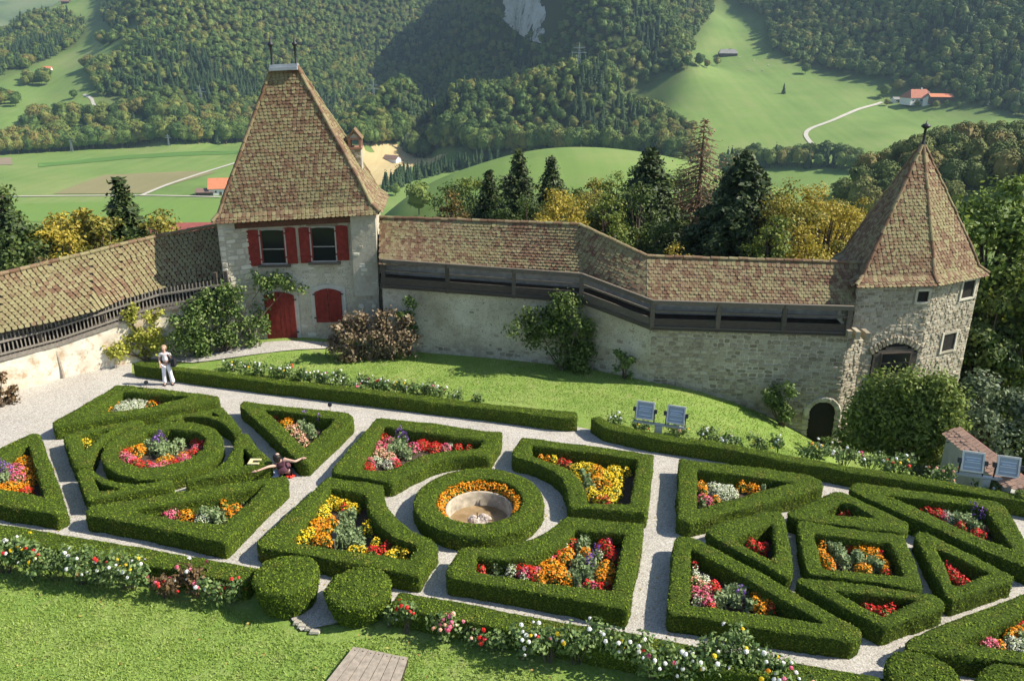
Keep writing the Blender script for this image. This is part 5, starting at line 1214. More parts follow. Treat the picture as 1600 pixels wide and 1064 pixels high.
def hedge(outer, inner, label, group=None, h=HH, z0=0., dens=520, leaf=.030, name='clipped_hedge', cat='hedge', world=False, step=.085, trunk=True):
    """body filled between an outer outline and an optional inner one; both given at the height of the clipped top"""
    hid[0] += 1
    Po = np.array([p if world else at(*p, h+z0)[:2] for p in outer]); Pi = None if inner is None else np.array([p if world else at(*p, h+z0)[:2] for p in inner])
    area = lambda P: .5*np.sum(P[:, 0]*np.roll(P[:, 1], -1)-np.roll(P[:, 0], -1)*P[:, 1])
    if area(Po) < 0: Po = Po[::-1]
    if Pi is not None and area(Pi) > 0: Pi = Pi[::-1]
    def soften(P, r=.10):                                  # cut the corners a little
        Q = []
        for i in range(len(P)):
            a, b, c = P[i-1], P[i], P[(i+1) % len(P)]; la, lc = np.linalg.norm(a-b), np.linalg.norm(c-b)
            if la < 1e-6 or lc < 1e-6: continue
            ra, rc = min(r, la*.4), min(r, lc*.4); p0 = b+(a-b)/la*ra; p2 = b+(c-b)/lc*rc
            for t in (0, .5, 1): Q.append((1-t)**2*p0+2*t*(1-t)*b+t*t*p2)
        return np.array(Q)
    loops = [resample(soften(Po), step)]+([resample(soften(Pi, .05), step)] if Pi is not None else [])
    verts = []; edges = []; base = 0; norms = []
    for L in loops:
        n = len(L); edges += [(base+i, base+(i+1) % n) for i in range(n)]; base += n
        tng = np.roll(L, -1, 0)-np.roll(L, 1, 0); tng /= np.linalg.norm(tng, axis=1)[:, None]+1e-9; norms.append(np.c_[tng[:, 1], -tng[:, 0]]); L -= norms[-1]*.022
    Bd = np.vstack(loops); NB = np.vstack(norms); lo, hi = Bd.min(0), Bd.max(0)
    g0, g1 = np.meshgrid(np.arange(lo[0], hi[0], step), np.arange(lo[1], hi[1], step)); G = np.c_[g0.ravel(), g1.ravel()]+RNG.uniform(-.3, .3, (g0.size, 2))*step
    mk = inpoly(G[:, 0], G[:, 1], loops[0])
    if Pi is not None: mk &= ~inpoly(G[:, 0], G[:, 1], loops[1])
    G = G[mk]
    if len(G):
        dm = np.full(len(G), 9.)
        for k in range(0, len(Bd), 200): dm = np.minimum(dm, np.min(np.hypot(G[:, None, 0]-Bd[None, k:k+200, 0], G[:, None, 1]-Bd[None, k:k+200, 1]), 1))
        G = G[dm > step*.5]; dm = dm[dm > step*.5]
    A = np.vstack([Bd, G]); r = delaunay_2d_cdt([Vector(p) for p in A], edges, [], 0, 1e-6)
    Vt = np.array([list(v) for v in r[0]]); Ff = np.array(r[2]); orig = r[3]; c = Vt[Ff].mean(1)
    ins = inpoly(c[:, 0], c[:, 1], loops[0]);
    if Pi is not None: ins &= ~inpoly(c[:, 0], c[:, 1], loops[1])
    Ff = Ff[ins]; e1 = Vt[Ff[:, 1]]-Vt[Ff[:, 0]]; e2 = Vt[Ff[:, 2]]-Vt[Ff[:, 0]]; cr = e1[:, 0]*e2[:, 1]-e1[:, 1]*e2[:, 0]; Ff = np.where((cr > 0)[:, None], Ff, Ff[:, ::-1])
    dist = np.full(len(Vt), 9.)
    for k in range(0, len(Bd), 200): dist = np.minimum(dist, np.min(np.hypot(Vt[:, None, 0]-Bd[None, k:k+200, 0], Vt[:, None, 1]-Bd[None, k:k+200, 1]), 1))
    ztop = z0+h-.015*np.exp(-(dist/.04)**2)
    T3 = np.c_[Vt, ztop]; T3[:, 2] += (fbm(T3*[1, 1, 0], 7, 3, 3)-.5)*.045+(fbm(T3*[1, 1, 0], 1.2, 2, 6)-.5)*.08
    # sides
    lut = {}
    for i, v in enumerate(Vt): lut.setdefault((round(v[0], 4), round(v[1], 4)), i)
    NZ = max(4, int(h/.09)); SV = [T3]; SF = []; cnt = len(T3); b0 = 0
    for L, Nn in zip(loops, norms):
        n = len(L); top = np.array([np.argmin(np.hypot(Vt[:, 0]-p[0], Vt[:, 1]-p[1])) for p in L]); prev = top
        for k in range(1, NZ+1):
            z = z0+h*(1-k/NZ)-.02; bulge = .0; R3 = np.c_[L+Nn*bulge, np.full(n, z)]; R3[:, :2] += Nn*((fbm(R3*[1, 1, .3], 1.5, 2, 21)-.5)*.07)[:, None]
            nn = (fbm(R3, 6.5, 3, 5)-.5)*.08; R3[:, :2] += Nn*nn[:, None]; SV.append(R3); cur = np.arange(cnt, cnt+n); cnt += n
            i = np.arange(n); j = (i+1) % n; SF.append(np.stack([prev[i], cur[i], cur[j], prev[j]], 1)); prev = cur
    V = np.concatenate(SV); F4 = np.concatenate(SF)
    # leaves over the whole skin
    tri = np.concatenate([Ff, F4[:, [0, 1, 2]], F4[:, [0, 2, 3]]]); a_, b_, c_ = V[tri[:, 0]], V[tri[:, 1]], V[tri[:, 2]]; cr = np.cross(b_-a_, c_-a_); ar = np.linalg.norm(cr, axis=1)*.5; N = cr/(2*ar[:, None]+1e-9)
    cen_ = (a_+b_+c_)/3; view = (np.array([0, 0, CAM_H])-cen_); seen = (N*view).sum(1) > -.35*np.linalg.norm(view, axis=1)
    pr_ = ar*seen; cnt_l = int(pr_.sum()*dens); pick = RNG.choice(len(tri), cnt_l, p=pr_/pr_.sum()); u, v = RNG.random(cnt_l), RNG.random(cnt_l); fl = u+v > 1; u[fl], v[fl] = 1-u[fl], 1-v[fl]
    P = a_[pick]+(b_-a_)[pick]*u[:, None]+(c_-a_)[pick]*v[:, None]+N[pick]*RNG.uniform(-.005, .022, cnt_l)[:, None]
    LV, LF = leaves(P, N[pick], leaf, np.where(np.abs(N[pick][:, 2]) > .5, .45, .30)[:, None], 1.5)
    root = thing(name, label, cat, (float(Po[:, 0].mean()), float(Po[:, 1].mean()), z0), group=group)
    part('hedge_body', make_mesh('hedge_body', V, [Ff, F4], M_HCORE, smooth=True), root)
    part('foliage', make_mesh('foliage', LV, LF, M_HEDGE), root)
    return root
def zo(ox, oy, s, pts): return [(ox+x/s, oy+y/s) for x, y in pts]
Z1 = lambda p: zo(0, 560, 3.94, p); Z2 = lambda p: zo(400, 600, 3.94, p); Z3 = lambda p: zo(800, 640, 3.94, p); Z4 = lambda p: zo(1200, 700, 3.94, p)
HOLE = {}
def comp(key, outer, inner, label, **k): HOLE[key] = inner; return hedge(outer, inner, label, 'clipped hedge compartments of the parterre', **k)
comp('c1', Z1([(715, 160), (780, 163), (1345, 230), (1355, 250), (1100, 305), (860, 340), (600, 372), (330, 420), (318, 395), (520, 280)]), Z1([(755, 203), (1165, 238), (900, 300), (548, 337)]), 'flat triangular hedge bed nearest the standing woman, with pale and pink flowers')
comp('c2a', Z1([(378, 470), (620, 412), (870, 372), (893, 385), (890, 402), (760, 430), (660, 480), (600, 550), (570, 620), (558, 662), (455, 676), (420, 580)]), Z1([(497, 465), (640, 436), (700, 430), (610, 480), (560, 530), (512, 560)]), 'upper left corner hedge hugging the oval bed, yellow flowers in its slot')
comp('c2b', Z1([(967, 362), (1150, 335), (1370, 292), (1440, 370), (1495, 445), (1430, 462), (1405, 425), (1330, 378), (1240, 356), (1120, 352), (1112, 376), (972, 386)]), Z1([(1270, 342), (1310, 328), (1352, 356)]), 'upper right corner hedge hugging the oval bed, with a narrow dark slit')
comp('c2c', Z1([(1450, 455), (1530, 462), (1600, 560), (1682, 633), (1670, 655), (1580, 668), (1400, 705), (1135, 757), (1133, 742), (1290, 690), (1380, 630), (1430, 560)]), Z1([(1500, 552), (1548, 605), (1590, 650), (1490, 655)]), 'lower right corner hedge of the oval bed where the seated person leans')
comp('c2d', Z1([(463, 690), (540, 668), (575, 682), (630, 725), (720, 756), (850, 767), (960, 752), (1068, 742), (1075, 772), (800, 826), (530, 876)]), Z1([(580, 738), (620, 772), (700, 790), (745, 796), (618, 812)]), 'lower left corner hedge hugging the oval bed, with an empty dark slot')
ov_o = Z1([(615, 600), (640, 530), (700, 478), (850, 410), (1000, 383), (1200, 388), (1330, 430), (1380, 500), (1360, 570), (1280, 640), (1150, 700), (1000, 738), (850, 742), (720, 712), (640, 660)])
ov_i = Z1([(715, 580), (735, 540), (780, 505), (900, 455), (1050, 436), (1200, 450), (1265, 490), (1245, 555), (1150, 618), (1000, 660), (860, 668), (760, 635)])
comp('c3', ov_o, ov_i, 'oval ring hedge round the red and pink flower bed')
comp('c4', [(-130, 610), (-60, 595), (0, 699), ][:0]+Z1([(-260, 640), (0, 548), (190, 460), (248, 462), (300, 600), (360, 760), (418, 925), (350, 962), (0, 905), (-300, 860)]), Z1([(-180, 700), (0, 632), (172, 527), (215, 680), (268, 848), (0, 795), (-190, 765)]), 'triangular hedge bed cut by the left picture edge, full of orange marigolds')
comp('c5', [(133, 799), (139, 790), (447, 741), (454, 752), (400, 801), (354, 848), (344, 847), (240, 824), (133, 805)], [(207, 796), (300, 781), (412, 757), (385, 785), (348, 819), (282, 812)], 'long triangular hedge bed below the oval, with grey-green plants and pink flowers')
comp('c6', [(373, 633), (381, 626), (545, 645), (553, 651), (552, 658), (482, 722), (466, 721), (400, 657)], [(414, 639), (522, 654.5), (500, 677), (476, 699), (440, 664)], 'triangular hedge bed right of the oval, orange and purple flowers, behind the seated person')
comp('c7', [(589, 652), (690, 662), (787, 675), (781, 690), (766, 714), (738, 712), (705, 714), (674, 722), (644, 737), (612, 754), (519, 737), (517, 732)], [(600, 667), (756, 687), (747, 700), (700, 702), (660, 710), (625, 725), (600, 735), (559, 731)], 'upper left of the four hedge beds round the fountain, with red and pink flowers')
comp('c8', [(512, 743), (600, 757), (601, 775), (606, 791), (620, 808), (645, 827), (672, 840), (685, 851), (683, 858), (656, 899), (650, 899), (402, 854), (399, 846)], [(517, 761), (570, 773), (577, 800), (592, 822), (615, 840), (651, 853), (638, 872), (450, 846)], 'lower left of the four hedge beds round the fountain, with yellow and orange flowers')
comp('c10', [(815, 682), (920, 695), (1023, 709), (1019, 750), (1012, 802), (889, 791), (887, 778), (884, 763), (876, 747), (858, 733), (830, 721), (801, 714), (799, 706)], [(831, 696), (915, 706), (995, 718), (983, 787), (919, 785), (917, 770), (909, 752), (894, 736), (868, 724), (833, 711)], 'upper right of the four hedge beds round the fountain, with yellow flowers')
comp('c11', [(719, 854), (750, 855), (780, 854), (800, 850), (825, 843), (848, 832), (865, 820), (877, 809), (886, 804), (1008, 818), (997, 880), (984, 951), (979, 953), (840, 926), (697, 903), (695, 892)], [(745, 868), (790, 874), (820, 871), (850, 861), (880, 845), (900, 826), (975, 833), (966, 875), (956, 921), (850, 909), (742, 892)], 'lower right of the four hedge beds round the fountain, with red, orange and sage planting')
comp('c12', [(1060, 716), (1160, 726), (1262, 739), (1285, 750), (1288, 761), (1200, 785), (1076, 816), (1057, 809)], [(1090, 734), (1160, 742), (1238, 753), (1200, 764), (1090, 793)], 'hedge bed right of the fountain quarter with a round cushion of cream flowers')
comp('c13', [(1052, 842), (1060, 835), (1080, 836), (1130, 862), (1200, 900), (1270, 940), (1345, 982), (1350, 992), (1335, 1003), (1190, 982), (1043, 958), (1041, 948)], [(1081, 858), (1140, 890), (1200, 925), (1286, 973), (1207, 961), (1078, 944), (1080, 900)], 'large triangular hedge bed beside the right-hand path, with crimson and purple flowers')
comp('c14', [(1102, 827), (1108, 820), (1195, 797), (1220, 798), (1227, 808), (1235, 848), (1241, 886), (1236, 901), (1222, 900), (1160, 866), (1105, 834)], [(1145, 841), (1206, 819), (1211, 865), (1203, 875)], 'small triangular hedge left of the square bed, a few red flowers inside')
comp('c15', [(1228, 799), (1304, 767), (1319, 769), (1370, 793), (1421, 817), (1421, 825), (1411, 832), (1320, 820), (1243, 811), (1230, 806)], [(1288, 800), (1314, 785), (1329, 787.5), (1366, 808.5), (1320, 804)], 'small triangular hedge above the square bed, nearly empty inside')
comp('c16', [(1244, 815), (1248, 812), (1330, 824), (1413, 835), (1430, 875), (1443, 914), (1440, 920), (1350, 908), (1263, 896), (1257, 885), (1250, 850)], [(1273, 832), (1330, 840), (1389, 847), (1402, 875), (1411, 899), (1340, 892), (1286, 887), (1278, 855)], 'square hedge in the middle of the right-hand star, orange and sage planting inside')
comp('c17', [(1427, 833), (1437, 828), (1451, 832), (1520, 865), (1586, 900), (1586, 906), (1540, 920), (1487, 937), (1477, 929), (1450, 880)], [(1464, 857), (1505, 875), (1545, 894), (1500, 913), (1489, 913), (1478, 885)], 'small triangular hedge right of the square bed, red flowers in its corner')
comp('c18', [(1241, 907), (1250, 900), (1350, 913), (1460, 927), (1478, 940), (1475, 949), (1388, 980), (1376, 979), (1310, 945)], [(1304, 923), (1370, 930), (1432, 937), (1405, 950), (1379, 962), (1345, 945)], 'small triangular hedge below the square bed, red flowers in its point')
comp('c19', [(1324, 764), (1334, 753), (1352, 754), (1450, 767), (1558, 782), (1572, 790), (1600, 838), (1628, 884), (1620, 893), (1600, 886), (1500, 843), (1400, 800)], [(1385, 772), (1460, 782), (1537, 793), (1560, 826), (1580, 858), (1500, 824)], 'big upper right triangular hedge bed with red, white and violet flowers')
comp('c20', [(1411, 1006), (1418, 997), (1500, 963), (1600, 925), (1680, 893), (1720, 960), (1770, 1062), (1700, 1055), (1600, 1038), (1500, 1025), (1420, 1014)], [(1497, 1003), (1545, 983), (1600, 958), (1655, 938), (1700, 1030), (1600, 1017)], 'triangular hedge bed cut by the lower right picture corner')
# fountain ring
th = np.linspace(0, 2*PI, 49)[:-1]; RI = FR-.62
hedge([FC+FR*np.array([math.cos(a), math.sin(a)]) for a in th], [FC+RI*np.array([math.cos(a), math.sin(a)]) for a in th], 'circular ring hedge round the stone fountain basin', world=True, name='ring_hedge')
# border hedges
def strip(front, width, label, h=HH, **k):
    P = np.array([at(x, y, h)[:2] for x, y in front]); d = np.gradient(P, axis=0); d /= np.linalg.norm(d, axis=1)[:, None]; n = np.c_[-d[:, 1], d[:, 0]]; n *= np.where(n[:, 1] > 0, 1, -1)[:, None]
    wd = np.broadcast_to(width, len(P))[:, None]; B = P+n*wd; return hedge(list(P)+list(B[::-1]), None, label, world=True, name='border_hedge', h=h, **k)
strip([(206, 570), (300, 582), (400, 595), (500, 607), (600, 619), (700, 631), (800, 643), (880, 654), (904, 654)], [.42, .42, .42, .44, .46, .48, .5, .6, .55], 'far border hedge running from the woman to the middle gap, before the lawn')
strip([(921, 653), (940, 668), (1016, 684), (1130, 701), (1200, 715), (1327, 738), (1454, 758), (1600, 784), (1720, 804)], [.42, .5, .45, .45, .45, .45, .45, .45, .45], 'far border hedge from the middle gap to the right picture edge')
strip([(-90, 828), (0, 842), (110, 862), (250, 887), (385, 911)], .62, 'near border hedge on the left, behind the rose bushes')
strip([(607, 948), (700, 966), (800, 985), (950, 1013), (1100, 1042), (1250, 1068), (1385, 1090)], .60, 'near border hedge on the right, behind the white dahlias')
def drum(cx, top, wpx, bottom, label):
    """clipped drum with a softly domed top"""
    c = at(cx, bottom-wpx*.30, 0); q = at(cx, (top+bottom)/2, .5); r = wpx/2/(FPX/np.linalg.norm(q-np.array([0, 0, CAM_H])))
    ht = z_over(cx, top, c+np.array([0, r*.55, 0]))
    pr = [(.82, 0), (.88, .2), (.94, .42), (.98, .62), (1.0, .80), (.985, .875), (.90, .93), (.6, .97), (.3, .99), (.01, 1.0)]; V = []; n = 64; t = np.arange(n)*2*PI/n
    sub = [(np.interp(u, np.linspace(0, 1, len(pr)), [p[0] for p in pr]), np.interp(u, np.linspace(0, 1, len(pr)), [p[1] for p in pr])) for u in np.linspace(0, 1, 26)]
    for a_, b_ in sub: V.append(np.c_[a_*r*np.cos(t)+c[0], a_*r*np.sin(t)+c[1], np.full(n, b_*ht)])
    V = np.concatenate(V); ctr = np.array([c[0], c[1], ht*.5]); d = (V-ctr)/np.linalg.norm(V-ctr, axis=1)[:, None]; V = V+d*((fbm(V, 6, 3, 12)-.5)*.09+(fbm(V, 1.6, 2, 13)-.5)*.07)[:, None]
    k = len(sub); I_ = np.arange(k*n).reshape(k, n); F = np.stack([I_[:-1], np.roll(I_[:-1], -1, 1), np.roll(I_[1:], -1, 1), I_[1:]], -1).reshape(-1, 4)
    root = thing('clipped_drum', label, 'topiary', (c[0], c[1], 0), 'clipped yew drums at the gaps of the near border hedge'); part('hedge_body', make_mesh('hedge_body', V, F, M_HCORE, smooth=True), root)
    tri = np.concatenate([F[:, [0, 1, 2]], F[:, [0, 2, 3]]]); a_, b_, c_ = V[tri[:, 0]], V[tri[:, 1]], V[tri[:, 2]]; cr = np.cross(b_-a_, c_-a_); ar = np.linalg.norm(cr, axis=1)/2; N = cr/(2*ar[:, None]+1e-9); m_ = int(ar.sum()*520)
    pick = RNG.choice(len(tri), m_, p=ar/ar.sum()); u, v = RNG.random(m_), RNG.random(m_); fl = u+v > 1; u[fl], v[fl] = 1-u[fl], 1-v[fl]; P = a_[pick]+(b_-a_)[pick]*u[:, None]+(c_-a_)[pick]*v[:, None]
    LV, LF = leaves(P+N[pick]*.01, N[pick], .034, .75, 1.5); part('foliage', make_mesh('foliage', LV, LF, M_HEDGE), root); print('drum', r, ht); return root
drum(451, 876, 94, 968, 'clipped round drum on the left of the stone steps')
drum(563, 895, 99, 982, 'clipped round drum on the right of the stone steps')
drum(1436, 1032, 98, 1120, 'clipped round drum at the lower edge left of the corner bed')
drum(1585, 1055, 98, 1142, 'clipped round drum peeping in at the lower right corner')
# ------------------------------------------------------------------ flower beds
def petal_mat(name, c0, c1, c2, tr=.2): return foliage(name, c0, c1, c2, tr, 3, .5)
PET = {
 'orange': petal_mat('orange_petals', (.62, .16, .005), (.85, .30, .01), (.90, .45, .02)),
 'yellow': petal_mat('yellow_petals', (.70, .42, .01), (.85, .60, .02), (.90, .72, .06)),
 'red': petal_mat('red_petals', (.45, .01, .012), (.68, .02, .02), (.75, .08, .05)),
 'pink': petal_mat('pink_petals', (.60, .04, .12), (.75, .12, .22), (.80, .35, .40)),
 'salmon': petal_mat('salmon_petals', (.70, .25, .12), (.80, .42, .28), (.85, .6, .45)),
 'white': petal_mat('cream_petals', (.55, .58, .35), (.72, .74, .55), (.82, .82, .72)),
 'purple': petal_mat('violet_petals', (.10, .04, .22), (.20, .09, .36), (.30, .18, .45)),
 'rosewhite': petal_mat('white_rose_petals', (.75, .72, .66), (.82, .80, .76), (.85, .84, .82)),
}
M_SAGE = foliage('sage_leaves', (.11, .165, .06), (.23, .31, .13), (.38, .45, .23), .2, 3)
M_GREEN = foliage('bedding_leaves', (.05, .10, .015), (.11, .19, .03), (.20, .29, .06), .2, 2)
M_ROSEL = foliage('rose_leaves', (.06, .105, .028), (.13, .205, .06), (.27, .35, .12), .25, 2.5)
NM = {'orange': 'orange_marigolds', 'yellow': 'yellow_marigolds', 'red': 'red_begonias', 'pink': 'pink_begonias', 'salmon': 'salmon_begonias', 'white': 'cream_alyssum', 'purple': 'violet_salvia', 'sage': 'silver_sage'}
def mound(ctrs, rads, kind, zb=0.0):
    """low domes of leaves carrying blossoms"""
    GP, GN, BP, BN, BS = [], [], [], [], []
    for c, r in zip(ctrs, rads):
        hh_ = {'sage': .30, 'purple': .36, 'white': .24}.get(kind, .25)*RNG.uniform(.9, 1.15); rr = max(r, .1); n = int(560*rr*rr/.16*.6)+30
        def dome(n, k0=0.): v = sphere_pts(n); v[:, 2] = abs(v[:, 2]); return v
        v = dome(n); f = RNG.uniform(.65, 1.02, n)[:, None]; q = v*f*[rr, rr, hh_]; q[:, :2] *= (1+.15*RNG.normal(size=n))[:, None]; GP.append(q+[*c[:2], zb+.03]); GN.append(v+[0, 0, .6])
        if kind != 'sage':
            nb = int(1000*rr*rr/.16*.62)+18; v = dome(nb); q = v*[rr, rr, hh_]*RNG.uniform(.9, 1.15, nb)[:, None]; BP.append(q+[*c[:2], zb+.06]); BN.append(v+[0, 0, .8]); BS.append(np.full(nb, {'purple': .045, 'white': .032}.get(kind, .043)))
    GP, GN = np.concatenate(GP), np.concatenate(GN); GN /= np.linalg.norm(GN, axis=1)[:, None]
    sz = .055 if kind == 'sage' else .05
    V, F = leaves(GP, GN, sz, .7, 2.2 if kind == 'sage' else 1.7); parts = [(V, F)]; nl = len(F); mats = [M_SAGE if kind in ('sage', 'white') else M_GREEN]
    if kind == 'sage':                                     # upright sprigs
        S = []
        for c, r in zip(ctrs, rads):
            m = int(90*r*r/.16)+8; a = RNG.uniform(0, 2*PI, m); rr = r*np.sqrt(RNG.random(m))*.9
            for k in range(5): S.append(np.c_[c[0]+rr*np.cos(a), c[1]+rr*np.sin(a), zb+.14+.045*k+RNG.uniform(0, .04, m)])
        S = np.concatenate(S); V, F = leaves(S, RNG.normal(size=S.shape), .045, .5, 2.0); parts.append((V, F)); nl += len(F)
    else:
        BP, BN, BS = np.concatenate(BP), np.concatenate(BN), np.concatenate(BS); BN /= np.linalg.norm(BN, axis=1)[:, None]
        if kind == 'purple':
            BP[:, 2] += RNG.uniform(0, .18, len(BP)); BN = RNG.normal(size=BN.shape)
        V, F = leaves(BP, BN, BS, .35, 1.05); parts.append((V, F)); mats.append(PET[kind])
    V, Fm = merge(parts); mi = np.zeros(sum(len(f) for f in Fm), int)
    if len(mats) > 1: mi[nl:] = 1
    return make_mesh(NM[kind], V, Fm, mats, mi)
BEDN = dict(c1='flat triangular bed nearest the woman', c2a='upper left slot hugging the oval', c2c='slot beside the seated person', c3='oval bed', c4='triangular bed at the left picture edge', c5='long triangular bed below the oval', c6='triangular bed right of the oval', c7='upper left fountain bed', c8='lower left fountain bed', c10='upper right fountain bed', c11='lower right fountain bed', c12='bed with the round cream cushion', c13='large triangular bed by the right-hand path', c14='small triangle left of the square bed', c15='small triangle above the square bed', c16='square bed of the star', c17='small triangle right of the square bed', c18='small triangle below the square bed', c19='big upper right triangular bed', c20='bed at the lower right corner')
def bed(key, spec, soil=True):
    if soil and HOLE.get(key):
        P = np.array([at(x, y, HH)[:2] for x, y in HOLE[key]]); c = P.mean(0); P = c+(P-c)*1.12
        n = len(P); o = link('bed_soil', make_mesh('bed_soil', np.c_[P, np.full(n, .028)], [np.arange(n)[None]], M_SOIL), kind='structure')
    for kind, L in spec.items():
        zc = .22; C = [at(x, y, zc) for x, y, r in L]; Rr = [r/(FPX/np.linalg.norm(c-np.array([0, 0, CAM_H])))*(.98 if kind == 'sage' else (1.15 if kind == 'purple' else 1.4)) for c, (_, _, r) in zip(C, L)]
        link(NM[kind], mound(C, Rr, kind), kind='stuff', label='%s planted in the %s' % (NM[kind].replace('_', ' '), BEDN[key]), cat='flowers')
bed('c1', {'white': [(203, 631, 15), (218, 629, 10), (188, 636, 8)], 'pink': [(256, 623, 8), (147, 640, 5)], 'orange': [(178, 629, 5), (165, 637, 6), (157, 641, 5), (236, 630, 5)]})
bed('c2a', {'yellow': [(133, 690, 6), (142, 684, 6), (150, 679, 5)]}); bed('c2b', {}); bed('c2c', {'yellow': [(376, 726, 4)]}); bed('c2d', {})
bed('c3', {'red': [(195, 704, 8), (188, 697, 7), (200, 688, 8), (222, 681, 8), (246, 676, 7), (296, 678, 8), (310, 686, 8), (316, 694, 7), (303, 707, 8), (270, 722, 7), (228, 727, 8), (212, 721, 7)],
           'pink': [(192, 710, 7), (211, 683, 8), (235, 677, 7), (262, 674, 7), (282, 676, 8), (307, 699, 7), (288, 714, 8), (256, 725, 7), (241, 728, 7), (200, 715, 8)],
           'orange': [(213, 703, 8), (220, 699, 6), (287, 711, 7), (254, 720, 8), (263, 716, 6)], 'sage': [(249, 697, 15), (235, 694, 9), (268, 700, 10), (280, 692, 9), (256, 706, 9)], 'purple': [(250, 690, 7), (244, 696, 5)]})
bed('c4', {'orange': [(38, 720, 9), (45, 735, 9), (48, 722, 7), (13, 760, 12), (33, 762, 9), (-10, 764, 12), (-30, 758, 10), (47, 748, 7), (-30, 735, 10)], 'pink': [(20, 732, 11), (28, 744, 8), (-12, 728, 8)], 'purple': [(8, 738, 8), (-2, 732, 6)], 'red': [(41, 767, 6), (36, 771, 5)], 'sage': [(5, 750, 8), (-12, 746, 8), (10, 745, 6)]})
bed('c5', {'pink': [(264, 801, 8), (272, 799, 6), (386, 768, 8), (394, 763, 6)], 'orange': [(290, 802, 8), (366, 795, 8), (350, 787, 4), (359, 802, 5)], 'white': [(316, 808, 8)], 'sage': [(330, 803, 14), (318, 801, 9), (342, 808, 9), (378, 775, 7)]})
bed('c6', {'red': [(434, 651, 6), (428, 650, 4)], 'orange': [(450, 648, 8), (464, 650, 7), (446, 661, 7), (454, 656, 6)], 'purple': [(479, 656, 6), (500, 661, 4)], 'sage': [(481, 670, 12), (470, 662, 8), (488, 678, 7)], 'salmon': [(468, 679, 7), (476, 689, 5), (453, 671, 6), (462, 668, 6)]})
bed('c7', {'red': [(600, 682, 8), (660, 692, 9), (680, 695, 9), (575, 727, 7), (716, 697, 6), (733, 699, 4), (620, 722, 5)], 'pink': [(593, 694, 9), (610, 689, 8), (645, 697, 8), (578, 720, 6), (615, 720, 7), (697, 697, 6)], 'white': [(587, 717, 8), (607, 722, 7), (703, 694, 4)], 'salmon': [(594, 706, 9), (608, 712, 8)], 'sage': [(626, 700, 14), (618, 692, 10), (634, 708, 10), (612, 702, 8)], 'purple': [(624, 684, 6), (632, 686, 5)]})
bed('c8', {'yellow': [(520, 781, 10), (536, 785, 9), (550, 791, 9), (500, 798, 10), (505, 788, 8), (472, 836, 9), (484, 832, 8), (462, 841, 6), (574, 819, 6), (575, 828, 5), (623, 858, 9), (635, 864, 7), (588, 846, 6), (552, 856, 7), (566, 858, 6), (610, 866, 7)], 'red': [(538, 791, 5), (583, 859, 8), (597, 857, 6), (604, 851, 4)],
           'orange': [(498, 816, 10), (508, 826, 10), (518, 812, 7), (503, 840, 10), (512, 846, 8), (490, 822, 8)], 'sage': [(542, 820, 13), (555, 832, 12), (540, 843, 13), (560, 848, 11), (525, 845, 9), (549, 803, 9), (537, 806, 8), (530, 832, 9)]})
bed('c10', {'orange': [(845, 714, 3), (856, 715, 4), (932, 733, 9), (934, 748, 8), (938, 742, 6), (950, 757, 5)], 'yellow': [(866, 716, 5), (902, 730, 8), (912, 727, 7), (922, 730, 8), (944, 740, 11), (960, 732, 9), (955, 748, 9), (966, 745, 7), (924, 768, 8), (936, 775, 7), (952, 774, 9), (962, 768, 8), (965, 757, 7), (948, 764, 7), (980, 734, 5), (903, 745, 6)], 'red': [(878, 719, 5), (887, 722, 5), (946, 780, 5), (935, 777, 3)], 'sage': [(915, 745, 8), (921, 756, 8), (910, 738, 5)]})
bed('c11', {'red': [(945, 850, 9), (953, 860, 8), (957, 870, 6), (893, 848, 7), (815, 886, 8), (826, 888, 8), (833, 895, 7), (918, 913, 5), (938, 917, 6), (948, 913, 5), (868, 864, 6), (876, 858, 6), (752, 889, 5), (848, 869, 5)], 'pink': [(820, 893, 7), (950, 844, 6), (860, 866, 5), (928, 914, 4), (840, 890, 5)], 'white': [(800, 888, 7), (912, 838, 8), (882, 854, 4), (937, 864, 4), (819, 898, 4)],
            'orange': [(883, 868, 8), (862, 880, 10), (872, 888, 10), (875, 900, 9), (860, 895, 8), (850, 885, 8), (846, 897, 7), (888, 860, 7), (915, 862, 7), (948, 882, 9), (952, 895, 9), (944, 904, 8), (938, 896, 6), (888, 904, 6)], 'sage': [(905, 878, 12), (912, 888, 12), (896, 898, 10), (920, 898, 9), (925, 880, 9), (914, 846, 10), (905, 851, 7), (785, 882, 9), (774, 884, 8), (903, 906, 6)], 'purple': [(932, 870, 6), (921, 881, 5)]})
bed('c12', {'orange': [(1096, 757, 6), (1099, 764, 5), (1160, 758, 6), (1175, 760, 7), (1183, 763, 5), (1118, 779, 5)], 'white': [(1127, 763, 12), (1116, 760, 9), (1138, 764, 10), (1145, 770, 7), (1130, 771, 9)], 'pink': [(1097, 776, 5), (1107, 779, 6)], 'sage': [(1098, 786, 5), (1192, 764, 4)]})
bed('c13', {'white': [(1087, 888, 4), (1088, 895, 4), (1100, 904, 7), (1090, 935, 5)], 'salmon': [(1087, 907, 7), (1097, 913, 7)], 'pink': [(1088, 922, 7), (1098, 930, 8), (1110, 941, 7), (1105, 922, 7)], 'red': [(1115, 913, 7), (1120, 921, 6), (1112, 946, 5), (1205, 950, 5), (1086, 884, 3)], 'sage': [(1130, 933, 12), (1143, 922, 12), (1160, 924, 11), (1150, 937, 9), (1122, 938, 8), (1172, 945, 7)], 'purple': [(1170, 918, 6), (1157, 932, 4)], 'orange': [(1150, 904, 5), (1162, 907, 4), (1185, 930, 8), (1195, 938, 8), (1180, 940, 7), (1202, 945, 6), (1190, 948, 6)]})
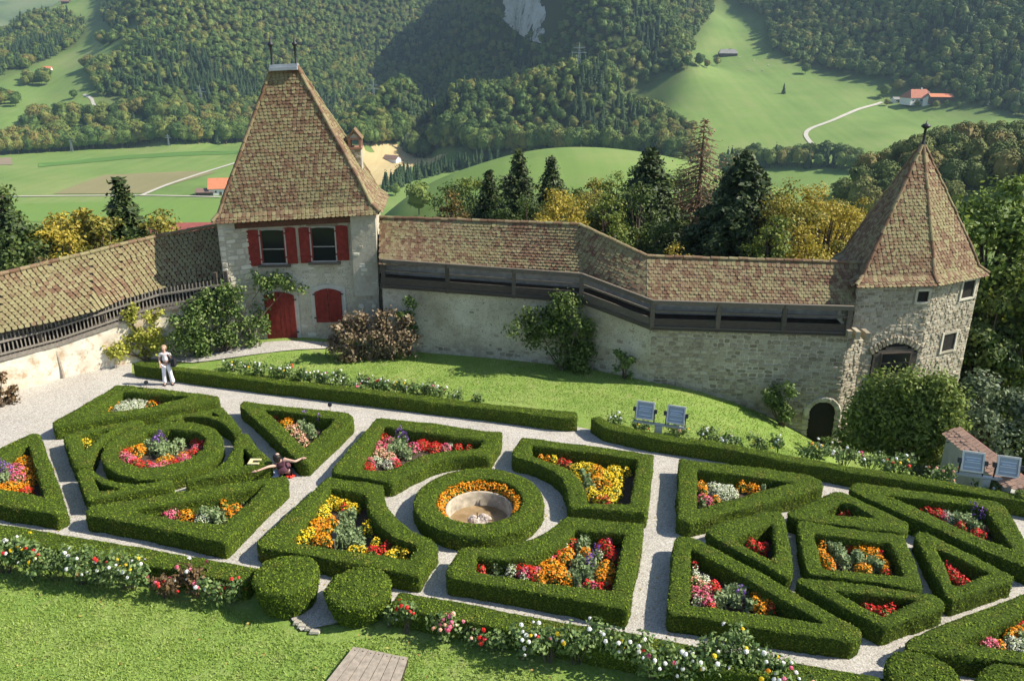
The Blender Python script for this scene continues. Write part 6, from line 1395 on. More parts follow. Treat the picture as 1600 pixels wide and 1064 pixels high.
bed('c14', {'red': [(1172, 847, 6), (1182, 851, 6), (1190, 857, 6), (1196, 850, 4)]}); bed('c15', {'red': [(1316, 803, 3), (1325, 804, 3)]})
bed('c16', {'orange': [(1284, 851, 6), (1283, 862, 6), (1291, 872, 7), (1297, 879, 6), (1342, 856, 7), (1354, 860, 8), (1366, 862, 8), (1374, 872, 6), (1347, 885, 7), (1356, 890, 5), (1385, 890, 5), (1384, 880, 5)], 'red': [(1278, 844, 4), (1328, 851, 5), (1340, 852, 4), (1360, 854, 6), (1376, 866, 4), (1386, 896, 3)], 'sage': [(1305, 855, 10), (1313, 864, 10), (1320, 875, 9), (1338, 868, 8), (1346, 875, 8), (1364, 878, 9), (1374, 884, 7), (1296, 850, 7)]})
bed('c17', {'red': [(1477, 882, 4), (1483, 888, 6), (1490, 894, 7), (1497, 902, 7), (1506, 905, 6)]}); bed('c18', {'red': [(1350, 944, 4), (1361, 948, 6), (1372, 953, 7), (1382, 955, 7), (1392, 950, 6), (1401, 946, 4)]})
bed('c19', {'red': [(1447, 795, 6), (1458, 798, 7), (1468, 802, 6), (1502, 822, 5), (1527, 832, 6), (1534, 837, 5)], 'white': [(1484, 806, 6), (1480, 802, 5)], 'sage': [(1495, 807, 8), (1504, 815, 8), (1519, 819, 9), (1528, 824, 8), (1512, 810, 6)], 'purple': [(1516, 800, 5), (1522, 805, 5), (1533, 812, 4)], 'pink': [(1476, 806, 4), (1538, 826, 4)]})
bed('c20', {'pink': [(1542, 999, 7), (1550, 1005, 7), (1540, 1008, 5)], 'orange': [(1563, 1006, 5), (1583, 987, 6), (1592, 984, 6), (1577, 993, 4)], 'white': [(1586, 1003, 9), (1598, 1006, 8), (1580, 997, 5)], 'sage': [(1600, 995, 9)], 'red': [(1598, 977, 5)]})

# ------------------------------------------------------------------ fountain
RB_ = RI-.28; M_BASIN = plain('pale_basin_stone', (.38, .325, .245), .85, .4, 4)
t = NT('silty_water', .12, .5); n_ = t.noise(1.6, 5, .7); t.col(t.ramp(n_, [(.35, (.20, .13, .06)), (.65, (.36, .26, .15))])); t.bump(t.noise(5, 2), .06, .02); M_WATER = t.m
fo = thing('fountain', 'round sunken stone fountain basin with brownish shallow water and a small rock in the middle', 'fountain', (FC[0], FC[1], 0))
m = MB(); m.lathe((FC[0], FC[1], 0), [(RB_+.05, .0), (RB_+.05, .20), (RB_+.04, .22), (RB_, .22), (RB_-.02, .20), (RB_-.05, -.40), (RB_-.10, -.44), (.01, -.45)], 64); bs = part('basin', m.mesh('basin', M_BASIN, True), fo)
bpy.data.objects['gravel_path']; 
m = MB(); m.lathe((FC[0], FC[1], -.20), [(RB_-.045, 0), (.001, .001)], 64); part('water', m.mesh('water', M_WATER), fo)
rk = at(747, 817, -.10)
def rock(c, r, seed, mat, name='rock', squash=.7, parent=None):
    v = []; n, k = 14, 9
    for i in range(k+1):
        a = PI*i/k
        for j in range(n): b = 2*PI*j/n; v.append([math.sin(a)*math.cos(b), math.sin(a)*math.sin(b), math.cos(a)*squash])
    v = np.array(v); v = v*(1+(fbm(v+seed, 1.9, 3, seed)-.5)[:, None]*1.0)*r+c; I_ = np.arange(len(v)).reshape(k+1, n); F = np.stack([I_[:-1], np.roll(I_[:-1], -1, 1), np.roll(I_[1:], -1, 1), I_[1:]], -1).reshape(-1, 4)
    return make_mesh(name, v, F, mat)
M_ROCK = plain('fountain_rock', (.42, .35, .30), .9, .5, 12)
part('rock', rock(rk, .26, 3, M_ROCK), fo); part('rock', rock(rk+[.18, .06, .10], .17, 5, M_ROCK), fo); part('rock', rock(rk+[-.14, .0, .12], .15, 9, M_ROCK), fo)
m = MB(); m.tube([rk+[-.02, -.05, .1], rk+[-.02, -.05, .36]], .014, 6); part('nozzle', m.mesh('nozzle', M_IRON), fo)
m = MB(); q = at(782, 797, -.26); m.tube([q, q+[0, 0, .26]], .02, 8); m.tube([q+[-.05, 0, .27], q+[.05, 0, .27]], .025, 8); part('overflow_pipe', m.mesh('overflow_pipe', plain('white_plastic', (.75, .75, .72), .5, .03)), fo)
C = [np.array([FC[0]+(RB_+.20)*math.cos(a), FC[1]+(RB_+.20)*math.sin(a), 0]) for a in np.linspace(-.35, PI+.55, 30)]
link(NM['orange'], mound(C, [.13]*len(C), 'orange', .12), kind='stuff', label='orange marigolds in a ring between fountain rim and hedge', cat='flowers')

# ------------------------------------------------------------------ border roses and dahlias
def bush(x, y, w_px, hgt, cols, label, group, leafm=None, nb=14, z=None, bs=.085, cat='rose bush', name='flowering_bush', stems=True):
    zz = float(gz(*at(x, y)[:2])) if z is None else z; b = at(x, y, zz); zz = float(gz(b[0], b[1])) if z is None else z; b[2] = zz; r = w_px/2/(FPX/np.linalg.norm(b-np.array([0, 0, CAM_H])))
    T = thing(name, label, cat, tuple(b), group); n = int(900*r*hgt*1.6)+60; P = []; N = []
    k = max(4, int(7*r/.3)); cs = [np.array([RNG.uniform(-r, r)*.75, RNG.uniform(-.22, .22), hgt*RNG.uniform(.35, .86)]) for _ in range(k)]
    for c in cs:
        v = sphere_pts(n//k); q = c+v*RNG.uniform(.3, 1., (n//k, 1))*np.array([.20, .18, .19])*(.8+hgt*.6); q[:, 2] = np.abs(q[:, 2]); P.append(q); N.append(v+[0, 0, .5])
    P, N = np.concatenate(P), np.concatenate(N); N /= np.linalg.norm(N, axis=1)[:, None]; V, F = leaves(P, N, .062, .7, 1.6)
    partl('foliage', make_mesh('foliage', V, F, leafm or M_ROSEL), T)
    if stems:
        m = MB()
        for c in cs: m.tube([(c[0]*.3, 0, -.05), (c[0]*.7, c[1]*.7, c[2]*.6), tuple(c+[0, 0, .1])], .009, 4, False)
        partl('stem', m.mesh('stem', M_BARK, recalc=False), T)
    for colr, cn in cols:
        P = []; N = []; PR = []
        for _ in range(cn):
            c = cs[RNG.integers(0, k)]; v = sphere_pts(1)[0]; v[2] = abs(v[2])*.9+.15; v[1] = -abs(v[1]) if RNG.random() < .75 else v[1]; v /= np.linalg.norm(v); q = c+v*np.array([.23, .21, .22])*(.8+hgt*.6); rr = bs*RNG.uniform(.35, .62)
            for ring_, m_ in ((1., 6), (.6, 5), (.25, 3)):
                a = np.arange(m_)*2*PI/m_+RNG.random()*6; t1 = np.cross(v, [0, 0, 1.]); t1 /= np.linalg.norm(t1)+1e-9; t2 = np.cross(v, t1)
                P.append(q+rr*ring_*.7*(np.cos(a)[:, None]*t1+np.sin(a)[:, None]*t2)+v*rr*(1-ring_)*.7); N.append(v+.9*ring_*(np.cos(a)[:, None]*t1+np.sin(a)[:, None]*t2)); PR.append(np.full(m_, rr*1.15))
        P, N = np.concatenate(P), np.concatenate(N); N /= np.linalg.norm(N, axis=1)[:, None]; V, F = leaves(P, N, np.concatenate(PR), .08, 1.1, .1); partl('blossom', make_mesh('blossom', V, F, PET[colr]), T)
    return T
M_REDL = foliage('reddish_leaves', (.07, .05, .02), (.16, .10, .045), (.25, .16, .08), .2, 3)
g1 = 'rose bushes in front of the left near hedge'; g2 = 'flowering plants before the right near hedge'; g3 = 'small roses behind the left far hedge'; g4 = 'small roses behind the right far hedge'
for x, y, w_, h, cols, lab in [
    (8, 893, 60, .85, [('rosewhite', 7), ('red', 4)], 'tall rose bush at the left picture edge with white and dark red blooms'), (52, 900, 64, .95, [('yellow', 5), ('red', 4), ('rosewhite', 3)], 'rose bush with yellow and orange-red blooms, second from the left edge'),
    (92, 905, 56, .85, [('rosewhite', 4), ('yellow', 3)], 'leafy rose bush with few pale blooms between the yellow one and the white one'), (128, 912, 56, .95, [('rosewhite', 9)], 'rose bush carrying a cluster of white blooms against the hedge'),
    (165, 912, 52, .8, [('red', 4), ('rosewhite', 4)], 'rose bush with dark red blooms beside white ones, left of the bare yellow twigs'), (205, 920, 60, .95, [('rosewhite', 8), ('yellow', 5)], 'broad rose bush with white blooms on top and yellow leaves, before the dark hedge gap'),
    (258, 932, 44, .55, [('red', 6), ('pink', 3)], 'low reddish rose with small dark pink blooms'), (300, 928, 46, .72, [('rosewhite', 6), ('pink', 4)], 'rose bush with white top blooms and pink ones below, right of the reddish rose'), (338, 938, 36, .6, [('rosewhite', 2), ('pink', 4)], 'grey-green rose with few pink blooms next to the white-topped one'), (364, 940, 32, .55, [('red', 8)], 'small rose with bright red blooms nearest the left drum')]:
    bush(x, y, w_, h, cols, lab, g1, M_REDL if 'reddish' in lab else None)
for x, y, w_, h, cols, lab in [
    (607, 978, 20, .4, [('rosewhite', 1)], 'little bluish-leaved rose right beside the second drum'), (634, 988, 30, .62, [('red', 8)], 'slim rose with a head of scarlet blooms right of the second drum'), (692, 1000, 40, .72, [('pink', 10), ('salmon', 6)], 'rose with a crown of pink blooms before the dark hedge side'), (735, 1003, 26, .35, [('salmon', 6)], 'tiny salmon rose right of the pink one'), (752, 1008, 24, .38, [('red', 6)], 'tiny red rose left of the round green bush'),
    (782, 1014, 34, .55, [], 'round green bush without flowers at the left end of the dahlia row'), (818, 1030, 50, .8, [('rosewhite', 9)], 'white dahlia bush at the left end of the row'), (858, 1034, 48, .85, [('rosewhite', 5), ('red', 3), ('yellow', 1)], 'dahlia bush with two scarlet blooms over the hedge top'), (900, 1036, 50, .9, [('rosewhite', 5), ('yellow', 2)], 'dense dahlia bush with scattered white blooms in the middle of the row'),
    (938, 1036, 46, 1.0, [('rosewhite', 3)], 'tall leafy dahlia reaching over the gravel edge'), (985, 1048, 52, .9, [('rosewhite', 8), ('yellow', 2)], 'dahlia bush with a big lemon bloom among white ones'), (1018, 1058, 44, .8, [('rosewhite', 7), ('red', 2), ('pink', 3)], 'dahlia bush with white and wine-red blooms'), (1062, 1062, 50, .85, [('rosewhite', 9)], 'white dahlia bush before the shaded gravel corner'),
    (1105, 1060, 50, .95, [('rosewhite', 5), ('yellow', 2)], 'dahlia bush left of the tall yellow-flowered stems'), (1140, 1058, 46, 1.15, [('yellow', 4), ('rosewhite', 2)], 'tallest dahlia with yellow blooms rising over the gravel'), (1180, 1068, 48, .9, [('rosewhite', 5), ('yellow', 3), ('orange', 1)], 'dahlia bush with lemon and white blooms at the right of the tall one'), (1225, 1078, 44, .7, [('rosewhite', 5), ('pink', 2)], 'last dahlia bush at the bottom edge on the right'),
    (1255, 1086, 30, .5, [('rosewhite', 3), ('salmon', 2)], 'small pale rose at the bottom picture edge right of the dahlias')]:
    bush(x, y, w_, h, cols, lab, g2)
dirs = ['with pale leaves and one yellow bloom, nearest the woman', 'with white and yellow blooms, second from the woman', 'with several white blooms on thin stems', 'low and white-flowered next to a red bloom', 'with two yellow blooms', 'bushy and white-flowered before the lawn', 'with white blooms and a red one beneath', 'with creamy blooms left of the middle of the row', 'with pink-white blooms right of the middle', 'with scarlet blooms near the hedge top', 'spreading and white-flowered', 'with small yellow blooms', 'with white blooms close to the row end', 'with pink and white blooms at the row end', 'sparse and pale beyond the row end', 'almost flowerless and low on the lawn edge']
for k, (x, y, w_, h, cols) in enumerate([(365, 578, 26, .35, [('yellow', 2), ('rosewhite', 2)]), (392, 588, 28, .5, [('rosewhite', 5), ('yellow', 2)]), (415, 590, 26, .5, [('rosewhite', 6)]), (440, 592, 26, .48, [('rosewhite', 5), ('red', 2)]), (464, 596, 26, .45, [('yellow', 3), ('rosewhite', 3)]), (490, 601, 30, .5, [('rosewhite', 7)]), (515, 605, 30, .52, [('rosewhite', 7), ('red', 2)]), (540, 609, 28, .5, [('rosewhite', 6)]), (565, 612, 28, .5, [('rosewhite', 4), ('pink', 4)]), (590, 613, 28, .45, [('red', 4), ('rosewhite', 4)]), (615, 616, 30, .5, [('rosewhite', 7)]), (638, 618, 26, .48, [('yellow', 3), ('rosewhite', 3)]), (660, 619, 28, .5, [('rosewhite', 7), ('red', 1)]), (685, 622, 26, .42, [('pink', 3), ('rosewhite', 4)]), (712, 626, 20, .28, [('rosewhite', 2)]), (752, 630, 16, .25, [('yellow', 1)])]):
    bush(x, y-2, w_*1.45, h, cols, 'small rose '+dirs[k], g3, bs=.075)
dr2 = ['left of the first floodlight pair', 'with red bloom under the first floodlight', 'with peach blooms under the second floodlight', 'with three tall white blooms right of the floodlights', 'with white blooms on long stems, second right of the floodlights', 'with one yellow bloom on the open lawn edge', 'slender and white-flowered before the arched doorway', 'with mixed blooms left of the big round bush', 'with white blooms below the big round bush', 'with red blooms below the dark right side of the round bush', 'with yellow and white blooms left of the shed wall', 'with pink blooms before the pale shed wall', 'with round white blooms under the right floodlights', 'low at the right picture edge before the shed']
for k, (x, y, w_, h, cols) in enumerate([(962, 668, 20, .45, [('rosewhite', 5)]), (1000, 676, 22, .4, [('red', 2), ('yellow', 3)]), (1060, 682, 30, .45, [('salmon', 6), ('yellow', 3)]), (1105, 690, 26, .55, [('rosewhite', 5)]), (1140, 698, 28, .5, [('rosewhite', 5)]), (1180, 704, 26, .5, [('yellow', 2), ('rosewhite', 1)]), (1215, 708, 18, .55, [('rosewhite', 3)]), (1272, 722, 40, .6, [('rosewhite', 6), ('yellow', 4), ('orange', 2)]), (1318, 728, 34, .55, [('rosewhite', 6)]), (1358, 734, 36, .5, [('rosewhite', 3), ('pink', 2)]), (1402, 740, 44, .6, [('red', 5), ('yellow', 2), ('rosewhite', 4)]), (1472, 756, 34, .55, [('salmon', 6), ('rosewhite', 2)]), (1550, 770, 40, .5, [('rosewhite', 5)]), (1592, 778, 26, .4, [('rosewhite', 3)])]):
    bush(x, y, w_*1.3, h, cols, 'flowering plant '+dr2[k], g4, bs=.085, z=.0)

# ------------------------------------------------------------------ shrubs on the walls
M_SHR = foliage('shrub_leaves', (.03, .06, .012), (.07, .12, .022), (.17, .21, .05), .2, 1.2)
M_YEL = foliage('yellow_green_leaves', (.20, .22, .03), (.36, .37, .05), (.52, .50, .10), .3, 1.0)
M_BRZ = foliage('bronze_leaves', (.09, .065, .035), (.20, .14, .08), (.34, .27, .17), .2, 1.5)
M_TRAIN = foliage('trained_pear_leaves', (.04, .08, .015), (.10, .17, .035), (.25, .30, .10), .2, 1.5)
def shrub(name, label, cat, blobs, mat, n, size=.09, base=None, d=.0, group=None, stems=6, asp=1.5, shell=.35):
    """blobs: (px, py, radius px, y_depth) seen on a plane of plan depth; each a clump of leaves"""
    C = []; Rr = []
    for x, y, r, P in blobs:
        k = (P[0]*ray(x, y)[0]+P[1]*ray(x, y)[1])/(ray(x, y)[0]**2+ray(x, y)[1]**2); dd = ray(x, y); c = np.array([dd[0]*k, dd[1]*k, CAM_H+dd[2]*k]); C.append(c); Rr.append(r/(FPX/np.linalg.norm(c-np.array([0, 0, CAM_H]))))
    C = np.array(C); Rr = np.array(Rr); b = np.array([C[:, 0].mean(), C[:, 1].mean(), 0]) if base is None else np.array(base, float)
    T = thing(name, label, cat, tuple(b), group); w_ = Rr**2/np.sum(Rr**2); P = []; N = []
    for c, r, ww in zip(C, Rr, w_):
        m_ = int(n*ww)+5; v = sphere_pts(m_); q = c+v*(r*(shell+(1-shell)*RNG.random(m_)**.5))[:, None]*(1+.25*RNG.normal(size=(m_, 1)))*np.array([1, .75, .95]); q[:, 2] = np.maximum(q[:, 2], b[2]+.02); P.append(q); N.append(v+[0, 0, .4])
    P, N = np.concatenate(P), np.concatenate(N); N /= np.linalg.norm(N, axis=1)[:, None]; V, F = leaves(P, N, size, .7, asp); part('foliage', make_mesh('foliage', V, F, mat), T)
    m = MB()
    for k in range(min(stems, len(C))):
        c = C[(k*7) % len(C)]; m.tube([b+[RNG.normal()*.08, RNG.normal()*.05, -.1], (b*.5+c*.5)+RNG.normal(size=3)*.06, c], [.035, .025, .01], 5, False)
    part('stem', m.mesh('stem', M_BARK, recalc=False), T); return T
def scatter_blobs(poly, n, r, P):
    poly = np.array(poly, float); lo, hi = poly.min(0), poly.max(0); out = []
    while len(out) < n:
        x, y = RNG.uniform(lo[0], hi[0]), RNG.uniform(lo[1], hi[1])
        if inpoly(np.array([x]), np.array([y]), poly)[0]: out.append((x, y, RNG.uniform(*r), np.array(P)+RNG.normal(size=2)*.18))
    return out
def wallp(x, y, z=0): return at(x, y, z)[:2]
shrub('wall_shrub', 'big dark evergreen shrub trained against the middle of the curtain wall', 'shrub', scatter_blobs([(838, 478), (870, 462), (905, 466), (925, 500), (932, 560), (920, 578), (880, 578), (840, 560), (820, 520), (795, 524), (812, 500)], 60, (11, 19), at(880, 577)[:2]-[0, .15]), M_SHR, 5200, .085, at(880, 577))
shrub('trained_pear', 'leafy green wall shrub left of the red gatehouse door, its branch arching over the door', 'shrub', scatter_blobs([(300, 470), (340, 445), (380, 455), (395, 480), (420, 490), (415, 520), (405, 545), (370, 550), (300, 556), (268, 548), (270, 500)], 62, (9, 17), at(345, 549, .1)[:2]-[0, .15])+[(405+k*6, 440+math.sin(k)*6, 12, np.array(W3(s_l1, .55, 0)[:2])) for k in range(9)]+[(400, 430, 9, np.array(W3(s_l1, .5, 0)[:2])), (470, 452, 9, np.array(W3(s_l1+1.5, .3, 0)[:2])), (420, 462, 10, np.array(W3(s_l1, .5, 0)[:2]))], M_TRAIN, 7200, .085, at(350, 550, .1), stems=14)
shrub('yellow_shrub', 'yellow-green leafy small tree against the sunny wall behind the woman', 'shrub', scatter_blobs([(205, 478), (245, 468), (262, 490), (258, 510), (285, 520), (262, 545), (240, 552), (205, 560), (172, 550), (178, 532), (190, 505)], 40, (7, 13), at(228, 563)[:2]+np.array([0.1, 0])), M_YEL, 3600, .085, at(232, 563), stems=10, shell=.2)
shrub('bronze_shrub', 'brownish bronze-leaved shrub below the gatehouse pier', 'shrub', scatter_blobs([(512, 505), (560, 492), (620, 490), (648, 500), (645, 540), (610, 565), (560, 566), (520, 548)], 55, (9, 16), at(580, 562)[:2]), M_BRZ, 5200, .09, at(580, 562), stems=14, shell=.1)
shrub('climbing_rose', 'slender green climber on the plaster wall right of the bronze shrub', 'shrub', scatter_blobs([(618, 470), (640, 462), (650, 490), (652, 530), (640, 550), (630, 520)], 14, (6, 10), at(640, 553)[:2]), M_TRAIN, 1100, .08, at(640, 553))
shrub('wall_sapling', 'small sapling pair at the wall foot right of the dark evergreen shrub', 'shrub', scatter_blobs([(962, 552), (985, 548), (992, 585), (965, 588)], 9, (5, 8), at(976, 590)[:2]-[0, .2]), M_TRAIN, 420, .075, at(976, 590))
zb_ = float(gz(*at(1222, 668, -1.6)[:2]))
shrub('wall_sapling', 'light green climber on the rubble wall left of the arched cellar doorway', 'shrub', scatter_blobs([(1208, 596), (1235, 588), (1250, 615), (1246, 655), (1215, 662), (1192, 620)], 20, (6, 10), at(1222, 664, -1.5)[:2]-[0, .25]), M_TRAIN, 1500, .08, at(1222, 664, -1.5))
big = at(1415, 725, -.9)
shrub('round_bush', 'very large round leafy bush before the corner tower', 'bush', scatter_blobs([(1345, 620), (1375, 585), (1420, 575), (1465, 590), (1495, 625), (1500, 665), (1470, 715), (1400, 722), (1345, 712), (1328, 670)], 90, (15, 26), big[:2]+np.array([0, .6])), M_SHR if False else foliage('hazel_leaves', (.075, .12, .02), (.16, .22, .04), (.33, .37, .10), .3, .9), 22000, .085, big, stems=10)
shrub('low_wall_plant', 'low leafy plants between the arched doorway and the round bush', 'bush', scatter_blobs([(1312, 640), (1340, 632), (1345, 690), (1320, 705), (1290, 700)], 16, (7, 12), at(1322, 700, -1.6)[:2]), M_TRAIN, 1100, .08, at(1322, 700, -1.6), stems=3)
shrub('rose_shrub', 'reddish tipped climbing rose at the left picture edge on the cream wall', 'shrub', scatter_blobs([(-30, 570), (15, 575), (28, 600), (10, 640), (-30, 645)], 20, (7, 13), at(0, 636)[:2]), M_REDL, 1500, .08, at(0, 636))
M_POST = plain('old_post', (.33, .28, .22), .9, .2, 6)
m = MB(); a_, b_ = at(101, 590), None; m.tube([a_+[0, -.05, -.1], a_+[-.12, -.02, 1.2]], [.075, .06], 8); T = thing('wooden_post', 'weathered wooden post leaning on the cream wall below the picket railing', 'post', tuple(a_)); part('shaft', m.mesh('shaft', M_POST), T)

# ------------------------------------------------------------------ trees behind the walls
M_T1 = foliage('autumn_yellow_leaves', (.16, .14, .02), (.36, .29, .035), (.55, .42, .06), .3, .35)
M_T2 = foliage('light_green_leaves', (.05, .085, .015), (.12, .17, .025), (.28, .30, .05), .3, .35)
M_T3 = foliage('deep_green_leaves', (.025, .05, .012), (.06, .10, .02), (.14, .18, .04), .25, .3)
M_T4 = foliage('spruce_needles', (.015, .032, .010), (.038, .065, .016), (.08, .11, .03), .1, .5)
M_T5 = foliage('dead_needles', (.10, .055, .025), (.22, .12, .06), (.36, .22, .12), .15, .6)
M_T6 = foliage('olive_autumn_leaves', (.08, .085, .015), (.20, .19, .03), (.40, .33, .05), .3, .3)
def broadleaf(x, ytop, r, wpx, label, mat, n=5200, base=None, low=.25, size=.17, group=None, dead=False, name='broadleaf_tree', clumps=34):
    n = int(n*1.5); size = size*.8; clumps = int(clumps*1.4)
    d = ray(x, ytop); d = d/math.hypot(d[0], d[1]); top = CAM_H+d[2]*r; bz = float(tz(d[0]*r, d[1]*r)[0]) if base is None else base; b = np.array([d[0]*r, d[1]*r, bz]); h = top-bz; w_ = wpx/FPX*r*1.38/2
    T = thing(name, label, 'tree', tuple(b), group); m = MB(); P = []; N = []
    m.tube([(0, 0, -.5), (.05, 0, h*.3), (-.05, .05, h*.6), (0, 0, h*.85)], [h*.022+.05, h*.018+.04, h*.012+.02, .03], 8, False)
    cz0 = max(h*low, h-w_*3.0); hc = (h-cz0)/2
    for k in range(clumps):
        v = sphere_pts(1)[0]; f = RNG.uniform(.35, 1.0)**.6; sq = 1-.25*max(0, v[2]); c = np.array([v[0]*w_*f*.80*sq, v[1]*w_*f*.80*sq, cz0+hc+v[2]*hc*.95*f]); rr = w_*RNG.uniform(.15, .32)
        m.tube([(0, 0, max(h*.12, c[2]*.55)), (c[0]*.5, c[1]*.5, c[2]*.85), tuple(c)], [h*.008+.02, h*.005+.012, .012], 4, False)
        m_ = n//clumps; u = sphere_pts(m_); u[:, 2] = np.where(u[:, 2] < -.5, -u[:, 2], u[:, 2]); q = c+u*rr*(.35+.85*RNG.random((m_, 1)))*np.array([1, 1, .75]); P.append(q); N.append(u+v*.3)
    P, N = np.concatenate(P), np.concatenate(N); N /= np.linalg.norm(N, axis=1)[:, None]; V, F = leaves(P, N, size, .6, 1.5)
    partl('trunk', m.mesh('trunk', M_BARK, recalc=False), T); partl('crown', make_mesh('crown', V, F, mat), T); return T
def spruce(x, ytop, r, wpx, label, mat=None, base=None, dense=1.0, name='spruce_tree', size=.17, levels=26):
    d = ray(x, ytop); d = d/math.hypot(d[0], d[1]); top = CAM_H+d[2]*r; bz = float(tz(d[0]*r, d[1]*r)[0]) if base is None else base; b = np.array([d[0]*r, d[1]*r, bz]); h = top-bz; w_ = wpx*1.42/FPX*r/2
    vis_h = min(h, 7.0)                                    # crown width is judged on the part above the walls
    T = thing(name, label, 'tree', tuple(b)); m = MB(); m.tube([(0, 0, -.5), (0, 0, h*.5), (0, 0, h*.99)], [h*.02+.06, h*.012+.03, .02], 8, False); P = []; N = []; S = []
    z = h-.25; L = .15; step = vis_h/levels
    while z > max(1.5, h-vis_h*1.4):
        t = (h-z)/vis_h; R = w_*min(1.25, .05+t**.8)*RNG.uniform(.8, 1.12); nb = int(8+11*min(t, 1)); a0 = RNG.uniform(0, 6.28)
        for j in range(nb):
            a = a0+j*2*PI/nb+RNG.normal()*.15; Rj = R*RNG.uniform(.6, 1.15); dr = np.array([math.cos(a), math.sin(a), 0]); tip = dr*Rj+[0, 0, z-Rj*.28]
            m.tube([(0, 0, z), tuple(dr*Rj*.55+[0, 0, z-Rj*.22]), tuple(tip)], [.035, .022, .008], 3, False)
            k = int(max(6, Rj*26*dense)); s = RNG.random(k)**.7; q = dr*(s*Rj)[:, None]+np.array([0, 0, 1.])*(z-Rj*.28*s-.04)[:, None]+RNG.normal(size=(k, 3))*np.array([.10, .10, .06])*(1+.4*Rj); q[:, 2] -= RNG.random(k)*.22*s; P.append(q); N.append(np.tile(dr*.5+[0, 0, .8], (k, 1))); S.append(np.full(k, size)*(1.1-.4*s))
        z -= step*RNG.uniform(.8, 1.2)
    P, N, S = np.concatenate(P), np.concatenate(N), np.concatenate(S); V, F = leaves(P, N, S, .5, 2.1); partl('trunk', m.mesh('trunk', M_BARK, recalc=False), T); partl('crown', make_mesh('crown', V, F, mat or M_T4), T); return T
broadleaf(-8, 292, 46, 90, 'dark green tree at the left picture edge behind the gallery roof', M_T3, 4200, low=.3)
spruce(2, 300, 44, 70, 'ragged spruce top at the extreme left edge')
broadleaf(108, 312, 50, 120, 'golden yellow tree behind the left gallery roof', M_T1, 6500, low=.3, size=.16)
broadleaf(150, 335, 46, 90, 'yellow-green bush between the golden tree and the spruce', M_T6, 4000, low=.3)
broadleaf(45, 345, 44, 90, 'dark leafy tree with reddish creeper left of the golden tree', M_T3, 3800, low=.3)
broadleaf(55, 392, 36, 90, 'reddish twiggy bush peeping over the roof ridge on the left', M_REDL, 1500, low=.2, size=.12)
spruce(183, 272, 48, 92, 'broad dark spruce standing left of the gatehouse', size=.22)
broadleaf(232, 338, 44, 70, 'thin yellowish tree right of the broad dark spruce', M_T6, 2400, low=.3)
broadleaf(265, 356, 42, 50, 'low yellow bush just left of the gatehouse roof', M_T6, 1500, low=.3)
broadleaf(706, 300, 62, 62, 'round orange-tinged dark tree just above the gallery ridge', foliage('rust_green_leaves', (.05, .055, .015), (.13, .10, .025), (.28, .17, .04), .25, .5), 2800, low=.3)
spruce(764, 262, 66, 66, 'leftmost of three slim spruces behind the gallery roof')
spruce(810, 228, 64, 74, 'middle and tallest of three slim spruces behind the gallery roof')
spruce(862, 240, 66, 66, 'rightmost of three slim spruces behind the gallery roof')
broadleaf(785, 305, 60, 90, 'dark green undergrowth tree below the three spruces', M_T3, 3000, low=.3)
broadleaf(882, 292, 56, 96, 'yellow-green tree right of the three spruces', M_T1, 4200, low=.3, size=.15)
broadleaf(950, 300, 58, 84, 'mid green tree where the gallery roof bends', M_T2, 4200, low=.3)
spruce(1018, 226, 60, 110, 'dark green spruce above the second bend of the gallery', size=.22)
broadleaf(1000, 290, 56, 120, 'broad green tree around the spruce at the second bend', M_T3, 5200, low=.3)
spruce(1102, 182, 62, 130, 'dead reddish brown spruce with bare twigs', M_T5, dense=.16, size=.12, levels=18)
broadleaf(1065, 378, 50, 60, 'small yellow bush just above the gallery ridge at the dead spruce', M_T1, 1500, low=.4, size=.13)
broadleaf(1095, 330, 56, 70, 'green undergrowth tree below the dead spruce', M_T3, 2400, low=.3)
spruce(1166, 232, 56, 140, 'very dark dense spruce left of the yellow trees', size=.24, dense=1.3)
broadleaf(1240, 285, 54, 120, 'yellow-green tree between the dark spruce and the corner tower', M_T6, 5600, low=.25, size=.15)
broadleaf(1300, 290, 58, 96, 'golden yellow tree touching the corner tower roof', M_T1, 4600, low=.25, size=.15)
broadleaf(1215, 330, 50, 80, 'light green tree right of the dark spruce, behind the gallery', M_T2, 3000, low=.3, size=.14)
broadleaf(1335, 300, 64, 70, 'thin yellow-leaved tree left of the tower spire', M_T1, 2400, low=.3, size=.14)
broadleaf(1585, 275, 44, 200, 'large light green tree rising behind the corner tower at the right edge', foliage('ash_leaves', (.06, .11, .02), (.14, .21, .035), (.30, .36, .07), .3, .35), 22000, base=-9, low=.2, size=.19, clumps=60)
broadleaf(1560, 470, 38, 130, 'dark shaded tree below the large light green one at the right edge', M_T3, 12000, base=-9, low=.2, size=.17, clumps=40)
broadleaf(1660, 380, 40, 180, 'tree mostly outside the right picture edge', M_T2, 11000, base=-9, low=.2, size=.18)
broadleaf(1565, 590, 30, 150, 'grey-green bushy tree behind the little tiled shed', foliage('willow_grey_leaves', (.06, .085, .04), (.13, .17, .085), (.26, .31, .18), .25, .6), 16000, base=-6, low=.05, size=.12, clumps=46)
broadleaf(1640, 600, 30, 110, 'grey-green bush at the right edge behind the shed', M_T3, 4200, base=-6, low=.05, size=.10)

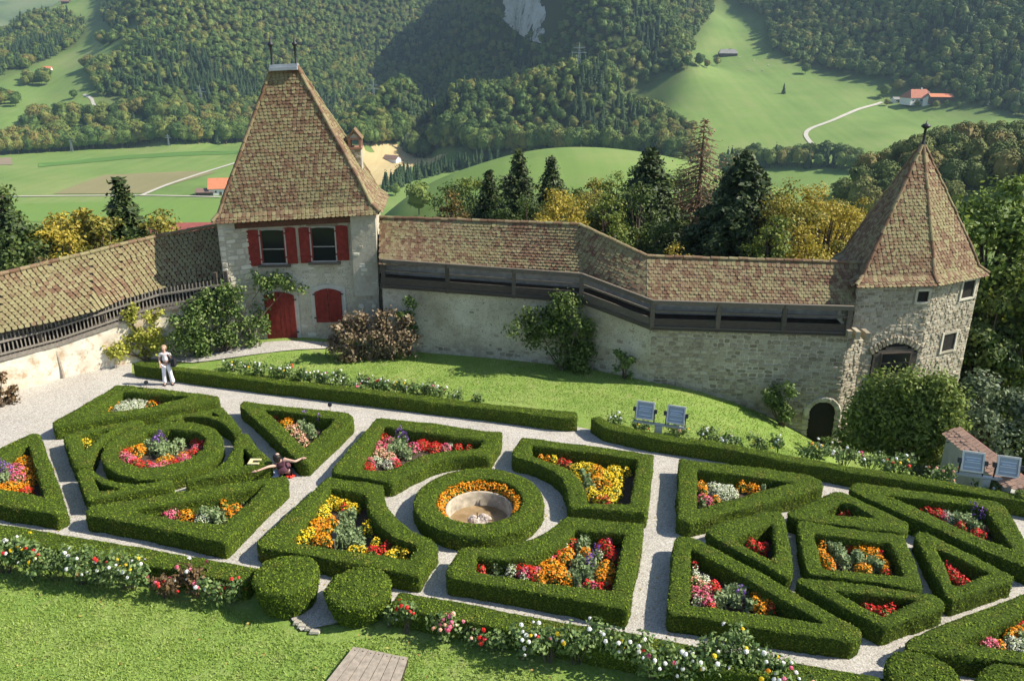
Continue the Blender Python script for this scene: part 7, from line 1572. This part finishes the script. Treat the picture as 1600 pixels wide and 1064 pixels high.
for a_ in [(905, 288, 66, 130, 'wide yellow-green tree behind the ridge right of the three spruces', M_T6, 5200), (960, 278, 66, 120, 'tall mid green tree left of the second bend spruce', M_T2, 5000), (1065, 270, 68, 110, 'dark tree crown left behind the dead spruce', M_T3, 4600), (1225, 292, 62, 130, 'olive-yellow tree with a broad top right of the darkest spruce', M_T6, 5200), (1285, 300, 62, 120, 'broad golden-green tree before the wooded hill', M_T1, 4800), (745, 290, 68, 120, 'broad dark tree left behind the three spruces', M_T3, 4600), (75, 318, 52, 120, 'golden tree crown left of the main golden tree', M_T1, 5000), (240, 330, 50, 90, 'olive tree between broad spruce and gatehouse', M_T6, 3800),
           (735, 300, 66, 90, 'dark green tree left of the three spruces', M_T3, 3600), (830, 292, 60, 90, 'dense dark tree between the two right spruces of the three', M_T3, 3600), (915, 305, 60, 90, 'bright yellow-green tree before the gallery bend', M_T6, 3600), (860, 318, 54, 100, 'low golden tree just above the ridge below the rightmost spruce', M_T1, 3600),
           (975, 330, 54, 110, 'low light green tree under the second bend spruce', M_T2, 3800), (1050, 300, 60, 90, 'dark tree left of the dead spruce', M_T3, 3800), (1130, 325, 58, 100, 'dark green tree filling between the dead and the dark spruce', M_T3, 3800), (1200, 290, 60, 90, 'olive tree right behind the dark spruce', M_T6, 4000), (1270, 345, 52, 120, 'low yellow tree above the gallery ridge near the corner tower', M_T1, 4200), (1325, 350, 56, 90, 'low yellow-green tree touching the tower eaves', M_T6, 3600),
           (85, 350, 44, 110, 'low yellow tree between the golden tree and the reddish creeper', M_T1, 3600), (200, 350, 44, 110, 'low dark green tree beneath the broad spruce', M_T3, 3600), (20, 360, 42, 90, 'low dark tree at the left edge above the ridge', M_T3, 3000), (120, 375, 40, 120, 'low orange-leaved bush row above the left gallery ridge', M_T6, 3000)]:
    broadleaf(a_[0], a_[1], a_[2], a_[3], a_[4], a_[5], a_[6], low=.3, size=.15)
for k_, (x_, y_) in enumerate([(700, 282), (735, 272), (800, 262), (845, 268), (885, 272), (925, 276), (965, 262), (1005, 258), (1040, 262), (1075, 268), (1125, 262), (1195, 268), (1235, 276), (1275, 282), (1310, 288)]):
    dl_ = ['far left', 'second from the left', 'third from the left', 'fourth from the left', 'fifth from the left', 'sixth from the left', 'seventh from the left', 'middle', 'just right of the middle', 'below the dead spruce top', 'right of the dead spruce', 'right of the dark spruce', 'fourth from the right end', 'second from the right end', 'right end']
    mk_ = [M_T3, M_T2, M_T3, M_T6, M_T3, M_T6, M_T2, M_T3, M_T2, M_T3, M_T3, M_T6, M_T6, M_T1, M_T6][k_]
    broadleaf(x_, y_+RNG.uniform(-3, 8), 78+RNG.uniform(-4, 6), 84, 'rear row tree behind the gallery, %s in its row' % dl_[k_], mk_, 3400, low=.3, size=.2)
# ------------------------------------------------------------------ shed at the right, floodlights, labels, hatch
sz = .75
S0, S1, S2, S3 = at(1480, 676, .55), at(1499, 663, .95), at(1640, 775, .95), at(1570, 766, .05)
shed = thing('tiled_shed', 'low cream-walled shed with a pinkish flat-tiled lean-to roof at the right edge', 'shed', (float(S0[0]), float(S0[1]), 0))
ridge_a, ridge_b = at(1500, 666, .85), at(1628, 764, .85); eave_a, eave_b = at(1479, 676, .62), at(1580, 761, .62)
m = MB(); w0_, w1_ = eave_a+[.1, .12, -.05], eave_b+[.1, .12, -.05]; m.prism([w0_, w1_, w1_*[1, 1, 0]+[0, 0, -2], w0_*[1, 1, 0]+[0, 0, -2]], (.42, .36, 0)); g0_ = at(1466, 728, -.2)
part('wall', m.mesh('wall', plain('grey_cream_render', (.50, .48, .43), .9, .1, 3)), shed)
m = MB(); m.prism([eave_a, eave_b, ridge_b, ridge_a], (0, 0, -.05)); rf = part('roof', m.mesh('roof', M_PINKR), shed)
T_ = tile_roof([eave_a, (eave_a+ridge_a)/2, ridge_a], [eave_b, (eave_b+ridge_b)/2, ridge_b], tw=.17, tc=.14, tilt=.05, off=.012); place(shed, 'roof_tile', TILES, T_, plain('smooth_pink_tiles', (.42, .265, .19), .85, .12, 5), 300)
M_ALU = plain('grey_aluminium', (.45, .47, .48), .45, .1, 4, .3); M_GLS = NT('floodlight_glass', .1, .5); M_GLS.col((.27, .32, .37)); M_GLS = M_GLS.m; M_REFL = plain('lamp_reflector', (.55, .62, .70), .35, .1, 8, .4)
def floodpair(lamps, bar, post, label1, labels):
    B0, B1 = at(*bar[0], .62), at(*bar[1], .62); T = thing('floodlight_stand', label1, 'stand', tuple(at(*post, 0))); m = MB(); m.beam(B0, B1, .10, .06); part('crossbar', m.mesh('crossbar', M_ALU), T)
    pc = (B0+B1)/2; m = MB(); m.box((pc[0], pc[1], .27), (.22, .16, .62)); m.box((pc[0], pc[1], .02), (.36, .3, .06)); part('post', m.mesh('post', M_ALU), T)
    ud = (B1-B0)/np.linalg.norm(B1-B0); fwd = np.array([ud[1], -ud[0], 0])          # faces the castle
    for (x, y), lb in zip(lamps, labels):
        s = ((x-bar[0][0])/(bar[1][0]-bar[0][0])); q = B0+(B1-B0)*s; c = q+[0, 0, .42]-fwd*.02; tl = .30; up = np.array([-fwd[0]*math.sin(tl), -fwd[1]*math.sin(tl), math.cos(tl)]); nf = fwd*math.cos(tl)+np.array([0, 0, math.sin(tl)]); R = np.array([ud, nf*-1, up]).T
        L = thing('floodlight', lb, 'floodlight', tuple(q), 'floodlights on the stands by the far hedge'); m = MB(); m.box(c-nf*.09, (.52, .16, .50), R, 1); part('housing', m.mesh('housing', M_ALU), L)
        m = MB()
        for sx, sz_, w_, h_ in ((-.27, 0, .05, .58), (.27, 0, .05, .58), (0, .27, .50, .05), (0, -.27, .50, .05)): m.box(c+ud*sx+up*sz_+nf*.01, (w_, .06, h_), R)
        part('rim', m.mesh('rim', plain('rim_alu', (.6, .6, .57), .5, .1, 4, .2)), L)
        m = MB(); m.box(c-nf*.003, (.48, .012, .48), R); part('glass', m.mesh('glass', M_GLS), L)
        m = MB(); [m.box(c+up*dz+nf*.006, (.40, .01, .018), R) for dz in (-.16, -.02, .12)]; m.tube([c-ud*.17+nf*.012+up*.04, c+ud*.17+nf*.012+up*.04], .022, 6); part('lamp_tube', m.mesh('lamp_tube', M_REFL), L)
        m = MB()
        for sg in (-1, 1): m = MB(); m.beam(q+ud*sg*.31, c+ud*sg*.31, .03, .05); m.box(c+ud*sg*.34, (.09, .13, .13), R); part('bracket', m.mesh('bracket', M_IRON), L)
floodpair([(1007, 658), (1055, 663)], ((989, 657), (1070, 669)), (1030, 676), 'steel T-stand for two floodlights on the lawn edge near the middle gap', ['left floodlight of the pair on the green lawn', 'right floodlight of the pair on the green lawn'])
floodpair([(1516, 738), (1571, 745)], ((1494, 739), (1588, 752)), (1537, 760), 'steel T-stand for two floodlights before the tiled shed', ['left floodlight of the pair before the tiled shed', 'right floodlight of the pair before the tiled shed'])
def stake(x, ytop, ybot, label, z=0):
    b = at(x+2, ybot, z); zt_ = z_over(x, ytop, b); T = thing('plant_label', label, 'plant label', tuple(b), 'round plant labels on stakes'); m = MB(); m.tube([b, [b[0], b[1], zt_]], .012, 5); part('stake', m.mesh('stake', M_POST), T)
    m = MB(); m.tube([[b[0], b[1]-.02, zt_], [b[0], b[1]+.02, zt_-.012]], .075, 12); part('plate', m.mesh('plate', M_IRON), T)
stake(231, 597, 627, 'round label on a stake in the flat triangular bed near the woman'); stake(515, 632, 654, 'round label on a stake by the bed right of the oval'); stake(522, 836, 862, 'dark round label on a stake among the yellow and orange flowers'); stake(1157, 934, 952, 'round dark label on a stake in the crimson and purple bed')
ht_ = [at(552, 1013, .03), at(638, 1030, .03), at(615, 1100, .03), at(492, 1090, .03)]
hatch = thing('wooden_hatch', 'weathered plank hatch lying in the grass at the bottom edge', 'hatch', tuple(at(565, 1050)))
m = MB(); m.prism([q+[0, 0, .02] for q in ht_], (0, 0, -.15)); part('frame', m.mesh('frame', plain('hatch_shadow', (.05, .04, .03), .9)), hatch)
M_PLK = plain('grey_planks', (.30, .255, .205), .9, .25, 9)
for k in range(7):
    f0, f1 = k/7+.006, (k+1)/7-.006; q = [ht_[0]*(1-f0)+ht_[1]*f0, ht_[0]*(1-f1)+ht_[1]*f1, ht_[3]*(1-f1)+ht_[2]*f1, ht_[3]*(1-f0)+ht_[2]*f0]; m = MB(); dz = RNG.uniform(.0, .012); m.prism([p+[0, 0, .024+dz] for p in q], (0, 0, .03)); pl = part('plank', m.mesh('plank', M_PLK), hatch)
    c = q[0]*.5+q[1]*.5+(q[3]-q[0])*.06; m = MB(); m.lathe((c[0], c[1], .055+.028+dz), [(.018, 0), (.012, .006), (.001, .008)], 8); part('bolt', m.mesh('bolt', M_IRON), pl)
q = at(392, 723, .5); m = MB()
m.prism([(q[0]+a, q[1]+b, .53) for a, b in ((-.05, -.17), (.28, -.17), (.28, -.08), (.05, -.08), (.05, .06), (.28, .06), (.28, .16), (-.05, .16))], (0, 0, .03))
me = m.mesh('wooden_bracket', plain('yellow_wood', (.62, .52, .28), .7, .1, 6)); link('wooden_bracket', me, label='pale yellow F-shaped wooden piece lying on the hedge left of the seated person', cat='bracket')

# ------------------------------------------------------------------ people
def body_mesh(name, joints, edges, mat, sub=2):
    me = bpy.data.meshes.new(name); me.from_pydata([j[:3] for j in joints], edges, []); ob = bpy.data.objects.new(name, me); COL.objects.link(ob)
    sk = ob.modifiers.new('skin', 'SKIN'); sk.use_smooth_shade = True; sk.branch_smoothing = .6
    sv = me.skin_vertices[0].data
    for i, j in enumerate(joints): sv[i].radius = (j[3], j[4] if len(j) > 4 else j[3]); sv[i].use_root = (i == 0)
    ss = ob.modifiers.new('sub', 'SUBSURF'); ss.levels = sub; ss.render_levels = sub
    dg = bpy.context.evaluated_depsgraph_get(); em = bpy.data.meshes.new_from_object(ob.evaluated_get(dg)); bpy.data.objects.remove(ob); em.name = name; em.materials.clear(); em.materials.append(mat)
    for p in em.polygons: p.use_smooth = True
    return em
M_SKIN = plain('skin', (.55, .34, .26), .55, .04, 5); M_WHT = plain('white_trousers_cloth', (.78, .78, .82), .8, .03, 5); M_TOP = plain('pale_lilac_top', (.80, .74, .74), .8, .05, 8); M_HAIRB = plain('light_brown_hair', (.42, .27, .17), .6, .2, 20); M_BLK = plain('black_cloth', (.02, .02, .024), .7, .2, 8); M_HAIRK = plain('dark_hair', (.02, .016, .015), .45, .3, 20); M_PURP = plain('dark_plum_cloth', (.11, .045, .06), .8, .15, 8); M_JEAN = plain('pale_blue_cloth', (.45, .52, .68), .8, .08, 6); M_REDC = plain('red_cloth', (.62, .05, .03), .7, .1, 6)
def hand(m_, wrist, d, s=1.0, curl=.3):
    d = np.array(d, float); d /= np.linalg.norm(d); up = np.array([0, 0, 1.]) if abs(d[2]) < .8 else np.array([0, 1., 0]); sx = np.cross(d, up); sx /= np.linalg.norm(sx); nn = np.cross(sx, d); w = np.array(wrist)
    m_.tube([w, w+d*.04*s, w+d*.085*s], [.022*s, .034*s, .03*s], 8)
    for k, L in enumerate((.065, .075, .07, .055)):
        b = w+d*.08*s+sx*(k-1.5)*.018*s; m_.tube([b, b+d*L*.5*s-nn*L*.15*curl*s, b+d*L*.9*s-nn*L*.6*curl*s], [.010*s, .009*s, .007*s], 5)
    b = w+d*.03*s+sx*.03*s; m_.tube([b, b+(d*.6+sx*.8)*.035*s, b+(d*.9+sx*.6)*.06*s], [.012*s, .010*s, .008*s], 5)
def face(T, c, r, fwd, skin=M_SKIN):
    """eyes, nose, mouth and ears on a head centred at c"""
    fwd = np.array(fwd, float); fwd /= np.linalg.norm(fwd); sx = np.cross(fwd, [0, 0, 1.]); sx /= np.linalg.norm(sx); c = np.array(c); m = MB()
    m.tube([c+fwd*r*.86+[0, 0, r*.12], c+fwd*r*1.08-[0, 0, r*.22]], [r*.10, r*.16], 6); [m.tube([c+sx*s*r*.78+[0, 0, r*.15], c+sx*s*r*.84-[0, 0, r*.2]], r*.14, 6) for s in (-1, 1)]; partl('nose_and_ears', m.mesh('nose_and_ears', skin), T)
    m = MB(); [m.tube([c+fwd*r*.84+sx*s*r*.32+[0, 0, r*.10], c+fwd*r*.92+sx*s*r*.31+[0, 0, r*.10]], r*.09, 6) for s in (-1, 1)]; partl('eyes', m.mesh('eyes', M_HAIRK), T)
    m = MB(); m.tube([c+fwd*r*.86-sx*r*.2-[0, 0, r*.45], c+fwd*r*.93-[0, 0, r*.45], c+fwd*r*.86+sx*r*.2-[0, 0, r*.45]], r*.05, 5); partl('mouth', m.mesh('mouth', plain('lips', (.5, .15, .14), .5, .05)), T)
wb = at(264, 601); W = thing('person', 'woman in white flared trousers and pale top with a black bag, standing on the gravel', 'person', tuple(wb), rz=.15)
J = [(0, 0, .93, .125, .10), (0, .01, 1.08, .115, .085), (0, .01, 1.24, .14, .09), (0, .0, 1.37, .125, .075), (0, 0, 1.44, .05, .05), (0, -.01, 1.51, .055, .06), (0, -.015, 1.585, .082, .095), (0, -.01, 1.655, .06, .07),
     (-.165, 0, 1.365, .052), (-.23, .01, 1.12, .040), (-.20, -.10, .93, .030), (.165, 0, 1.365, .052), (.24, .02, 1.12, .040), (.28, -.09, .95, .030),
     (-.085, 0, .86, .092, .10), (-.11, -.02, .48, .062), (-.13, .0, .07, .045), (.085, 0, .86, .092, .10), (.12, -.01, .48, .062), (.15, .02, .07, .045), (-.135, -.13, .035, .035), (.17, -.11, .035, .035)]
E_ = [(0, 1), (1, 2), (2, 3), (3, 4), (4, 5), (5, 6), (6, 7), (3, 8), (8, 9), (9, 10), (3, 11), (11, 12), (12, 13), (0, 14), (14, 15), (15, 16), (0, 17), (17, 18), (18, 19), (16, 20), (19, 21)]
partl('body', body_mesh('body', J, E_, M_SKIN), W)
Jt = [(0, 0, 1.02, .135, .105), (0, .01, 1.12, .128, .098), (0, .01, 1.25, .150, .105), (0, 0, 1.365, .125, .085), (-.17, 0, 1.36, .062), (-.205, .005, 1.22, .056), (.17, 0, 1.36, .062), (.21, .01, 1.22, .056)]
partl('top', body_mesh('top', Jt, [(0, 1), (1, 2), (2, 3), (3, 4), (4, 5), (3, 6), (6, 7)], M_TOP), W)
Jp = [(0, 0, .97, .14, .115), (-.09, 0, .85, .105, .11), (-.115, -.02, .50, .078), (-.13, 0, .25, .085), (-.14, 0, .06, .125, .115), (.09, 0, .85, .105, .11), (.125, -.01, .50, .078), (.15, .0, .25, .088), (.17, .02, .06, .13, .115)]
partl('trousers', body_mesh('trousers', Jp, [(0, 1), (1, 2), (2, 3), (3, 4), (0, 5), (5, 6), (6, 7), (7, 8)], M_WHT), W)
m = MB(); m.lathe((0, 0, .985), [(.146, 0), (.15, .02), (.146, .045)], 20); partl('belt', m.mesh('belt', M_BLK), W)
Jh = [(0, -.01, 1.685, .105, .11), (0, .05, 1.60, .12, .085), (0, .07, 1.46, .10, .06)]; partl('hair', body_mesh('hair', Jh, [(0, 1), (1, 2)], M_HAIRB), W)
face(W, (0, -.02, 1.59), .095, (0, -1, -.05)); m = MB(); hand(m, (-.20, -.10, .93), (.2, -.5, -.8), 1.0); hand(m, (.28, -.09, .95), (.1, -.5, -.85), 1.0); partl('hands', m.mesh('hands', M_SKIN), W)
m = MB(); [m.box((x, y, .03), (.09, .24, .055)) for x, y in ((-.135, -.06), (.17, -.04))]; partl('shoes', m.mesh('shoes', M_BLK), W)
bag = thing('shoulder_bag', 'black bag hanging at the standing woman\'s side', 'bag', (wb[0]+.30, wb[1]-.02, .9)); m = MB(); m.box((0, 0, .02), (.16, .22, .30), taper=.8); partl('bag_body', m.mesh('bag_body', M_BLK), bag); m = MB(); m.tube([(-.03, 0, .16), (-.10, .02, .35), (-.17, .02, .50), (-.12, .06, .3), (-.02, .05, .16)], .012, 6); partl('strap', m.mesh('strap', M_BLK), bag)
W.scale = (.93, .93, .93)
# seated person leaning back with both arms spread over the hedges
sb = at(443, 741, .12); K = thing('person', 'dark-haired person in plum top sitting between the hedges with both arms stretched out', 'person', tuple(sb), rz=.0)
za = lambda x, y: z_over(x, y, sb)-sb[2]
def loc(x, y, dy=0.): q = sb+np.array([0, dy, 0]); d = ray(x, y); k = q[1]/d[1]; return (d[0]*k-sb[0], dy, CAM_H+d[2]*k-sb[2])
hd = loc(433, 712); shL, shR = loc(431, 727), loc(446, 718); hL = tuple(at(401, 736, .57)-sb); hR = tuple(at(471, 716, .57)-sb); eL = tuple(at(419, 729, .60)-sb); eR = tuple(at(461, 721, .58)-sb); tors = loc(440, 728)
J = [(.06, .02, .05, .14, .12), (.03, .02, tors[2], .14, .10), ((shL[0]+shR[0])/2, .02, shR[2]-.06, .13, .085), (hd[0]+.03, .0, hd[2]-.13, .05), (hd[0], 0, hd[2], .088, .09), (hd[0], 0, hd[2]+.09, .06), (*shL, .055), (*eL, .038), (*hL, .026), (*shR, .055), (*eR, .038), (*hR, .026),
     (-.03, .1, .02, .10), (-.25, .42, .06, .07), (-.50, .70, -.06, .045), (.14, .1, .02, .10), (.02, .50, .06, .07), (-.18, .85, -.06, .045)]
partl('body', body_mesh('body', J, [(0, 1), (1, 2), (2, 3), (3, 4), (4, 5), (2, 6), (6, 7), (7, 8), (2, 9), (9, 10), (10, 11), (0, 12), (12, 13), (13, 14), (0, 15), (15, 16), (16, 17)], M_SKIN), K)
partl('top', body_mesh('top', [(.06, .02, .06, .20, .17), (.03, .02, tors[2], .20, .15), ((shL[0]+shR[0])/2, .02, shR[2]-.05, .18, .13), (shL[0], shL[1], shL[2]-.01, .085), (shR[0], shR[1], shR[2]-.01, .085)], [(0, 1), (1, 2), (2, 3), (2, 4)], M_PURP), K)
None if False else partl('trousers', body_mesh('trousers', [(.05, 0, .05, .16, .13), (-.03, .1, .02, .12), (-.25, .42, .06, .085), (-.48, .68, -.05, .065), (.14, .1, .02, .12), (.02, .50, .06, .085), (-.16, .83, -.05, .065)], [(0, 1), (1, 2), (2, 3), (0, 4), (4, 5), (5, 6)], M_BLK), K)
partl('hair', body_mesh('hair', [(hd[0], -.02, hd[2]+.07, .13, .13), (hd[0]-.005, -.03, hd[2]-.04, .135, .13), (hd[0]-.005, -.05, hd[2]-.22, .10, .08)], [(0, 1), (1, 2)], M_HAIRK), K)
face(K, (hd[0], .01, hd[2]), .09, (0, 1, .1)); m = MB(); hand(m, hL, (-1, -.1, -.1)); hand(m, hR, (1, .1, .1)); partl('hands', m.mesh('hands', M_SKIN), K)
wc = thing('pale_cloth', 'pale blue and white cloth spread on the ground beside the seated person', 'cloth', tuple(at(427, 741, .02))); partl('cloth', rock(np.array([0, 0, .03]), .24, 6, M_JEAN, 'cloth', .18), wc)
rg = thing('red_garment', 'small red garment on the gravel beside the seated person', 'garment', tuple(at(454, 745))); partl('cloth', rock(np.array([0, 0, .04]), .13, 4, M_REDC, 'cloth', .35), rg)

# a few fallen leaves on gravel and lawn
lp_ = np.array([at(RNG.uniform(0, 1600), RNG.uniform(570, 1064), 0) for _ in range(420)]); lp_[:, 2] = gz(lp_[:, 0], lp_[:, 1])+.03
V, F = leaves(lp_, np.tile([0, 0, 1.], (len(lp_), 1)), .045, .3, 1.4); link('fallen_leaves', make_mesh('fallen_leaves', V, F, foliage('dry_leaves', (.16, .10, .03), (.33, .24, .06), (.5, .42, .12), .1, 3)), kind='stuff', label='scattered dry yellow leaves on gravel and lawn', cat='leaves')
# ------------------------------------------------------------------ grass blades on the lawns
M_BLADE = foliage('grass_blades', (.18, .28, .045), (.28, .385, .075), (.38, .45, .12), .3, .7)
def grass(name, poly, n, hgt, label, zf=lawn_z):
    poly = np.array(poly); lo, hi = poly.min(0), poly.max(0); P = RNG.uniform(lo, hi, (int(n*1.0), 2)); P = P[inpoly(P[:, 0], P[:, 1], poly)]
    den = noise3(np.c_[P, np.zeros(len(P))], 2.2, 3); P = P[RNG.random(len(P)) < .35+.75*den]; z = zf(P[:, 0], P[:, 1]); n = len(P)
    a = RNG.uniform(0, 2*PI, n); h = hgt*RNG.uniform(.5, 1.3, n); ln_ = RNG.normal(size=(n, 2))*h[:, None]*.55; w_ = .012+.008*RNG.random(n); d = np.c_[np.cos(a), np.sin(a)]*w_[:, None]
    V = np.stack([np.c_[P-d, z], np.c_[P+d, z], np.c_[P+ln_, z+h]], 1).reshape(-1, 3); link(name, make_mesh(name, V, np.arange(3*n).reshape(n, 3), M_BLADE), kind='stuff', label=label, cat='grass')
nl = [at(x, y)[:2] for x, y in [(-80, 842), (0, 862), (130, 905), (250, 930), (380, 955), (450, 985), (520, 1003), (600, 990), (760, 1025), (880, 1062), (1000, 1110), (400, 1200), (-60, 1200)]]
hp = np.array([q[:2] for q in ht_])
grass('grass', nl, 120000, .05, 'mown grass of the near lawn along the bottom edge')
fl_ = [at(x, y)[:2] for x, y in [(330, 572), (420, 562), (520, 556), (640, 556)]]+[v2(cpt(0, -.1, 0)), v2(cpt(1, -.1, 0)), v2(cpt(2, -.1, 0)), v2(cpt(3, -.3, 0))]+[at(x, y)[:2] for x, y in [(1240, 718), (1130, 700), (1016, 682), (935, 664), (900, 640), (700, 618), (500, 596)]]
grass('grass', fl_, 75000, .05, 'mown grass of the lawn below the curtain wall')
# ------------------------------------------------------------------ air
hz = bpy.data.materials.new('air_haze'); hz.use_nodes = True; ht = hz.node_tree; ht.nodes.clear()
ho = ht.nodes.new('ShaderNodeOutputMaterial'); pv = ht.nodes.new('ShaderNodeVolumePrincipled')
pv.inputs['Color'].default_value = (.55, .78, 1, 1); pv.inputs['Density'].default_value = 1.0e-4; pv.inputs['Anisotropy'].default_value = .2
ht.links.new(pv.outputs[0], ho.inputs['Volume'])
b_ = MB(); b_.box((0, 3300, 235), (15600, 7600, 860)); link('haze', b_.mesh('haze', hz), kind='stuff')
